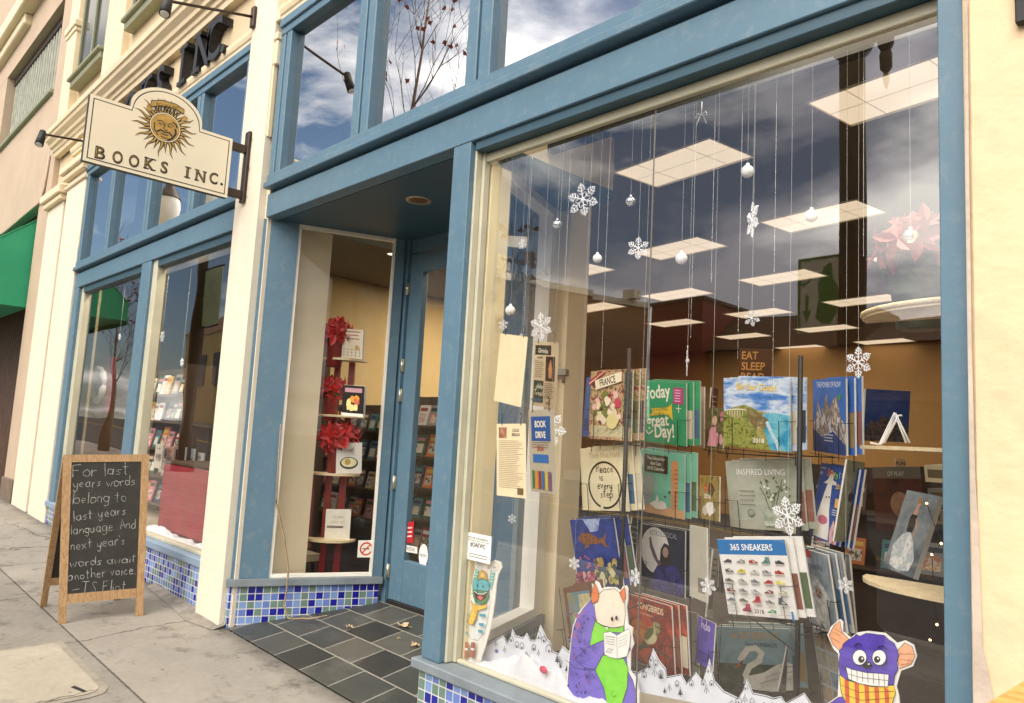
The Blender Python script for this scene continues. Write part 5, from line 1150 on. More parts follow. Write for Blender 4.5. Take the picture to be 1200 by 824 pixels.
for i in range(46): c.blob(R_.uniform(.02, .6), R_.uniform(.0, .19), R_.uniform(.03, .055), R_.choice(['#c4586e', '#d77f8c', '#a63d5c', '#7a3050', '#d9a09a']), R_)
for i in range(34): c.blob(R_.uniform(.45, .98), R_.uniform(.02, .42), R_.uniform(.03, .07), R_.choice(['#8d8a52', '#c4b46a', '#5a6a48', '#b79a4a', '#d8cfa0', '#48585a']), R_)
for i in range(16): c.blob(R_.uniform(.2, .62), R_.uniform(.25, .45), .018, '#cf6a5a', R_, 6)
c.done('calendar', 'blue calendar with a sea turtle swimming over pink coral', 'calendar', G1)
c = cal((755, 614), (749.4, 686.6), (807.6, 624), (797.7, 699.4), .305, .305, photo('night_print', ['#10141f', '#232a3c', '#171b28'], 8), rack=0)
c.ell(.32, .62, .34, '#e9e7e2', .36); c.text('ASTROLOGICAL', .5, .85, .115, '#8f9298', 'C', .01, .78)
pu = photo('cape_print', ['#20204e', '#3f3a8c', '#151838', '#5a50a8'], 22)
c.poly([(.22, .0), (.24, .2), (.4, .42), (.5, .5), (.62, .5), (.84, .42), (.96, .25), (.98, .0)], pu); c.poly([(.18, .80), (.22, .82), (.26, .70), (.40, .48), (.5, .46), (.42, .38), (.28, .52), (.2, .66)], '#6a5560')
c.poly([(.44, .46), (.46, .66), (.54, .76), (.64, .74), (.70, .60), (.72, .44), (.6, .40)], '#2e2426'); c.ell(.57, .62, .065, '#a98a80', .08)
c.done('calendar', 'dark calendar of a caped woman before a white moon', 'calendar', G1)
def songb(dx, lab, push):
    c = cal((738+dx, 695+dx*.35), (738+dx, 772+dx*.35), (790.6+dx, 714+dx*.2), (787+dx, 789), .305, .305, photo('songbird_print', ['#8d2a16', '#c04a22', '#6a1f18', '#a63a20'], 7), rack=0 if dx == 0 else None, push=push)
    c.text('SONGBIRDS', .52, .83, .135, '#f0dcb8', 'C', .012, .86); c.text('and their habitats', .4, .75, .05, '#e6c8a4', 'C'); c.ell(.22, .45, .2, photo('amber_print', ['#c98a2c', '#a8481e', '#d8a040'], 8))
    gb = photo('bird_print', ['#9a9858', '#5f6236', '#c8bf86', '#7d7c46'], 40)
    c.line([(.2, .22), (.5, .30), (.95, .24)], .03, '#5a4034'); c.line([(.5, .3), (.62, .12)], .02, '#5a4034')
    rot = lambda u, v, ru, rv, t: [(u+ru*math.cos(RAD(a))*math.cos(t)-rv*math.sin(RAD(a))*math.sin(t), v+ru*math.cos(RAD(a))*math.sin(t)+rv*math.sin(RAD(a))*math.cos(t)) for a in range(0, 360, 20)]
    c.poly([(.40, .42), (.20, .22), (.27, .18), (.46, .36)], '#4f5230'); c.poly(rot(.52, .47, .19, .115, .65), gb); c.poly(rot(.55, .42, .12, .06, .65), '#d6cfa2'); c.poly(rot(.47, .49, .15, .06, .75), '#5f6236'); c.ell(.66, .62, .085, gb); c.poly([(.73, .64), (.81, .61), (.73, .60)], '#4a3a2a'); c.ell(.68, .635, .014, '#151210')
    c.line([(.52, .35), (.5, .29)], .014, '#4a3a2a'); c.line([(.57, .36), (.57, .29)], .014, '#4a3a2a')
    c.poly([(.5, .14), (.58, .2), (.68, .16), (.66, .08), (.54, .07)], '#d9a83a')
    c.done('calendar', lab, 'calendar', G1)
songb(4.5, 'second copy of the red songbird calendar, mostly hidden behind the front one', .035)
songb(0, 'red calendar lettered SONGBIRDS with a green bird on a twig', 0)
c = cal((657.6, 691), (653, 772), (691, 688), (688, 770), .31, .25, '#6a4226', rack=0, push=.05); c.rect(.12, .1, .9, .92, photo('landscape_print', ['#7a9a9e', '#3c7fa0', '#8a8450', '#c9b98a'], 14)); c.rect(.5, .1, .9, .88, photo('olive_print', ['#8d8a5a', '#c7b98a', '#6c6a44'], 12)); c.done('calendar', 'brown framed landscape calendar left of the purple monster', 'calendar', G1)
c = cal((684, 441), (674.6, 511), (697, 441), (688, 511), .305, .13, '#2f5f9c', rack=None, push=.03, side='#27508a'); c.rect(.1, .1, .9, .3, '#23487c'); c.done('calendar', 'plain blue calendar leaning behind the FRANCE one', 'calendar', G1)
c = cal((676, 526), (670, 598), (694, 526), (690, 598), .305, .13, '#e6d9a6', push=.05); c.lines(.1, .8, .2, .8, 5, '#8a8060'); c.done('calendar', 'pale yellow calendar peeking out left of the circle calendar', 'calendar', G1)
c = cal((665.5, 612), (663, 682), (680, 612), (678, 682), .305, .13, '#dcd3b0', push=.05); c.rect(.1, .1, .8, .4, '#b9a070'); c.done('calendar', 'cream calendar peeking out left of the turtle calendar', 'calendar', G1)
c = cal((800, 452), (799, 522), (814, 454), (812, 524), .305, .14, '#b8b29a', push=.06); c.done('calendar', 'beige calendar behind the right edge of the green Today one', 'calendar', G1)
c = cal((812, 457), (806, 525), (826, 459), (819, 527), .305, .14, '#3a3632', push=.06, far=True); c.rect(.3, .3, .8, .7, '#d8d4c8'); c.done('calendar', 'black and white calendar standing edge on beside the green one', 'calendar', G1)
c = cal((806, 535), (803, 608), (816, 537), (812, 611), .305, .12, '#e7e2d8', push=.05, far=True); c.rect(.6, 0, .9, 1, '#a32436'); c.done('calendar', 'white calendar with a red edge behind the teal cat one', 'calendar', G1)
c = cal((800, 616), (795, 697), (820, 620), (814, 705), .305, .16, '#c9c5b4', push=.05); c.rect(.5, .1, .9, .3, '#8a8578'); c.done('calendar', 'pale grey calendar behind the caped woman one', 'calendar', G1)
c = cal((796, 716), (790, 786), (812, 722), (805, 790), .305, .14, '#a9a79c', push=.05); c.line([(.5, 0), (.5, 1)], .05, '#55544c'); c.done('calendar', 'grey calendar behind the songbird copies', 'calendar', G1)
# --- small calendars on the middle spinner face
G2 = 'mini calendars between the two racks'
def mini(TL, BL, TR, BR, ph, lab, f):
    c = cal(TL, BL, TR, BR, .19, .16, ph, th=.006, rack=1); f(c); c.done('mini_calendar', lab, 'calendar', G2)
def f1(c):
    for i in range(14): c.blob(R_.uniform(.1, .9), R_.uniform(.1, .9), R_.uniform(.06, .14), R_.choice(['#7a5a4a', '#3b4a2c', '#8a6a5c', '#d9a8a8', '#c77f8c']), R_)
    c.poly([(.15, .05), (.3, .5), (.6, .55), (.7, .05)], '#d998a4'); c.ell(.5, .68, .14, '#d8b49a')
mini((831, 478), (825, 524), (851, 478), (846, 527), photo('garden_print', ['#2a2c1a', '#6a6a3c', '#a58a78'], 30), 'mini calendar with a pink figure in a garden', f1)
def f2(c):
    c.text('CATS', .45, .62, .2, '#d84030', 'C', .03, .9, -.2); c.text('2018', .4, .48, .14, '#f0ead8', 'C', .02); c.blob(.6, .7, .18, '#5a4426', R_); c.blob(.55, .25, .26, '#e8e4da', R_, 12, .16); c.blob(.3, .2, .12, '#c9c0ac', R_)
mini((822, 556.6), (817.7, 607), (845, 559.5), (841, 610.5), photo('cat_print', ['#6a5a2c', '#a08a48', '#4a3a20'], 24), 'mini calendar of a white cat with red capital letters', f2)
def f3(c): c.poly([(.2, .1), (.35, .6), (.6, .85), (.7, .6), (.55, .1)], '#d6d4cc'); c.ell(.6, .8, .1, '#c9b09a')
mini((823, 640.6), (817.6, 681), (844, 645), (839, 688), photo('pale_print', ['#6c7a7e', '#9aa6a4', '#4c5a5c'], 14), 'mini calendar with a pale standing figure left of the sneaker calendar', f3)
def f4(c): c.hand('India', .2, .78, .2, '#d6c8ee', .03); c.rect(.1, .08, .9, .3, '#4a3c9a')
mini((820.4, 723), (813.3, 773), (840, 732), (833, 786), photo('violet_print', ['#4a3aa0', '#6a58c0', '#3c3088'], 8), 'violet mini calendar left of the swan calendar', f4)
# --- right rack, facing
c = cal((847.9, 441.4), (848.7, 523.8), (926.5, 446.6), (926.5, 528.2), .30, .30, photo('sky_print', ['#2d5fae', '#4a86cc', '#d9e4ee', '#5a94d2'], 7, (1, 1, 3)), rack=1)
c.poly([(0, .5), (.16, .58), (.34, .62), (.55, .54), (.78, .5), (.78, 0), (0, 0)], photo('cliff_print', ['#4a5a24', '#7c8a3a', '#b5a468', '#38451c'], 26)); c.poly([(.60, .50), (.75, .53), (1, .50), (1, 0), (.70, 0), (.62, .28)], photo('surf_print', ['#2a7fa8', '#3a9cc0', '#7cc4d2', '#2f8fb4'], 16))
c.poly([(.36, .58), (.58, .50), (.68, .42), (.64, .3), (.5, .26), (.38, .42)], photo('rock_print', ['#a8905c', '#6a5a38', '#cbb98a'], 30)); c.line([(.66, .40), (.72, .26), (.80, .12), (.84, 0)], .05, photo('foam_print', ['#e6eef0', '#a8ccd6', '#ffffff'], 40))
c.line([(.02, .53), (.2, .55), (.34, .55)], .02, '#d9d2ba')
for i in range(7): c.line([(.06+.04*i, .53), (.06+.04*i, .42+.015*abs(i-3))], .010, '#d0c8b0')
c.poly([(0, .45), (.2, .42), (.45, .24), (.7, .06), (.72, 0), (0, 0)], photo('scrub_print', ['#2c3a14', '#6a7c2c', '#a3a352', '#41501e', '#c2b870'], 48))
c.text('Big Sur Coast', .51, .84, .13, '#f0d268', 'C', .02, .86); c.text('2018', .54, .09, .09, '#f2eee2', 'C', .015); c.done('calendar', 'sea cliff calendar lettered Big Sur Coast', 'calendar', G1)
c = cal((854.6, 539), (851.7, 620), (936, 542.7), (934.7, 621), .30, .30, photo('vase_print', ['#8d9282', '#a3a796', '#b5b7a6', '#9a9e8c'], 4), rack=1)
c.rect(0, 0, 1, .13, '#a8a794'); c.text('INSPIRED LIVING', .5, .80, .125, '#f1f1ea', 'C', 0, .78)
for a in ([(.62, .1), (.64, .45), (.56, .75)], [(.62, .12), (.68, .5), (.82, .66), (.9, .6)], [(.63, .12), (.7, .4), (.8, .74)], [(.62, .2), (.54, .5), (.48, .62)]): c.line(a, .012, '#56663c')
for i in range(22): 
    t = R_.uniform(0, 6.28); u, v = R_.uniform(.48, .9), R_.uniform(.36, .74); L_l = .06
    c.poly([(u, v), (u+L_l*.5*math.cos(t)-.015*math.sin(t), v+L_l*.5*math.sin(t)+.015*math.cos(t)), (u+L_l*math.cos(t), v+L_l*math.sin(t)), (u+L_l*.5*math.cos(t)+.015*math.sin(t), v+L_l*.5*math.sin(t)-.015*math.cos(t))], R_.choice(['#4c6030', '#6a7c48', '#e9ebe2', '#dfe3d6', '#5a6c3a']))
c.poly([(.52, .06), (.5, .3), (.76, .3), (.74, .06)], photo('jar_print', ['#b9bfae', '#8b9a80', '#d3d6c8'], 14)); c.lines(.18, .42, .36, .56, 4, '#6e7264', .01); c.ell(.33, .25, .05, '#7a7e70'); c.ell(.335, .25, .035, '#9b9f8d')
c.done('calendar', 'grey green plant calendar lettered INSPIRED LIVING', 'calendar', G1)
c = cal((846, 631), (848.4, 720), (928, 635.4), (926.4, 723), .305, .30, '#e9e8e4', rack=1)
c.rect(.0, .80, 1, 1, '#2474b8'); c.text('365 SNEAKERS', .5, .86, .115, '#f4f4f2', 'C', .02, .88)
def shoe(u, v, col, sole='#d6d2c8', flip=False, hi=False):
    s = .125; sh = [(-.5, -.12), (.5, -.12), (.5, .06), (.28, .12), (.02, .30), (-.18, .32), (-.3, .20), (-.46, .28), (-.52, .1)]
    if hi: sh = [(-.5, -.12), (.5, -.12), (.5, .06), (.26, .14), (.06, .34), (.02, .62), (-.44, .62), (-.46, .28), (-.52, .1)]
    if flip: sh = [(-a, b) for a, b in sh][::-1]
    c.poly([(u+a*s, v+b*s) for a, b in sh], col); c.line([(u-.5*s, v-.13*s), (u+.5*s, v-.13*s)], .016, sole); c.line([(u-.1*s, v+.2*s), (u+.2*s, v+.02*s)], .010, '#f0efe9' if R_.random() < .5 else '#2a2a2a')
SH = [['#4a4a4a', '#8e8a84', '#a43a34', '#5f8a82', '#2f3a40'], ['#5a5a58', '#d8c832', '#cfcfca', '#9a9ea0', '#b0342e'], ['#7a7468', '#b4b0aa', '#8a8f92', '#b83a3a', '#d8d24a'], ['#7a3a36', '#9a9a9a', '#b8bcbc', '#7a4038', '#b4b09a'], ['#6f7c86', '#6a6a4a', '#b02a34', '#9b9b97', '#55595c']]
for r in range(5):
    for q in range(5): shoe(.12+.19*q+R_.uniform(-.01, .01), .70-.125*r, SH[r][q], '#bdb9b0', R_.random() < .4, R_.random() < .2 or (r, q) == (4, 2))
shoe(.34, .095, '#9a2f4a', '#7a2a3c', True, True); shoe(.70, .085, '#2f8a58', '#d8d4c8', True); c.text('2018', .52, .06, .075, '#2c2c2c', 'C', .015); c.lines(.05, .22, .06, .13, 4, '#a8a8a4', .008); c.lines(.82, .97, .06, .13, 4, '#a8a8a4', .008)
c.rect(.97, .0, 1, .12, '#2474b8'); c.done('calendar', 'white calendar lettered 365 SNEAKERS', 'calendar', G1)
c = cal((843.5, 735), (839, 806), (929.5, 737), (927.5, 812), .30, .31, photo('lake_print', ['#6f8f9c', '#8aa6ae', '#5f7f90'], 5), rack=1)
c.rect(0, 0, 1, .42, photo('reed_print', ['#4a5a3c', '#2e3a28', '#5f6c4c'], 14)); c.text('AUDUBON\'S', .52, .82, .16, '#b99a5c', 'C', .012, .80); c.text('WATERBIRDS', .60, .70, .085, '#41505a', 'C', .005, .95)
sw_ = photo('swan_print', ['#cfcdc2', '#e2e0d6', '#a9a79c'], 9)
c.poly([(.34, .22), (.32, .1), (.42, .02), (.7, .0), (.98, .04), (1, .44), (.92, .48), (.78, .42), (.62, .30), (.5, .26)], sw_); c.line([(.40, .12), (.36, .24), (.42, .38), (.56, .48), (.60, .60), (.53, .68), (.42, .66), (.34, .54), (.30, .46)], .095, sw_); c.poly([(.24, .36), (.36, .50), (.32, .40)], '#2a2622'); c.poly([(.20, .33), (.30, .45), (.31, .38)], '#b2622a')
c.line([(.55, .12), (.75, .2), (.97, .22)], .012, '#9a988c'); c.line([(.62, .22), (.8, .3), (.99, .33)], .012, '#9a988c'); c.done('calendar', 'blue grey calendar of a white swan on a lake', 'calendar', G1)
# --- right rack, turned face
c = cal((953.6, 445), (952, 528), (992.3, 443.7), (991, 534), .30, .27, photo('peak_sky', ['#2a57a8', '#3d74c4', '#2c62b4'], 6), rack=1)
c.poly([(0, .34), (.1, .5), (.16, .74), (.24, .55), (.34, .62), (.44, .8), (.52, .58), (.6, .7), (.74, .78), (.84, .5), (1, .38), (1, .1), (0, .1)], photo('peak_print', ['#8a8490', '#dfe2ea', '#6a5a5c', '#c9b8a8', '#f2f2f4'], 34, (1, 1, .5))); c.poly([(0, .32), (.3, .2), (.62, .3), (1, .12), (1, 0), (0, 0)], photo('peak_dark', ['#1a2a50', '#2d4a88', '#152040'], 16))
c.text('THE POWER OF NOW', .5, .89, .105, '#e8edf6', 'C', .005, .62); c.ell(.82, .76, .05, '#4a9a6a'); c.lines(.35, .65, .16, .24, 3, '#cfd6e6', .012); c.done('calendar', 'blue mountain calendar lettered THE POWER OF NOW', 'calendar', G1)
c = cal((962.3, 542), (949, 627), (1001, 550), (980, 639.4), .31, .25, '#1d4c9c', rack=1)
c.poly([(.12, .02), (.1, .2), (.22, .48), (.28, .62), (.36, .78), (.48, .78), (.50, .58), (.52, .4), (.60, .2), (.62, .02)], '#ecebe6'); c.poly([(.2, .74), (.34, .80), (.38, .88), (.48, .88), (.5, .8), (.62, .78), (.62, .74)], '#e2e0d8'); c.ell(.36, .26, .16, '#c86a8a', .06); c.ell(.37, .56, .02, '#222222'); c.ell(.46, .57, .02, '#222222')
c.poly([(.68, .0), (.64, .14), (.72, .3), (.80, .22), (.92, .3), (.94, .1), (.9, 0)], '#e7b6bc'); c.ell(.8, .12, .07, '#d88a98')
for i, (ch, cl_) in enumerate(zip('Boynton', ['#e86a4a', '#f0b040', '#e8e05a', '#9ad05a', '#5ac8d0', '#e87ab0', '#f0a04a'])): c.text(ch, .30+.095*i, .84+.02*math.sin(i*1.6), .15, cl_, 'L', .015, .8)
c.text('2018', .64, .70, .09, '#e6c84a', 'L', .01); c.text('a very', .05, .92, .06, '#dfe6f2', 'L'); c.text('silly', .05, .85, .06, '#dfe6f2', 'L'); c.rect(.70, .46, .84, .58, '#e2b070'); c.lines(.66, .9, .36, .42, 3, '#b9c8e6', .012); c.done('calendar', 'bright blue cartoon cow calendar with a pink pig', 'calendar', G1)
c = cal((1000, 541), (986, 636), (1019, 542.7), (1009, 638), .31, .15, photo('sage_print', ['#8a8f6c', '#a8aa88', '#7a7c5c'], 9), push=.03, far=True); c.ell(.5, .55, .14, '#5a4a34', .06); c.done('calendar', 'sage green calendar standing behind the cow one', 'calendar', G1)
for i, (dx, col, lb) in enumerate(((6, '#3a4a66', 'dark blue'), (14, '#9aa0a6', 'silver grey'), (22, '#2a2c30', 'black'), (30, '#8aa0b4', 'pale blue'))):
    c = cal((989+dx, 444+dx*.12), (984+dx, 531-dx*.1), (1001+dx, 445+dx*.12), (991+dx, 533-dx*.1), .30, .11, col, push=.05+.012*i, far=True); c.rect(.1, .1, .3, .9, '#c9ccd0'); c.rect(.55, .2, .9, .5, '#56606c'); c.done('calendar', f'{lb} calendar in the fanned stack right of the mountain one', 'calendar', G1)
def wild(p, lab, push):
    c = cal(*p, .305, .22, photo('snow_print', ['#8a98a6', '#a9b4be', '#76848f', '#c2c9ce'], 6), rack=1 if push == 0 else None, push=push); c.rect(0, .90, .42, 1, '#b8303c'); c.text('Into the Wild', .5, .76, .12, '#3c5066', 'C', .01, .62)
    c.blob(.52, .30, .36, photo('fur_print', ['#e4e6e6', '#b9bcbc', '#f2f3f2', '#8d8a86'], 36), R_, 18, .34); c.blob(.5, .46, .14, '#b59a86', R_, 10, .10); c.ell(.45, .48, .022, '#2a2420'); c.ell(.56, .47, .022, '#2a2420'); c.ell(.51, .42, .03, '#4a3a34'); c.done('calendar', lab, 'calendar', G1)
wild(((966, 643.5), (974, 729), (992, 654), (989, 737)), 'second snow calendar behind the white animal one', .03)
wild(((937.5, 640.5), (948, 729), (973.5, 654), (979.5, 741)), 'grey snow calendar of a white furry animal', 0)
c = cal((989, 652), (985, 736), (1002, 656), (1001, 742), .305, .13, '#b9bbb8', push=.05, far=True)
for k in range(4): c.rect(.15+.2*k, 0, .2+.2*k, 1, '#6d7072')
c.done('calendar', 'pale grey stack of calendars seen edge on beside the snow calendars', 'calendar', G1)
c = cal((955.5, 735), (961, 822), (984, 747), (990, 836), .305, .2, '#b9c0c4', rack=1)
for i in range(4):
    for j in range(2): c.rect(.06+.47*j, .06+.23*i, .48+.47*j, .25+.23*i, photo(f'tile_print{i}{j}', [R_.choice(['#5a6a7c', '#8a8a6a', '#7a5a4a', '#3c5a7a']), R_.choice(['#b9b4a0', '#9ab0c0', '#c0a88a']), '#3c4248'], 12))
c.done('calendar', 'photo grid calendar behind the toothy monster', 'calendar', G1)
# --- books on the right hand stand
c = cal((1014.5, 455), (1012, 517), (1065, 459), (1066, 518), .27, .25, photo('dusk_print', ['#1c2f66', '#2c4788', '#3f5a94', '#6f7c9c'], 4, (1, 1, 2)), far=True, th=.02); c.poly([(0, .2), (.14, .42), (.25, .34), (.42, .52), (.6, .36), (.8, .44), (1, .26), (1, 0), (0, 0)], photo('dusk_peaks', ['#1a1a1c', '#6a5f5c', '#2a2426', '#8d8684'], 30)); c.done('book', 'dark blue mountain picture book behind the white wire easel', 'book')
c = cal((1065.7, 576), (1032, 662), (1103, 581), (1068, 678), .30, .20, photo('studio_print', ['#5f6a70', '#8a949a', '#48545c', '#9aa4a8'], 4), th=.022, side='#b4b4ac')
c.poly([(.18, .06), (.1, .3), (.3, .46), (.5, .52), (.68, .40), (.86, .2), (.8, .06), (.5, .02)], photo('gown_print', ['#dfe3e4', '#b4bec2', '#f2f2f0', '#9aa6ac'], 20)); c.poly([(.38, .50), (.36, .68), (.42, .74), (.56, .74), (.6, .64), (.56, .50)], '#1d1a1c'); c.poly([(.42, .72), (.46, .82), (.54, .82), (.56, .72)], '#c99f86'); c.ell(.52, .86, .055, '#c9a088', .05); c.blob(.52, .90, .07, '#a87a44', R_, 10, .04); c.line([(.58, .68), (.68, .54), (.62, .46)], .03, '#c99f86'); c.done('book', 'large picture book of a woman in a white gown leaning on the lowest shelf', 'book')
for i, dx in enumerate((9, 17)):
    c = cal((1086+dx, 588+2*i), (1062+dx, 672), (1100+dx, 590+2*i), (1078+dx, 674), .28, .10, '#a4a49c', push=.05+.03*i, far=True, th=.02); c.rect(.3, .2, .6, .5, '#3a3430'); c.done('book', ['grey book behind the gown picture book', 'farther grey book beside the blue window frame'][i], 'book')
c = cal((1022, 762), (1005, 830), (1050, 783), (1030, 850), .28, .17, photo('brown_print', ['#4a3626', '#7a6a52', '#2c2018'], 8), th=.02, side='#a8a59a'); c.done('book', 'brown book leaning behind the toothy monster', 'book')
# more stock filling the gaps between the rack faces
for i, (q, h_, w_, col, c2, far_, lb) in enumerate((
 (((929, 450), (929, 528), (939, 452), (938, 530)), .30, .12, '#a05a3c', '#e0d6c4', True, 'rust coloured calendar standing edge on right of the cliff calendar'),
 (((940, 452), (938, 530), (951, 455), (947, 531)), .30, .13, '#4c5258', '#b8b4a8', True, 'slate grey calendar leaning between the cliff and mountain calendars'),
 (((934, 546), (933, 621), (944, 548), (942, 622)), .30, .12, '#7c8078', '#3a3c3a', True, 'dull grey calendar right of the grey green plant calendar'),
 (((929, 636), (928, 720), (938, 638), (936, 722)), .30, .11, '#c9c8c0', '#2a6ab0', True, 'white calendar edge right of the sneaker rows'),
 (((929, 738), (927, 812), (944, 742), (941, 816)), .30, .14, '#8d9294', '#4a4e50', True, 'grey calendar fan right of the swan calendar'),
 (((842, 646), (840, 724), (848, 648), (847, 724)), .30, .09, '#d8d4c6', '#8a867a', True, 'off white calendar edge left of the sneaker rows'),
 (((744, 608), (742, 680), (756, 611), (751, 683)), .30, .12, '#3c4a44', '#9a9a88', True, 'dark green calendar edge left of the caped woman'),
 (((841, 455), (838, 525), (848, 456), (846, 526)), .30, .09, '#6a3a32', '#c9b8a0', True, 'brown red calendar edge left of the cliff calendar'),
 (((726, 610), (727, 684), (733, 611), (733, 686)), .30, .09, '#c7b890', '#6a5c40', True, 'tan calendar edge right of the turtle calendar'),
 (((741, 436), (735, 512), (748, 437), (743, 514)), .30, .10, '#2f3c34', '#a8a080', True, 'dark calendar edge between the FRANCE and green calendars'),
 (((734, 526), (731, 596), (742, 527), (739, 597)), .30, .10, '#d9cfa8', '#7a6c48', True, 'straw coloured calendar edge right of the circle calendar'),
 (((812, 727), (808, 790), (822, 730), (817, 795)), .28, .12, '#a8443a', '#e0c8a8', True, 'red calendar edge right of the songbird copies'),
 (((988, 752), (990, 830), (1004, 756), (1005, 836)), .30, .14, '#b9bcbc', '#60666a', True, 'pale calendar edges above the toothy monster'))):
    c = cal(*q, h_, w_, col, far=far_, push=.04); c.rect(.1, .12, .9, .4, c2); c.lines(.15, .85, .6, .85, 4, c2, .02); c.done('calendar', lb, 'calendar', G1)
c = cal((1006, 546), (1002, 622), (1062, 549), (1058, 624), .32, .30, photo('game_box', ['#3a1c16', '#5a2c1e', '#2a1612'], 8), push=.12, th=.06, side='#4a3a30'); c.rect(0, .82, 1, 1, '#6a6258'); c.text('OF PLAY', .5, .86, .10, '#bdb4a0', 'C', .01, .9); c.ell(.55, .42, .2, photo('game_art', ['#7a3c3a', '#b08a6c', '#4a2a26'], 20)); c.done('game_box', 'dark boxed game lettered OF PLAY under the middle tray', 'box')
for i, (q, col, lb) in enumerate(((((1064, 546), (1064, 566), (1100, 548), (1100, 568)), '#c9bb98', 'cream'), (((1070, 572), (1069, 590), (1102, 574), (1101, 592)), '#8a8a7c', 'grey'), (((1062, 596), (1061, 612), (1086, 598), (1085, 614)), '#b59a6a', 'tan'))):
    c = cal(*q, .07, .15, col, push=.1, th=.1, side=col); c.rect(.1, .25, .9, .75, '#6a5a44'); c.done('card_box', f'{lb} card box stacked behind the gown picture book', 'box', 'card boxes by the right frame')
# ---- racks
def rack(i, px, py0, py1, dpt, lab):
    top = aD(px, py0, dpt); bot = V3((top.x, top.y, .17)); t = thing('spinner_rack', bot, lab, 'rack', 'black wire calendar racks')
    mb = MB(); mb.tube([bot, V3((top.x, top.y, top.z+.05))], .011, 10); mb.build('pole', BLACKM, t)
    mb = MB(); mb.lathe([(.001, .03), (.24, .03), (.25, .0), (.25, -.01)], bot, 20); mb.build('base', BLACKM, t)
    for (r, O, U, V, w, h) in WP:
        if r != i: continue
        N = U.cross(V); mb = MB(); g = .0018; f = N*.012; b = -N*.03
        mb.tube([O-U*.012+V*(h*.42)+b, O-U*.012+V*(h*.42)+f, O+U*(w*.15)+V*(h*.42)+f, O+U*(w*.15)-V*(h*.08)+f, O+U*(w*.15)-V*(h*.08)+b], g, 5)
        mb.tube([O+U*(w+.012)+V*(h*.42)+b, O+U*(w+.012)+V*(h*.42)+f, O+U*(w*.85)+V*(h*.42)+f, O+U*(w*.85)-V*(h*.08)+f, O+U*(w*.85)-V*(h*.08)+b], g, 5)
        mb.tube([O-U*.015-V*.012+f, O+U*(w+.015)-V*.012+f], g, 5)
        for k in (.33, .66): mb.tube([O+U*(w*k)-V*.05+f, O+U*(w*k)-V*.005+f], g, 5)
        for k in (-.02, 1.02): mb.tube([O+U*(w*k)-V*(h*.2)+b, O+U*(w*k)+V*(h*1.02)+b], .0022, 5)
        c_ = O+U*(w*.5)-V*.02+b; d_ = V3((top.x, top.y, c_.z)); mb.tube([c_, d_], .003, 5)
        mb.build('wire_pocket', BLACKM, t)
rack(0, 737, 420, 700, 3.75, 'black wire spinner rack carrying the FRANCE and SONGBIRDS calendars'); rack(1, 938, 430, 800, 3.35, 'black wire spinner rack carrying the SNEAKERS and swan calendars')
# ================================================================== HANGING ORNAMENTS
SNOW = pm('white_glitter', (.82, .83, .84), .5, .08, 40); STRG = pm('silver_thread', (.55, .55, .52), .3, .1, 30)
BAUB = pm('white_bauble', (.85, .84, .80), .25, .03, 10); CLEAR, _n, _l, _b = newmat('clear_bauble'); _b.inputs['Base Color'].default_value = (.85, .86, .88, 1); _b.inputs['Metallic'].default_value = .9; _b.inputs['Roughness'].default_value = .08
FOIL = pm('foil_thread', (.75, .74, .7), .2, .1, 60, metal=.7)
HT = HEAD-.06
def flake(px, py, dia, lab, yy=.25, turn=0.0, rot=0.0, thread=True, dense=False):
    c = aY(px, py, yy); r = dia/2*(c-CAM).dot(fwd)/FPX; rnd = random.Random(int(px*7+py))
    U = V3((math.cos(turn), math.sin(turn), 0)); N = U.cross(Z_); mb = MB()
    def pt(a, d): return c+U*(d*math.cos(a))+Z_*(d*math.sin(a))
    th = r*.048
    for k in range(6):
        a = rot+math.pi/2+k*math.pi/3; o = N*(.0004*k)
        mb.tube([c+o, pt(a, r)+o], [th, th*.6], 4, 0, False)
        mb.sphere(pt(a, r), th*1.1, 6)
        for f, l in ((.30, .26), (.50, .34), (.70, .27), (.87, .14)):
            for s in (-1, 1):
                b = pt(a, r*f); e = b+U*(r*l*math.cos(a+s*.95))+Z_*(r*l*math.sin(a+s*.95)); mb.tube([b+o, e+o], [th*.8, th*.5], 4, 0, False)
                if l > .26:
                    q = b.lerp(e, .55)
                    for s2 in (-1, 1): mb.tube([q+o, q+o+U*(r*.13*math.cos(a+s*.95+s2*.9))+Z_*(r*.13*math.sin(a+s*.95+s2*.9))], [th*.6, th*.4], 4, 0, False)
    mb.sphere(c, r*.16, 8, 0, (1, .4, 1))
    t = tag(mb.build('snowflake', SNOW, org=c), lab, 'snowflake', 'white snowflakes hanging in the main window')
    if thread:
        s_ = MB(); s_.tube([c+V3((0, 0, r*.9)), V3((c.x, c.y, HT))], .0006, 4, caps=False); s_.build('thread', STRG, t)
def bauble(px, py, dia, lab, clear=False, yy=.25):
    c = aY(px, py, yy); r = dia/2*(c-CAM).dot(fwd)/FPX; mb = MB(); mb.sphere(c, r, 18); 
    t = tag(mb.build('bauble', CLEAR if clear else BAUB, org=c), lab, 'bauble', 'small baubles hanging in the main window')
    mb = MB(); mb.lathe([(r*.28, r*.92), (r*.28, r*1.28), (r*.1, r*1.32), (.001, r*1.33)], c, 10); mb.build('cap', FOIL if clear else BAUB, t)
    mb = MB(); mb.tube([c+V3((0, 0, r*1.3)), V3((c.x, c.y, HT))], .0006, 4, caps=False); mb.build('thread', STRG, t)
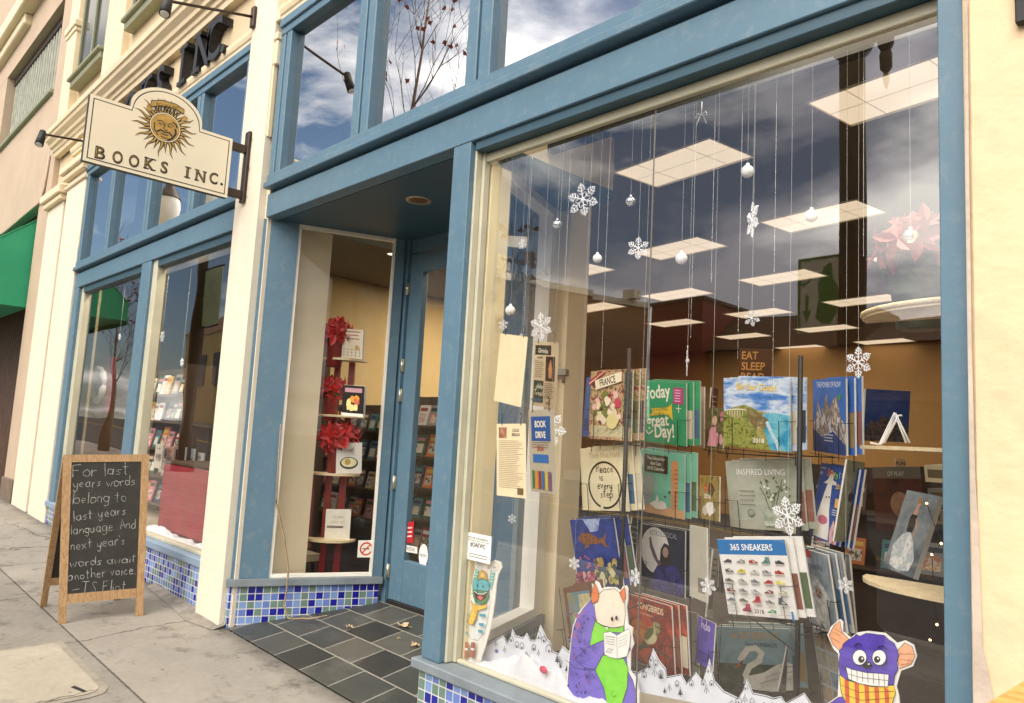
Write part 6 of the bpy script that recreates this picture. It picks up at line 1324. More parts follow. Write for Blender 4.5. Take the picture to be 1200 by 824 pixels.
for a in ((683, 234, 40, 'large white snowflake at the upper left of the main window', .25, .2, .2), (748, 291, 26, 'snowflake just left of the glass joint', .25, .6, 0), (612, 286, 13, 'tiny snowflake near the top left jamb of the main window', .25, 0, .3), (634, 383, 33, 'snowflake right above the drinks poster', .22, .1, .1), (590, 381, 13, 'tiny snowflake above the blank sheet', .2, .3, 0), (882, 258, 42, 'lacy snowflake hanging at the centre of the right pane', .25, -.75, .05), (805.5, 423, 34, 'snowflake turned edge on above the green calendar', .25, -1.0, 0), (881, 373, 19, 'small snowflake above the Big Sur calendar', .25, .3, .2), (1006, 425, 36, 'bright snowflake above the fanned calendars on the right rack', .25, -.3, 0), (645, 503, 40, 'large snowflake in front of the book drive poster', .2, .3, .4), (923, 605, 44, 'large snowflake in front of the grey green plant calendar', .22, -.2, .2), (745, 676, 22, 'cream snowflake between the turtle and caped woman calendars', .22, -.3, 0), (673, 660, 15, 'small round snowflake by the left edge of the turtle calendar', .22, .2, .1), (830, 687, 20, 'snowflake in front of the mini calendar beside the sneakers', .22, .1, .3), (991, 686, 19, 'snowflake in front of the snow animal calendars', .22, 0, .1), (600, 608, 11, 'tiny snowflake under the author poster', .2, .4, 0)): flake(*a)
for a in ((739, 236, 12, 'clear bauble right of the large upper snowflake', True), (653, 263, 11, 'clear bauble left of the large upper snowflake', True), (700, 303, 11, 'white bauble below the large upper snowflake'), (798.5, 303, 14, 'white bauble just right of the glass joint'), (876, 201, 15, 'white bauble above the lacy snowflake'), (951, 253, 15, 'white bauble in front of a ceiling light panel'), (1067, 277, 17, 'shiny silver bauble in front of the red poinsettia', True), (598, 364, 12, 'white bauble lowest at the left jamb of the main window')): bauble(*a)
# beaded strings
for i, (px, y0_, y1_) in enumerate(((710, 300, 430), (760, 360, 500), (811, 330, 395), (866, 340, 420), (909, 200, 470), (618, 300, 420), (668, 200, 330), (838, 140, 330), (1012, 200, 300))):
    a = aY(px, y0_, .24); e = aY(px-2, y1_, .24); mb = MB(); mb.tube([V3((a.x, .24, HT)), V3((a.x, .24, e.z))], .0006, 4, caps=False)
    rnd = random.Random(i); z = e.z
    while z < a.z:
        mb.sphere((a.x, .24, z), rnd.uniform(.0015, .0028), 5); z += rnd.uniform(.012, .035)
    tag(mb.build('bead_string', FOIL, org=(a.x, .24, e.z)), ['bead string above the left end of the calendars', 'bead string right beside the glass joint', 'bead string ending above the edge on snowflake', 'bead string over the cliff calendar', 'long bead string over the plant calendar', 'bead string above the drinks poster', 'bead string beside the large upper snowflake', 'bead string right of the single white bauble', 'bead string left of the silver bauble'][i], 'bead string', 'beaded strings hanging in the main window')
bw = aY(823, 100, .25); mb = MB(); e_ = aY(822, 135, .25); mb.tube([V3((bw.x, .25, HT)), e_], .0022, 5)
for s in (-1, 1): mb.tube([e_, e_+V3((s*.02, 0, .012)), e_+V3((s*.03, 0, -.005)), e_+V3((s*.008, 0, -.002)), e_+V3((s*.026, 0, -.045))], .0022, 5)
tag(mb.build('ribbon_bow', SNOW, org=e_), 'white ribbon bow hanging alone near the top of the right pane', 'ribbon')

# ================================================================== POSTERS IN THE ENTRY SIDE WINDOW
def poster(TL, BL, TR, BR, lab, bg, f, h=.312, w=.19):
    c = cal(TL, BL, TR, BR, h, w, bg, far=False, th=.001); f(c); o = c.done('poster', lab, 'poster', 'sheets hung at the left of the main window')
    s_ = MB()
    for u in (.2, .85):
        a = c.p(u, 1)
        s_.tube([a-c.V*.008, a+c.V*.02, a+c.V*.035+c.U*.008, a+c.V*.05, a+c.V*.045-c.U*.008], .0018, 5)
    s_.build('hook', BLACKM, o)
poster((584.5, 389), (581.2, 471.5), (617.5, 396.5), (611.6, 476), 'blank cream back of a poster, uppermost left sheet in the window', '#d9c9a4', lambda c: None)
def f(c):
    c.rect(.06, .80, .72, .95, '#1c1712'); c.text('Drinks', .40, .83, .10, '#eee6d0', 'C', .01, .95, -.05); c.rect(.52, .40, .9, .78, '#17120f'); c.poly([(.66, .45), (.78, .45), (.8, .58), (.72, .74), (.64, .6)], '#c98a5c'); c.text('COFFEE', .27, .74, .045, '#3a3026', 'C', .01); c.lines(.08, .46, .46, .70, 9, '#7a6a52', .008)
    c.rect(.06, .06, .46, .40, '#1f3324'); c.hand('Holiday', .1, .28, .08, '#e6e2cc', .012); c.hand('Treats', .1, .17, .08, '#e6e2cc', .012); c.rect(.1, .08, .42, .12, '#2a5a8a'); c.lines(.52, .92, .14, .36, 9, '#7a6a52', .008); c.hand('Drinks', .55, .05, .055, '#5a4a38', .008)
poster((626.3, 399), (623.4, 476.6), (654.3, 403), (652, 477.5), 'cream drinks menu poster with black title and dark photographs', '#cdbb98', f)
def f(c):
    c.rect(.08, .80, .36, .95, photo('portrait_print', ['#3a2a22', '#b98a6c', '#7a4a3a', '#caa088'], 26)); c.text('LESLIE', .67, .89, .06, '#2a2622', 'C', .012, .9); c.text('BERLIN', .67, .83, .06, '#2a2622', 'C', .012, .9); c.lines(.08, .92, .12, .76, 26, '#8a7c64', .006); c.rect(.72, .04, .92, .13, '#6a5a3a')
poster((586, 495.3), (578.3, 581.6), (619, 498.8), (613.6, 581.6), 'cream poster with small portrait and many lines of text lettered LESLIE BERLIN', '#dccba6', f)
def f(c):
    c.rect(.1, .62, .85, .92, '#1f4a86'); c.text('BOOK', .47, .79, .11, '#e6dcc0', 'C', .02, .9); c.text('DRIVE', .47, .66, .11, '#e6dcc0', 'C', .02, .85); c.text('SRIA', .45, .50, .09, '#a3362c', 'C', .02); c.rect(.15, .36, .75, .46, '#2a5c9a'); c.lines(.12, .85, .54, .6, 3, '#6a5c48', .008)
    for i in range(6): c.rect(.1+.13*i, .04, .2+.13*i, .26, ['#3a6a3c', '#c07a2c', '#7a3030', '#3a5a8a', '#b9a040', '#6a4a6a'][i])
poster((621.3, 479), (620, 577), (652, 482), (649.3, 577), 'grey poster lettered BOOK DRIVE above a row of coloured book spines', '#a49a84', f)

# ================================================================== WINDOW LEDGE: SNOW, VILLAGE, MONSTERS
ZB = SILL-.003
def cut(name, lab, cat, yy, layers, th=.006, s=1.0, ox=0, oy=0):
    """board cut-out: layers = [(kind, pts, colour or width)] in photo pixels, stood on the ledge"""
    mb = MB(); mats = []; k = 0; org = None
    def mi(c):
        m_ = ink(c, .6) if isinstance(c, str) else c
        if m_ not in mats: mats.append(m_)
        return mats.index(m_)
    def P(q, o):
        p = aY(ox+q[0]/s, oy+q[1]/s, yy); return V3((p.x, yy-o, max(p.z, ZB)))
    for L in layers:
        kind, pts = L[0], L[1]
        if kind == 'base':
            p = [P(q, 0) for q in pts]; mb.prism([(a.x, a.z) for a in p], (0, yy, 0), X_, Z_, (0, th, 0), mi(L[2])); org = V3((sum(a.x for a in p)/len(p), yy, ZB))
        elif kind == 'poly':
            k += 1; p = [P(q, .0004*k) for q in pts]
            if sum(p[i].x*p[(i+1) % len(p)].z-p[(i+1) % len(p)].x*p[i].z for i in range(len(p))) < 0: p = p[::-1]
            mb.poly(p, mi(L[2]))
        elif kind == 'line':
            k += 1; p = [P(q, .0004*k) for q in pts]; p = [q for i, q in enumerate(p) if i == 0 or (q-p[i-1]).length > 1e-5]
            if len(p) > 1: mb.strip(p, L[3]*(p[0]-CAM).dot(fwd)/FPX/s, -Y_, mi(L[2]))
    return tag(mb.build(name, mats, org=org), lab, cat)
def el(cx, cy_, rx, ry, n=14, a0=0, a1=360): return circ(cx, cy_, rx, n, ry, a0, a1)
def both(pts, col, lw=2.2, lc='#15121c'): return [('poly', pts, col), ('line', pts+[pts[0]], lc, lw)]
PUR = photo('purple_marker', ['#5d4fb4', '#6f60c8', '#7a68cc', '#5548a4'], 9, rough=.7); LIME = photo('lime_marker', ['#6fd02a', '#86de3a', '#78d432'], 9, rough=.7); SKIN = photo('cream_marker', ['#ecdcc4', '#f1e6d2', '#e4cdb6'], 9, rough=.7); ORNG = photo('orange_marker', ['#c8562c', '#e07a3e', '#d4683a'], 30, rough=.7)
ly = [('base', [(205, 319), (218, 330), (226, 352), (250, 345), (285, 346), (306, 360), (316, 342), (330, 339), (337, 352), (336, 400), (331, 430), (338, 500), (357, 514), (354, 545), (361, 580), (348, 610), (347, 690), (370, 725), (383, 780), (383, 900), (90, 900), (82, 740), (93, 640), (102, 560), (110, 505), (130, 455), (160, 418), (184, 398), (186, 370), (194, 340)], '#ecebe6')]
ly += both([(188, 396), (158, 428), (132, 466), (114, 512), (106, 562), (98, 640), (90, 740), (98, 900), (376, 900), (374, 790), (358, 730), (338, 694), (330, 620), (322, 500), (210, 470)], PUR)
ly += both([(205, 480), (190, 530), (182, 588), (246, 562), (250, 530), (318, 534), (322, 505), (268, 512)], LIME)
ly += both([(206, 470), (200, 425), (212, 380), (240, 356), (285, 352), (312, 376), (326, 415), (328, 460), (322, 505), (296, 512), (268, 512), (236, 503), (214, 492)], SKIN)
ly += both([(236, 625), (322, 640), (340, 680), (336, 760), (310, 840), (300, 900), (262, 900), (240, 760), (204, 686)], LIME)
ly += both([(120, 640), (182, 588), (244, 562), (262, 574), (236, 625), (205, 686), (160, 676)], PUR)
ly += both([(330, 585), (344, 580), (350, 600), (340, 616), (330, 610)], PUR)
ly += both([(192, 412), (189, 372), (205, 327), (214, 350), (222, 378), (216, 404)], ORNG) + both([(306, 368), (328, 343), (332, 385), (324, 412)], ORNG)
ly += both([(241, 532), (270, 528), (296, 543), (348, 514), (352, 545), (348, 590), (338, 630), (298, 640), (268, 634), (245, 622)], '#f0efe8', 1.6) + [('line', [(296, 543), (298, 640)], '#15121c', 1.6)]
for i in range(4): ly += [('line', [(250, 546+10*i), (288, 552+10*i)], '#55555a', 1.6 if i else 2.4), ('line', [(306, 556+12*i), (340, 540+12*i)], '#77777c', 1.2)]
ly += [('line', el(268, 606, 12, 9, 10)+[(280, 606)], '#33333a', 1.4), ('line', [(252, 612), (286, 600)], '#33333a', 1.2)]
ly += [('poly', el(279, 475, 5, 9), '#1a1616'), ('poly', el(297, 471, 5, 9), '#1a1616'), ('line', [(200, 461), (204, 472), (212, 486), (240, 503), (268, 512), (300, 510), (322, 505)], '#1a1616', 2.4), ('poly', [(252, 508), (258, 520), (264, 511)], '#f2efe6')]
rr = random.Random(2)
for i in range(46): 
    a = (rr.uniform(104, 190), rr.uniform(440, 800)); ly.append(('poly', el(a[0], a[1], rr.uniform(2, 6), rr.uniform(3, 8), 8), rr.choice(['#3c3480', '#4a40a0', '#8a4a90', '#3c3480'])))
for q in ((150, 462, 9), (150, 500, 11), (138, 540, 7), (172, 446, 6)): ly.append(('poly', el(q[0], q[1], q[2], q[2]*1.3, 9), '#9a5a9a'))
ly.append(('line', [(100, 640), (140, 672), (205, 686), (222, 720)], '#15121c', 2.2)); ly.append(('line', el(300, 780, 9, 12, 8, 20, 260), '#15121c', 1.6))
cut('monster_cutout', 'painted board cut-out of a purple and green horned monster reading a book', 'cut-out', .165, ly, s=3.52, ox=640, oy=590)
VIO = photo('violet_marker', ['#4a36a0', '#5a44b8', '#3f2e90'], 9, rough=.7); HORN = photo('peach_marker', ['#d98a5c', '#eeb288', '#e09a6c'], 30, rough=.7)
fur = [(765+ (q % 2)*0, 0) for q in range(0)]
hd = [(772, 345), (766, 300), (772, 262), (768, 248), (782, 236), (784, 222), (800, 208), (826, 194), (838, 182), (852, 190), (878, 178), (900, 180), (925, 184), (950, 186), (968, 204), (990, 218), (998, 236), (1008, 262), (1000, 292), (1006, 320), (990, 350), (988, 384), (900, 398), (800, 372)]
ly = [('base', [(718, 185), (735, 150), (768, 122), (782, 135), (780, 172), (812, 198), (838, 176), (880, 170), (950, 178), (998, 218), (1030, 208), (1066, 226), (1078, 270), (1062, 312), (1014, 330), (996, 392), (1006, 430), (1010, 470), (1010, 640), (690, 640), (706, 470), (760, 432), (764, 345), (762, 262), (742, 240)], '#ecebe6')]
ly += both([(725, 186), (746, 148), (770, 128), (776, 172), (806, 202), (784, 230), (768, 247), (742, 226)], HORN) + both([(1000, 250), (1030, 216), (1060, 232), (1071, 270), (1056, 304), (1010, 322), (1002, 290)], HORN)
for q in (((738, 172), (772, 190)), ((748, 158), (776, 176)), ((734, 195), (770, 215)), ((1012, 262), (1066, 262)), ((1010, 282), (1066, 290)), ((1014, 304), (1052, 300))): ly.append(('line', list(q), '#8a4a2a', 1.6))
ly += both([(705, 600), (716, 470), (764, 436), (800, 430), (990, 460), (1002, 600)], VIO) + both(hd, VIO)
ly += both([(770, 343), (800, 366), (900, 392), (988, 386), (996, 415), (978, 470), (880, 476), (800, 462), (778, 420)], '#f0c93a')
for i in range(5): ly += [('poly', [(790+40*i, 362+8*i), (808+40*i, 370+8*i), (812+40*i, 470), (796+40*i, 468)], '#d0582c')]
ly += [('line', [(776, 384), (850, 414), (992, 410)], '#15121c', 1.6), ('line', [(784, 420), (860, 446), (990, 436)], '#15121c', 1.6)]
ly += both([(798, 312), (822, 322), (880, 335), (930, 338), (970, 343), (966, 392), (900, 388), (850, 378), (808, 360)], '#f1f0ea')
for i in range(7): ly.append(('line', [(820+22*i, 320+3*i), (822+22*i, 364+4*i)], '#15121c', 1.8))
ly.append(('line', [(802, 338), (860, 354), (968, 366)], '#15121c', 1.8)); ly.append(('line', [(784, 300), (792, 316), (798, 314)], '#15121c', 2))
for ex, px_ in ((855, 862), (934, 926)): ly += both(el(ex, 273, 28, 31), '#f3f3ee', 2) + [('poly', el(px_, 281, 13, 14), '#141216'), ('poly', el(px_+4, 277, 4, 4, 8), '#f3f3ee')]
ly += [('poly', el(888, 303, 19, 13), '#141216'), ('poly', el(893, 299, 5, 3, 8), '#d8d8dc'), ('line', [(836, 226), (852, 216), (866, 224)], '#141216', 5), ('line', [(930, 232), (948, 226), (966, 240)], '#141216', 5)]
cut('monster_cutout', 'painted board cut-out of a violet monster with wide toothy grin and striped scarf', 'cut-out', .165, ly, s=3.4286, ox=760, oy=690)
ly = [('base', [(523, 78), (548, 66), (574, 74), (582, 100), (586, 118), (598, 122), (598, 90), (625, 73), (656, 84), (663, 112), (645, 148), (634, 200), (624, 300), (606, 420), (578, 520), (548, 606), (470, 606), (466, 500), (466, 400), (478, 300), (508, 190), (522, 118)], '#efece2')]
ly += both([(500, 250), (482, 330), (476, 400), (482, 455), (505, 490), (540, 495), (570, 455), (590, 390), (602, 300), (596, 240)], '#e9ebe8', 1.6)
ly += both([(512, 190), (528, 118), (546, 128), (530, 200)], '#7cc0b4', 1.6) + both([(596, 200), (608, 130), (630, 140), (612, 230)], '#7cc0b4', 1.6)
for q in ((552, 96, 20), (628, 108, 23)): ly += [('line', el(q[0], q[1], q[2], q[2], 14)+[(q[0]+q[2], q[1])], '#77756c', 1.4), ('poly', el(q[0], q[1]-3, 12, 9, 10), '#e0dcd0'), ('line', [(q[0]-7, q[1]+6), (q[0]+8, q[1]+4)], '#55534c', 1.6)]
for i in range(4): ly += [('line', [(516+4*i, 176-16*i), (536+3*i, 180-16*i)], '#e9f0ea', 3), ('line', [(600+5*i, 184-16*i), (622+3*i, 186-16*i)], '#e9f0ea', 3)]
ly += both([(516, 205), (520, 175), (545, 160), (580, 165), (602, 190), (604, 220), (590, 285), (560, 304), (530, 290), (518, 250)], '#5fb0b8', 1.8) + both([(520, 262), (520, 228), (600, 236), (602, 262), (588, 296), (560, 306), (530, 294)], '#4a8a5c', 1.6)
ly += both([(523, 232), (545, 246), (575, 248), (594, 236), (588, 270), (560, 288), (534, 272)], '#43201c', 1.6) + [('poly', [(540, 266), (558, 258), (574, 268), (560, 286)], '#d8605c'), ('line', [(526, 235), (545, 249), (575, 251), (592, 240)], '#f2efe4', 4)]
ly += both([(546, 178), (550, 140), (568, 122), (590, 138), (596, 178), (570, 168)], '#c9a24a', 1.6) + [('poly', el(572, 152, 11, 11), '#e2c87a'), ('poly', el(546, 206, 4, 5, 8), '#161616'), ('poly', el(574, 210, 4, 5, 8), '#161616')]
ly += both([(512, 282), (520, 300), (556, 312), (594, 302), (590, 325), (545, 336), (540, 375), (520, 412), (496, 404), (506, 360), (518, 326)], '#edc23c', 1.6)
for q in (((510, 350), (538, 360)), ((504, 376), (532, 386)), ((520, 310), (520, 400)), ((545, 315), (545, 332)), ((570, 312), (568, 330))): ly.append(('line', list(q), '#f5e2a0', 3))
for a, b, v in ((478, 498, 345), (476, 496, 380), (478, 494, 412), (484, 498, 446), (558, 592, 352), (556, 584, 400), (552, 578, 436)): ly.append(('poly', [(a, v), (b, v+3), (b, v+19), (a+2, v+15)], '#3c98b0'))
for x in (492, 528): ly += both([(x-9, 500), (x+11, 504), (x+9, 540), (x+6, 584), (x-18, 578), (x-14, 545)], '#b0684c', 1.6) + [('poly', [(x-10, 530), (x+8, 534), (x+7, 545), (x-12, 541)], '#efece2')]
cut('monster_cutout', 'tall narrow board cut-out of a striped monster with raised arms and yellow scarf', 'cut-out', .15, ly, s=4.478, ox=440, oy=640)
# paper village
VW = '#d6dae2'
vl = [(555, 800), (566, 758), (589, 745), (594, 752), (598, 746), (600, 737), (604, 745), (613, 747), (617, 742), (621, 750), (627, 750), (633, 732), (640, 748), (645, 753), (647, 763), (654, 766), (659, 757), (666, 763), (690, 775), (720, 782), (748, 788), (757, 783), (765, 760), (772, 774), (780, 784), (781, 793), (798, 790), (804, 801), (815, 788), (823, 798), (831, 772), (837, 798), (848, 810), (865, 818), (871, 807), (875, 795), (882, 812), (897, 815), (906, 818), (915, 816), (920, 824), (942, 812), (950, 824), (985, 830), (1000, 860), (555, 860)]
ly = [('base', vl, VW)]; rr = random.Random(9)
top = lambda x: next((vl[i][1]+(vl[i+1][1]-vl[i][1])*(x-vl[i][0])/(vl[i+1][0]-vl[i][0]+1e-6) for i in range(len(vl)-3) if vl[i][0] <= x <= vl[i+1][0]), 820)
ly.append(('line', [(a, b+1.2) for a, b in vl[1:-3]], '#2a2c34', .7))
for x in (599, 606, 612, 626, 632, 638, 644, 690, 756, 764, 770, 776, 795, 812, 826, 832, 836, 860, 868, 876, 884, 898, 908):
    y = top(x)+rr.uniform(4, 9); w = rr.uniform(2.0, 3.4); h = rr.uniform(4, 7)
    ly += [('line', [(x-w, y+h), (x-w, y), (x, y-w*1.2), (x+w, y), (x+w, y+h)], '#23252c', .7), ('poly', [(x-.7, y+h), (x-.7, y+h-3), (x+.8, y+h-3), (x+.8, y+h)], '#2b2d36')]
for i in range(26):
    x = rr.choice((rr.uniform(575, 668), rr.uniform(755, 930))); y = top(x)+rr.uniform(8, 24); h = rr.uniform(5, 10)
    ly += [('line', [(x-h*.3, y), (x, y-h), (x+h*.3, y)], '#23252c', .8), ('line', [(x, y+2), (x, y-h*.6)], '#23252c', .8)]
    if i % 3 == 0: ly += [('poly', [(x-h*.22, y), (x, y-h*.8), (x+h*.22, y)], '#30323a')]
cut('paper_village', 'white cut-out skyline of a snowy village drawn in black ink along the ledge', 'cut-out', .215, ly, th=.004)
# cotton snow: one soft drift
from mathutils import noise as mnoise
def drift(x0, x1, ya, yb, zb, nx_, ny_, hump):
    mb = MB(); vs = []; fs = []
    for j in range(ny_+1):
        for i in range(nx_+1):
            x = x0+(x1-x0)*i/nx_; y = ya+(yb-ya)*j/ny_; e_ = min(1, (j/ny_)*5)*min(1, (1-j/ny_)*4)
            q = .5+.5*mnoise.noise(V3((x*17, y*17, 1.7))); q2 = .5+.5*mnoise.noise(V3((x*38, y*38, 4.2))); q3 = mnoise.noise(V3((x*80, y*80, .3)))
            lump = max(0, mnoise.noise(V3((x*6, y*6, 9)))+.8)
            vs.append((x, y, zb-.004+max(0, hump(x)*lump*(.45+.55*q+.25*q2)*(e_**.6)+.004*q3*e_)))
    for j in range(ny_):
        for i in range(nx_): k = j*(nx_+1)+i; fs.append((k, k+1, k+nx_+2, k+nx_+1))
    mb.raw(vs, fs, 0, True); return mb
mb = drift(-2.96, -.80, .135, .29, ZB, 220, 26, lambda x: .115*math.exp(-((x+2.44)/.30)**2)+.03+.035*math.exp(-((x+1.75)/.2)**2))
o = mb.build('cotton_snow', pm('cotton_wool', (.70, .70, .73), 1.0, .04, 20, .8, 120, bdist=.004)); o['kind'] = 'stuff'
for i, (px, py, c_, lb) in enumerate(((637, 785, '#d2486a', 'bright pink heart shaped blob lying on the cotton snow'), (582, 763, '#6a5a9a', 'small mauve blob lying on the cotton snow'))):
    p = aY(px, py, .13); mb = MB(); mb.sphere(p, .018-.008*i, 10, 0, (1.4, .4, .9), .1); tag(mb.build('felt_blob', ink(c_), org=p), lb, 'decoration')
# ================================================================== DISPLAY STANDS, FLOWERS
SOIL = pm('pot_foil_red', (.25, .02, .02), .3, .2, 14); REDL = pm('poinsettia_red', (.42, .010, .010), .5, .25, 12); GRL = pm('leaf_green', (.03, .075, .02), .5, .3, 10)
def poinsettia(c, r, lab, seed, pot=.1, ng=8, pm_=None):
    rnd = random.Random(seed); t = thing('poinsettia', c-V3((0, 0, r*1.2+pot)), lab, 'plant'); c = V3(c)
    def leafs(n, R, cols, up, L_):
        mb = MB()
        for _ in range(n):
            a = rnd.uniform(0, 6.28); b = rnd.uniform(up, 1.2); d = V3((math.cos(a)*math.cos(b), math.sin(a)*math.cos(b), math.sin(b)*.75)); p = c+d*R*rnd.uniform(.6, .9)
            sx_ = d.cross(V3((.2, .1, 1))).normalized(); sy_ = sx_.cross(d)
            nn = rnd.choice((5, 6, 7)); ph = rnd.uniform(0, 6)
            for k in range(nn):
                w = ph+6.283*k/nn; e = (sx_*math.cos(w)+sy_*math.sin(w)+d*rnd.uniform(-.25, .35)).normalized(); s_ = e.cross(d).normalized(); l = L_*rnd.uniform(.75, 1.15); q = d*l*.07
                mb.poly([p, p+e*l*.30+s_*l*.20+q, p+e*l*.62+s_*l*.20+q, p+e*l, p+e*l*.5-q*.4], 0); mb.poly([p, p+e*l*.5-q*.4, p+e*l, p+e*l*.62-s_*l*.20+q, p+e*l*.30-s_*l*.20+q], 0)
        return mb
    leafs(20 if not pm_ else 30, r*.95, 0, -.45 if not pm_ else .0, r*(.78 if not pm_ else .5)).build('red_bracts', REDL if not pm_ else pm('poinsettia_deep_red', (.17, .004, .006), .5, .25, 12), t); leafs(ng, r*.85, 0, -1.3, r*.55).build('green_leaves', GRL, t)
    mb = MB(); mb.lathe([(.001, -r*1.2-pot), (r*.42, -r*1.2-pot), (r*.55, -r*.45), (r*.58, -r*.42)], c, 14); mb.build('pot', pm('pot_foil_green', (.02, .05, .02), .3, .2, 14) if pm_ else SOIL, t)
def halfdisc(mb, c, r, d, th, mi=0, n=14):
    d = V3(d).normalized(); s_ = V3((-d.y, d.x, 0)); pts = [(r*math.cos(RAD(a)), r*.9*math.sin(RAD(a))) for a in range(0, 181, 180//n)]
    mb.prism(pts, c, s_, d, (0, 0, th), mi)
# tower in the entry side window
TO = aS(392, 560, .42); td = thing('display_tower', (TO.x, TO.y, .17), 'red wooden display tower with four half round shelves inside the entry window', 'display stand')
out_ = V3((.75, -.66, 0)); ts = V3((.66, .75, 0))
mb = MB()
for s in (-.085, .035): mb.obox(V3((TO.x, TO.y, .17))+ts*s-out_*.06, ts*.05, -out_*.05, (0, 0, 2.05))
KC = 1.0
zs = [aS(399, 423, .42).z, aS(397, 489, .42).z, aS(398, 557, .42).z, aS(391, 634, .42).z]
parts = [('upright', -.085), ('upright', .035)]
for nm, s in parts:
    mb = MB(); mb.obox(V3((TO.x, TO.y, .17))+ts*s-out_*.06, ts*.05, -out_*.05, (0, 0, zs[0]-.17)); mb.build(nm, REDP, td)
for z in zs:
    mb = MB(); halfdisc(mb, V3((TO.x, TO.y, z))-out_*.055, .20, out_, .018); mb.build('shelf', SHELFW, td)
def cook(TL, BL, TR, BR, bg, f, lab, h=.24): 
    c = cal(TL, BL, TR, BR, h, .2, bg, th=.025); f(c); c.done('book', lab, 'book', 'cookbooks on the red tower')
cook((401, 385), (401, 419), (424, 387), (426, 421), '#ddd2bc', lambda c: (c.lines(.1, .9, .66, .9, 3, '#9a4a3a', .03), [c.ell(.12+.19*(i % 5), .1+.1*(i//5), .025, '#4a3a4a') for i in range(15)], c.ell(.75, .38, .1, '#b59a5a')), 'cream patterned cookbook on the top shelf of the red tower')
cook((401, 451), (401, 487), (427, 453), (426, 489), '#1c1512', lambda c: (c.rect(.12, .78, .9, .92, '#b58a92'), [c.blob(.3+.1*R_.random()*4, .2+.4*R_.random(), .12, R_.choice(['#e6c24a', '#d8983a', '#e8d890', '#c86a4a']), R_) for i in range(10)], c.rect(.0, 0, 1, .1, '#e3dfd2')), 'black cookbook with yellow pastry on the second shelf of the red tower')
cook((394, 519), (394, 555), (424, 519), (424, 555), '#dfdbd0', lambda c: (c.text('kitchen', .5, .72, .12, '#9ab0b8', 'C', .01, .9), c.ell(.5, .34, .36, '#3a3c2c', .2), c.ell(.5, .36, .30, '#e0d9b0', .15), c.ell(.45, .38, .12, '#b59a4a')), 'white cookbook with a dark bowl on the third shelf of the red tower', .25)
cook((382, 597), (380, 633), (411, 598), (410, 633), '#e9e4d6', lambda c: (c.text('CRUMBS', .5, .72, .12, '#c9bfa8', 'C', .01, .9), c.text('AND TEA', .5, .55, .12, '#c9bfa8', 'C', .01, .9), c.lines(.08, .92, .4, .44, 2, '#5a4a3c', .03)), 'plain white cookbook on the lowest shelf of the red tower', .25)
for px, py, r, lab, sd_ in ((394, 392, .145, 'poinsettia on the top shelf of the red tower', 1), (389, 458, .125, 'poinsettia on the second shelf of the red tower', 2), (397, 514, .165, 'broad poinsettia on the third shelf of the red tower', 3)): poinsettia(aS(px, py, .40), r, lab, sd_)
# stand with trays at the right edge of the main window
tr = thing('display_stand', (-.62, .75, .17), 'pale wooden display stand with stacked half round trays at the right of the main window', 'display stand')
ly_ = .42
trs = []
for k, (px, py, dp) in enumerate(((1009, 373, .42), (1006, 522, .5), (1009, 674, .42))):
    a = aY(px, py, dp); mb = MB(); r = .36; mb.prism([(r*math.cos(RAD(t)), r*.75*math.sin(RAD(t))) for t in range(180, 361, 12)], (a.x+r, dp+.05, a.z-.013), X_, Y_, (0, 0, .013)); mb.build('tray', SHELFW, tr); trs.append(a)
    if k == 0:
        rim = MB(); rim.tube([(a.x+r+r*math.cos(RAD(t)), dp+.05+r*.75*math.sin(RAD(t)), a.z+.004) for t in range(180, 361, 12)], .010, 6); rim.build('tray_rim', SHELFW, tr)
mb = MB(); mb.box(-.74, -.60, .68, .74, .17, trs[0].z); mb.build('upright', pm('stand_dark_wood', (.06, .035, .02), .5, .2, 6), tr)
poinsettia(aY(1078, 296, .72), .21, 'red poinsettia in the upper right corner of the main window', 7, .06, 26, 'pot_foil_green')
ea = thing('wire_easel', aY(1042, 521, .45), 'small white wire easel standing on the middle tray', 'easel'); mb = MB()
def ep(x, y): return aY(x, y, .45)
for pts in ([(1020, 519), (1031, 521), (1048, 484), (1062, 519)], [(1031, 521), (1034, 519), (1050, 485), (1066, 519)], [(1036, 519), (1053, 487), (1057, 487)]): mb.tube([ep(*p) for p in pts], .0045, 6)
mb.build('wire', SNOW, ea)
c = cal((1049, 537), (1049, 547.5), (1062, 537.5), (1061, 548), .05, .06, '#c9a878', th=.003, far=True); c.text('FUN', .5, .25, .55, '#2a2018', 'C', .02); c.done('shelf_tag', 'tan shelf tag lettered FUN under the middle tray', 'tag')
for i, (px, py) in enumerate(((1103, 637), (1095, 700), (1092, 650), (1098, 732), (1090, 750), (1086, 590))):
    p = aY(px, py, .45+.05*(i % 3)); mb = MB(); mb.sphere(p, .005, 8)
    if i == 0: fb = thing('fairy_lights', p, 'string of tiny warm fairy lights beside the blue frame at lower right', 'lights'); wl_ = []
    wl_.append(p); mb.build('bulb', emit('fairy_bulb', '#ffd9a8', 3.0), fb)
mb = MB(); mb.tube(sorted(wl_, key=lambda q: -q.z), .0015, 4); mb.build('wire', BLACKM, fb)
# wall poster deep inside
c = cal((868, 408), (864, 447), (906, 410), (903, 447), .40, .40, '#5a3416', th=.01)
for i, t in enumerate(('EAT', 'SLEEP', 'READ')): c.text(t, .08, .68-.33*i, .34, '#d8a45c', 'L', .02, .9)
c.done('wall_poster', 'brown poster deep in the shop lettered EAT SLEEP READ', 'poster')
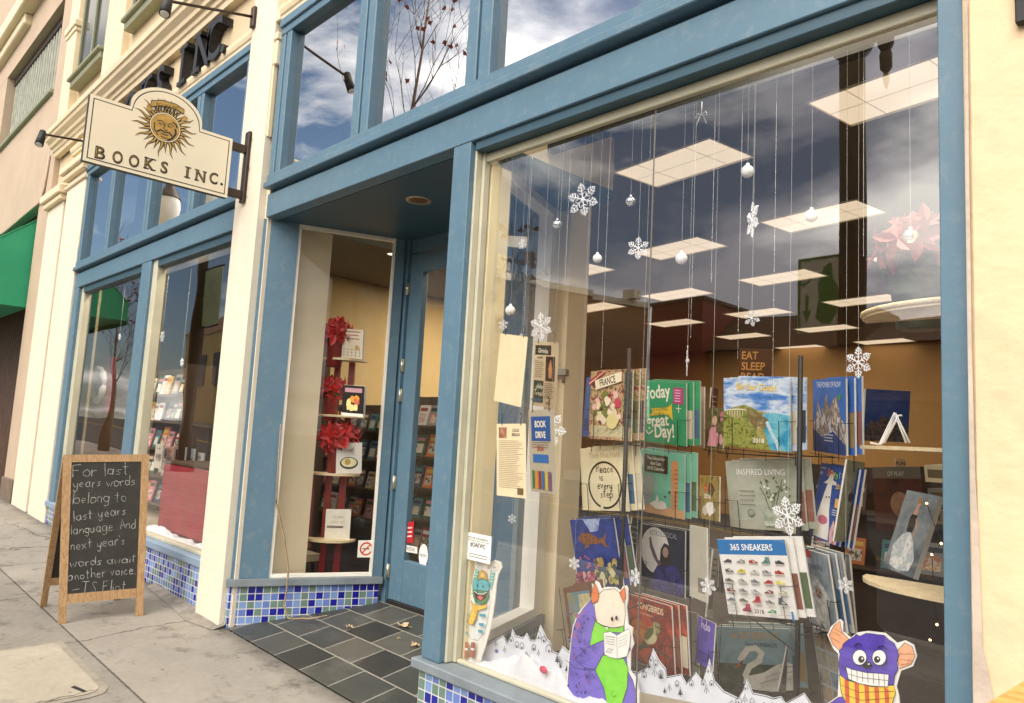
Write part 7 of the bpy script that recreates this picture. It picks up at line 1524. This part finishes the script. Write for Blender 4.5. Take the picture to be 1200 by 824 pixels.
# ================================================================== BOOKCASES AND BOOKS INSIDE
CASE = pm('bookcase_dark_wood', (.07, .04, .022), .5, .2, 5)
COLS = [('red', '#9a2c28'), ('navy', '#24345c'), ('cream', '#d8ccae'), ('green', '#35583c'), ('orange', '#c0692c'), ('grey', '#8d8d88'), ('white', '#e3e0d8'), ('teal', '#3a7c80'), ('brown', '#5c3c28'), ('pink', '#c9808c'), ('yellow', '#d2ae48'), ('black', '#1d1b1a')]
CASEB = {}
ORD = ['first', 'second', 'third', 'fourth', 'fifth', 'sixth', 'seventh', 'eighth', 'ninth', 'tenth', 'eleventh', 'twelfth', 'thirteenth', 'fourteenth']
def proto(ci, face):
    k = (ci, face)
    if k not in CASEB:
        nm, cl_ = COLS[ci]; w, d, h = (.16, .02, .22) if face else (.045, .16, .24); mb = MB(); mb.bbox(-w/2, w/2, 0, d, 0, h, .002, 0)
        if face:
            sec = COLS[(ci*5+3) % 12][1]; mb.box(-w*.38, w*.38, -.001, 0, h*.70, h*.86, 1); mb.box(-w*.34, w*.34, -.001, 0, h*.14, h*.58, 2)
            CASEB[k] = mb.build('book', [ink(cl_), ink(COLS[(ci+6) % 12][1]), photo(f'cover_{nm}', [cl_, sec, '#d8d0bc', cl_], 30)])
        else:
            mb.box(-w*.3, w*.3, -.001, 0, h*.6, h*.85, 1); CASEB[k] = mb.build('book', [ink(cl_), ink(COLS[(ci+6) % 12][1])])
        CASEB[k]['_u'] = 0
    return CASEB[k]
def bookcase(x0, x1, y, zrows, n, lab, where, face=True, h=.28, ry=0.0):
    t = thing('bookcase', ((x0+x1)/2, y, .17), lab, 'bookcase')
    for nm, bx in (('side_panel', (x0-.03, x0, .16)), ('side_panel', (x1, x1+.03, .16))): 
        mb = MB(); mb.box(bx[0], bx[1], y-.05, y+.26, .16, zrows[-1]+h+.04); mb.build(nm, CASE, t)
    mb = MB(); mb.box(x0, x1, y+.24, y+.26, .16, zrows[-1]+h+.04); mb.build('back_panel', CASE, t)
    for r, z in enumerate(zrows):
        mb = MB(); mb.box(x0+.001, x1-.001, y-.04, y+.239, z-.025, z); mb.build('shelf', CASE, t)
        for i in range(n):
            ci = R_.randrange(12); b0 = proto(ci, face); o = b0 if b0.get('_u') == 0 else b0.copy()
            if o is not b0: COL.objects.link(o)
            if '_u' in o: del o['_u']
            if '_u' in b0: del b0['_u']
            ww = (x1-x0)/n; o.location = (x0+ww*(i+.5)+R_.uniform(-.01, .01), y+R_.uniform(0, .05), z+.001); s_ = R_.uniform(.86, 1.12); o.scale = (min(s_, ww/.17 if face else ww/.046), 1, s_)
            o.rotation_euler = (RAD(-12) if face else 0, 0, 0); 
            tag(o, f'{COLS[ci][0]} book, {ORD[i]} from left on {["bottom", "second", "third", "fourth", "fifth"][r]} shelf of the {where}', 'book', f'books on the {where}')
bookcase(-9.95, -8.2, .62, (.58, .88, 1.18, 1.48, 1.78), 9, 'dark bookcase of face out books behind the far left window pane', 'far left window bookcase')
bookcase(-7.95, -6.45, 1.0, (1.12, 1.42, 1.72, 2.02), 8, 'dark bookcase of face out books behind the chalkboard window', 'chalkboard window bookcase')
bookcase(-8.9, -7.0, 2.7, (.45, .8, 1.15, 1.5), 10, 'dark bookcase behind the red tower in the entry window', 'bookcase behind the red tower')
bookcase(-6.75, -5.45, 2.4, (.3, .62, .94, 1.26, 1.58), 7, 'dark bookcase seen through the glass of the blue door', 'bookcase behind the door')
bookcase(-3.0, -.9, 3.4, (.7, 1.1), 8, 'low dark bookcase behind the calendar racks', 'low bookcase behind the racks')
# left window: cloth covered table, wreath, face out books and snow
tb = aY(205, 546, .5)
tbl = thing('display_table', (-7.0, .55, .42), 'display table under a red cloth in the left window', 'table')
mb = MB(); mb.bbox(-7.75, -5.98, .28, .95, .44, 1.08, .02); mb.build('red_cloth', pm('red_cloth', (.26, .012, .022), .8, .2, 3, .6, 12), tbl)
mb = MB(); mb.box(-7.76, -5.97, .272, .96, 1.081, 1.10); mb.build('table_top', CASE, tbl)
for i, (px, py, cl_, lb) in enumerate(((186, 535, '#cfc4b0', 'pale'), (199, 538, '#b98a70', 'tan'), (212, 538, '#5c8aa8', 'blue'), (222, 540, '#9ab0bc', 'silver'), (233, 545, '#d8d4cc', 'white'))):
    c = cal((px-5+3, py-15), (px-7, py+13), (px+6, py-13), (px+2, py+14), .26, .18, cl_, th=.02); c.rect(.15, .3, .85, .6, photo('mini_cover'+lb, [cl_, '#5a4a3a', '#d8d0c0'], 16)); c.text('poems' if i % 2 else 'stories', .5, .78, .14, '#2c2824', 'C', .01, .8); c.done('book', f'{lb} book leaning on the red cloth table in the left window', 'book', 'books leaning on the red table')
wr = aY(115, 451, .45); mb = MB(); mb.box(wr.x-.5, wr.x+.5, .47, .49, wr.z-.35, wr.z+.35); t = tag(mb.build('wreath_backing', pm('red_panel', (.2, .015, .02), .7, .15, 5), org=wr), 'red square panel holding a pale wreath in the far left window', 'decoration')
mb = MB(); mb.tube([(wr.x+.26*math.cos(RAD(a)), .45, wr.z+.20*math.sin(RAD(a))) for a in range(0, 361, 20)], [.04+.015*((k*7) % 3-1) for k in range(19)], 7); mb.build('wreath', SNOW, t)
for i, (px, py, d_) in enumerate(((190, 395, 13), (175, 440, 12), (165, 480, 12), (213, 425, 10), (182, 415, 9), (105, 410, 8), (140, 395, 8))):
    c_ = aY(px, py, .3); r = d_/2*(c_-CAM).dot(fwd)/FPX; mb = MB()
    for k in range(6):
        a = k*math.pi/3+.2*i; mb.tube([c_+V3((0, .0005*k, 0)), c_+V3((r*math.cos(a), .0005*k, r*math.sin(a)))], r*.13, 5)
        for s in (-1, 1): mb.tube([c_+V3((r*.55*math.cos(a), .0005*k, r*.55*math.sin(a))), c_+V3((r*.55*math.cos(a)+r*.35*math.cos(a+s), .0005*k, r*.55*math.sin(a)+r*.35*math.sin(a+s)))], r*.09, 5)
    mb.tube([c_, V3((c_.x, .3, HT))], .0012, 4)
    tag(mb.build('snowflake', SNOW, org=c_), ['largest snowflake in the left window, near the mullion', 'snowflake second down near the left window mullion', 'lowest snowflake beside the left window mullion', 'snowflake in the middle of the wide left pane', 'small snowflake close to the largest one in the left window', 'small snowflake above the wreath', 'small snowflake at the right of the narrow far pane'][i], 'snowflake', 'white snowflakes in the left window')
mb = drift(-10.2, -6.1, .14, .28, .425, 200, 12, lambda x: .06)
o = mb.build('cotton_snow', pm('cotton_wool', (.80, .80, .82), 1.0, .05, 20)); o['kind'] = 'stuff'
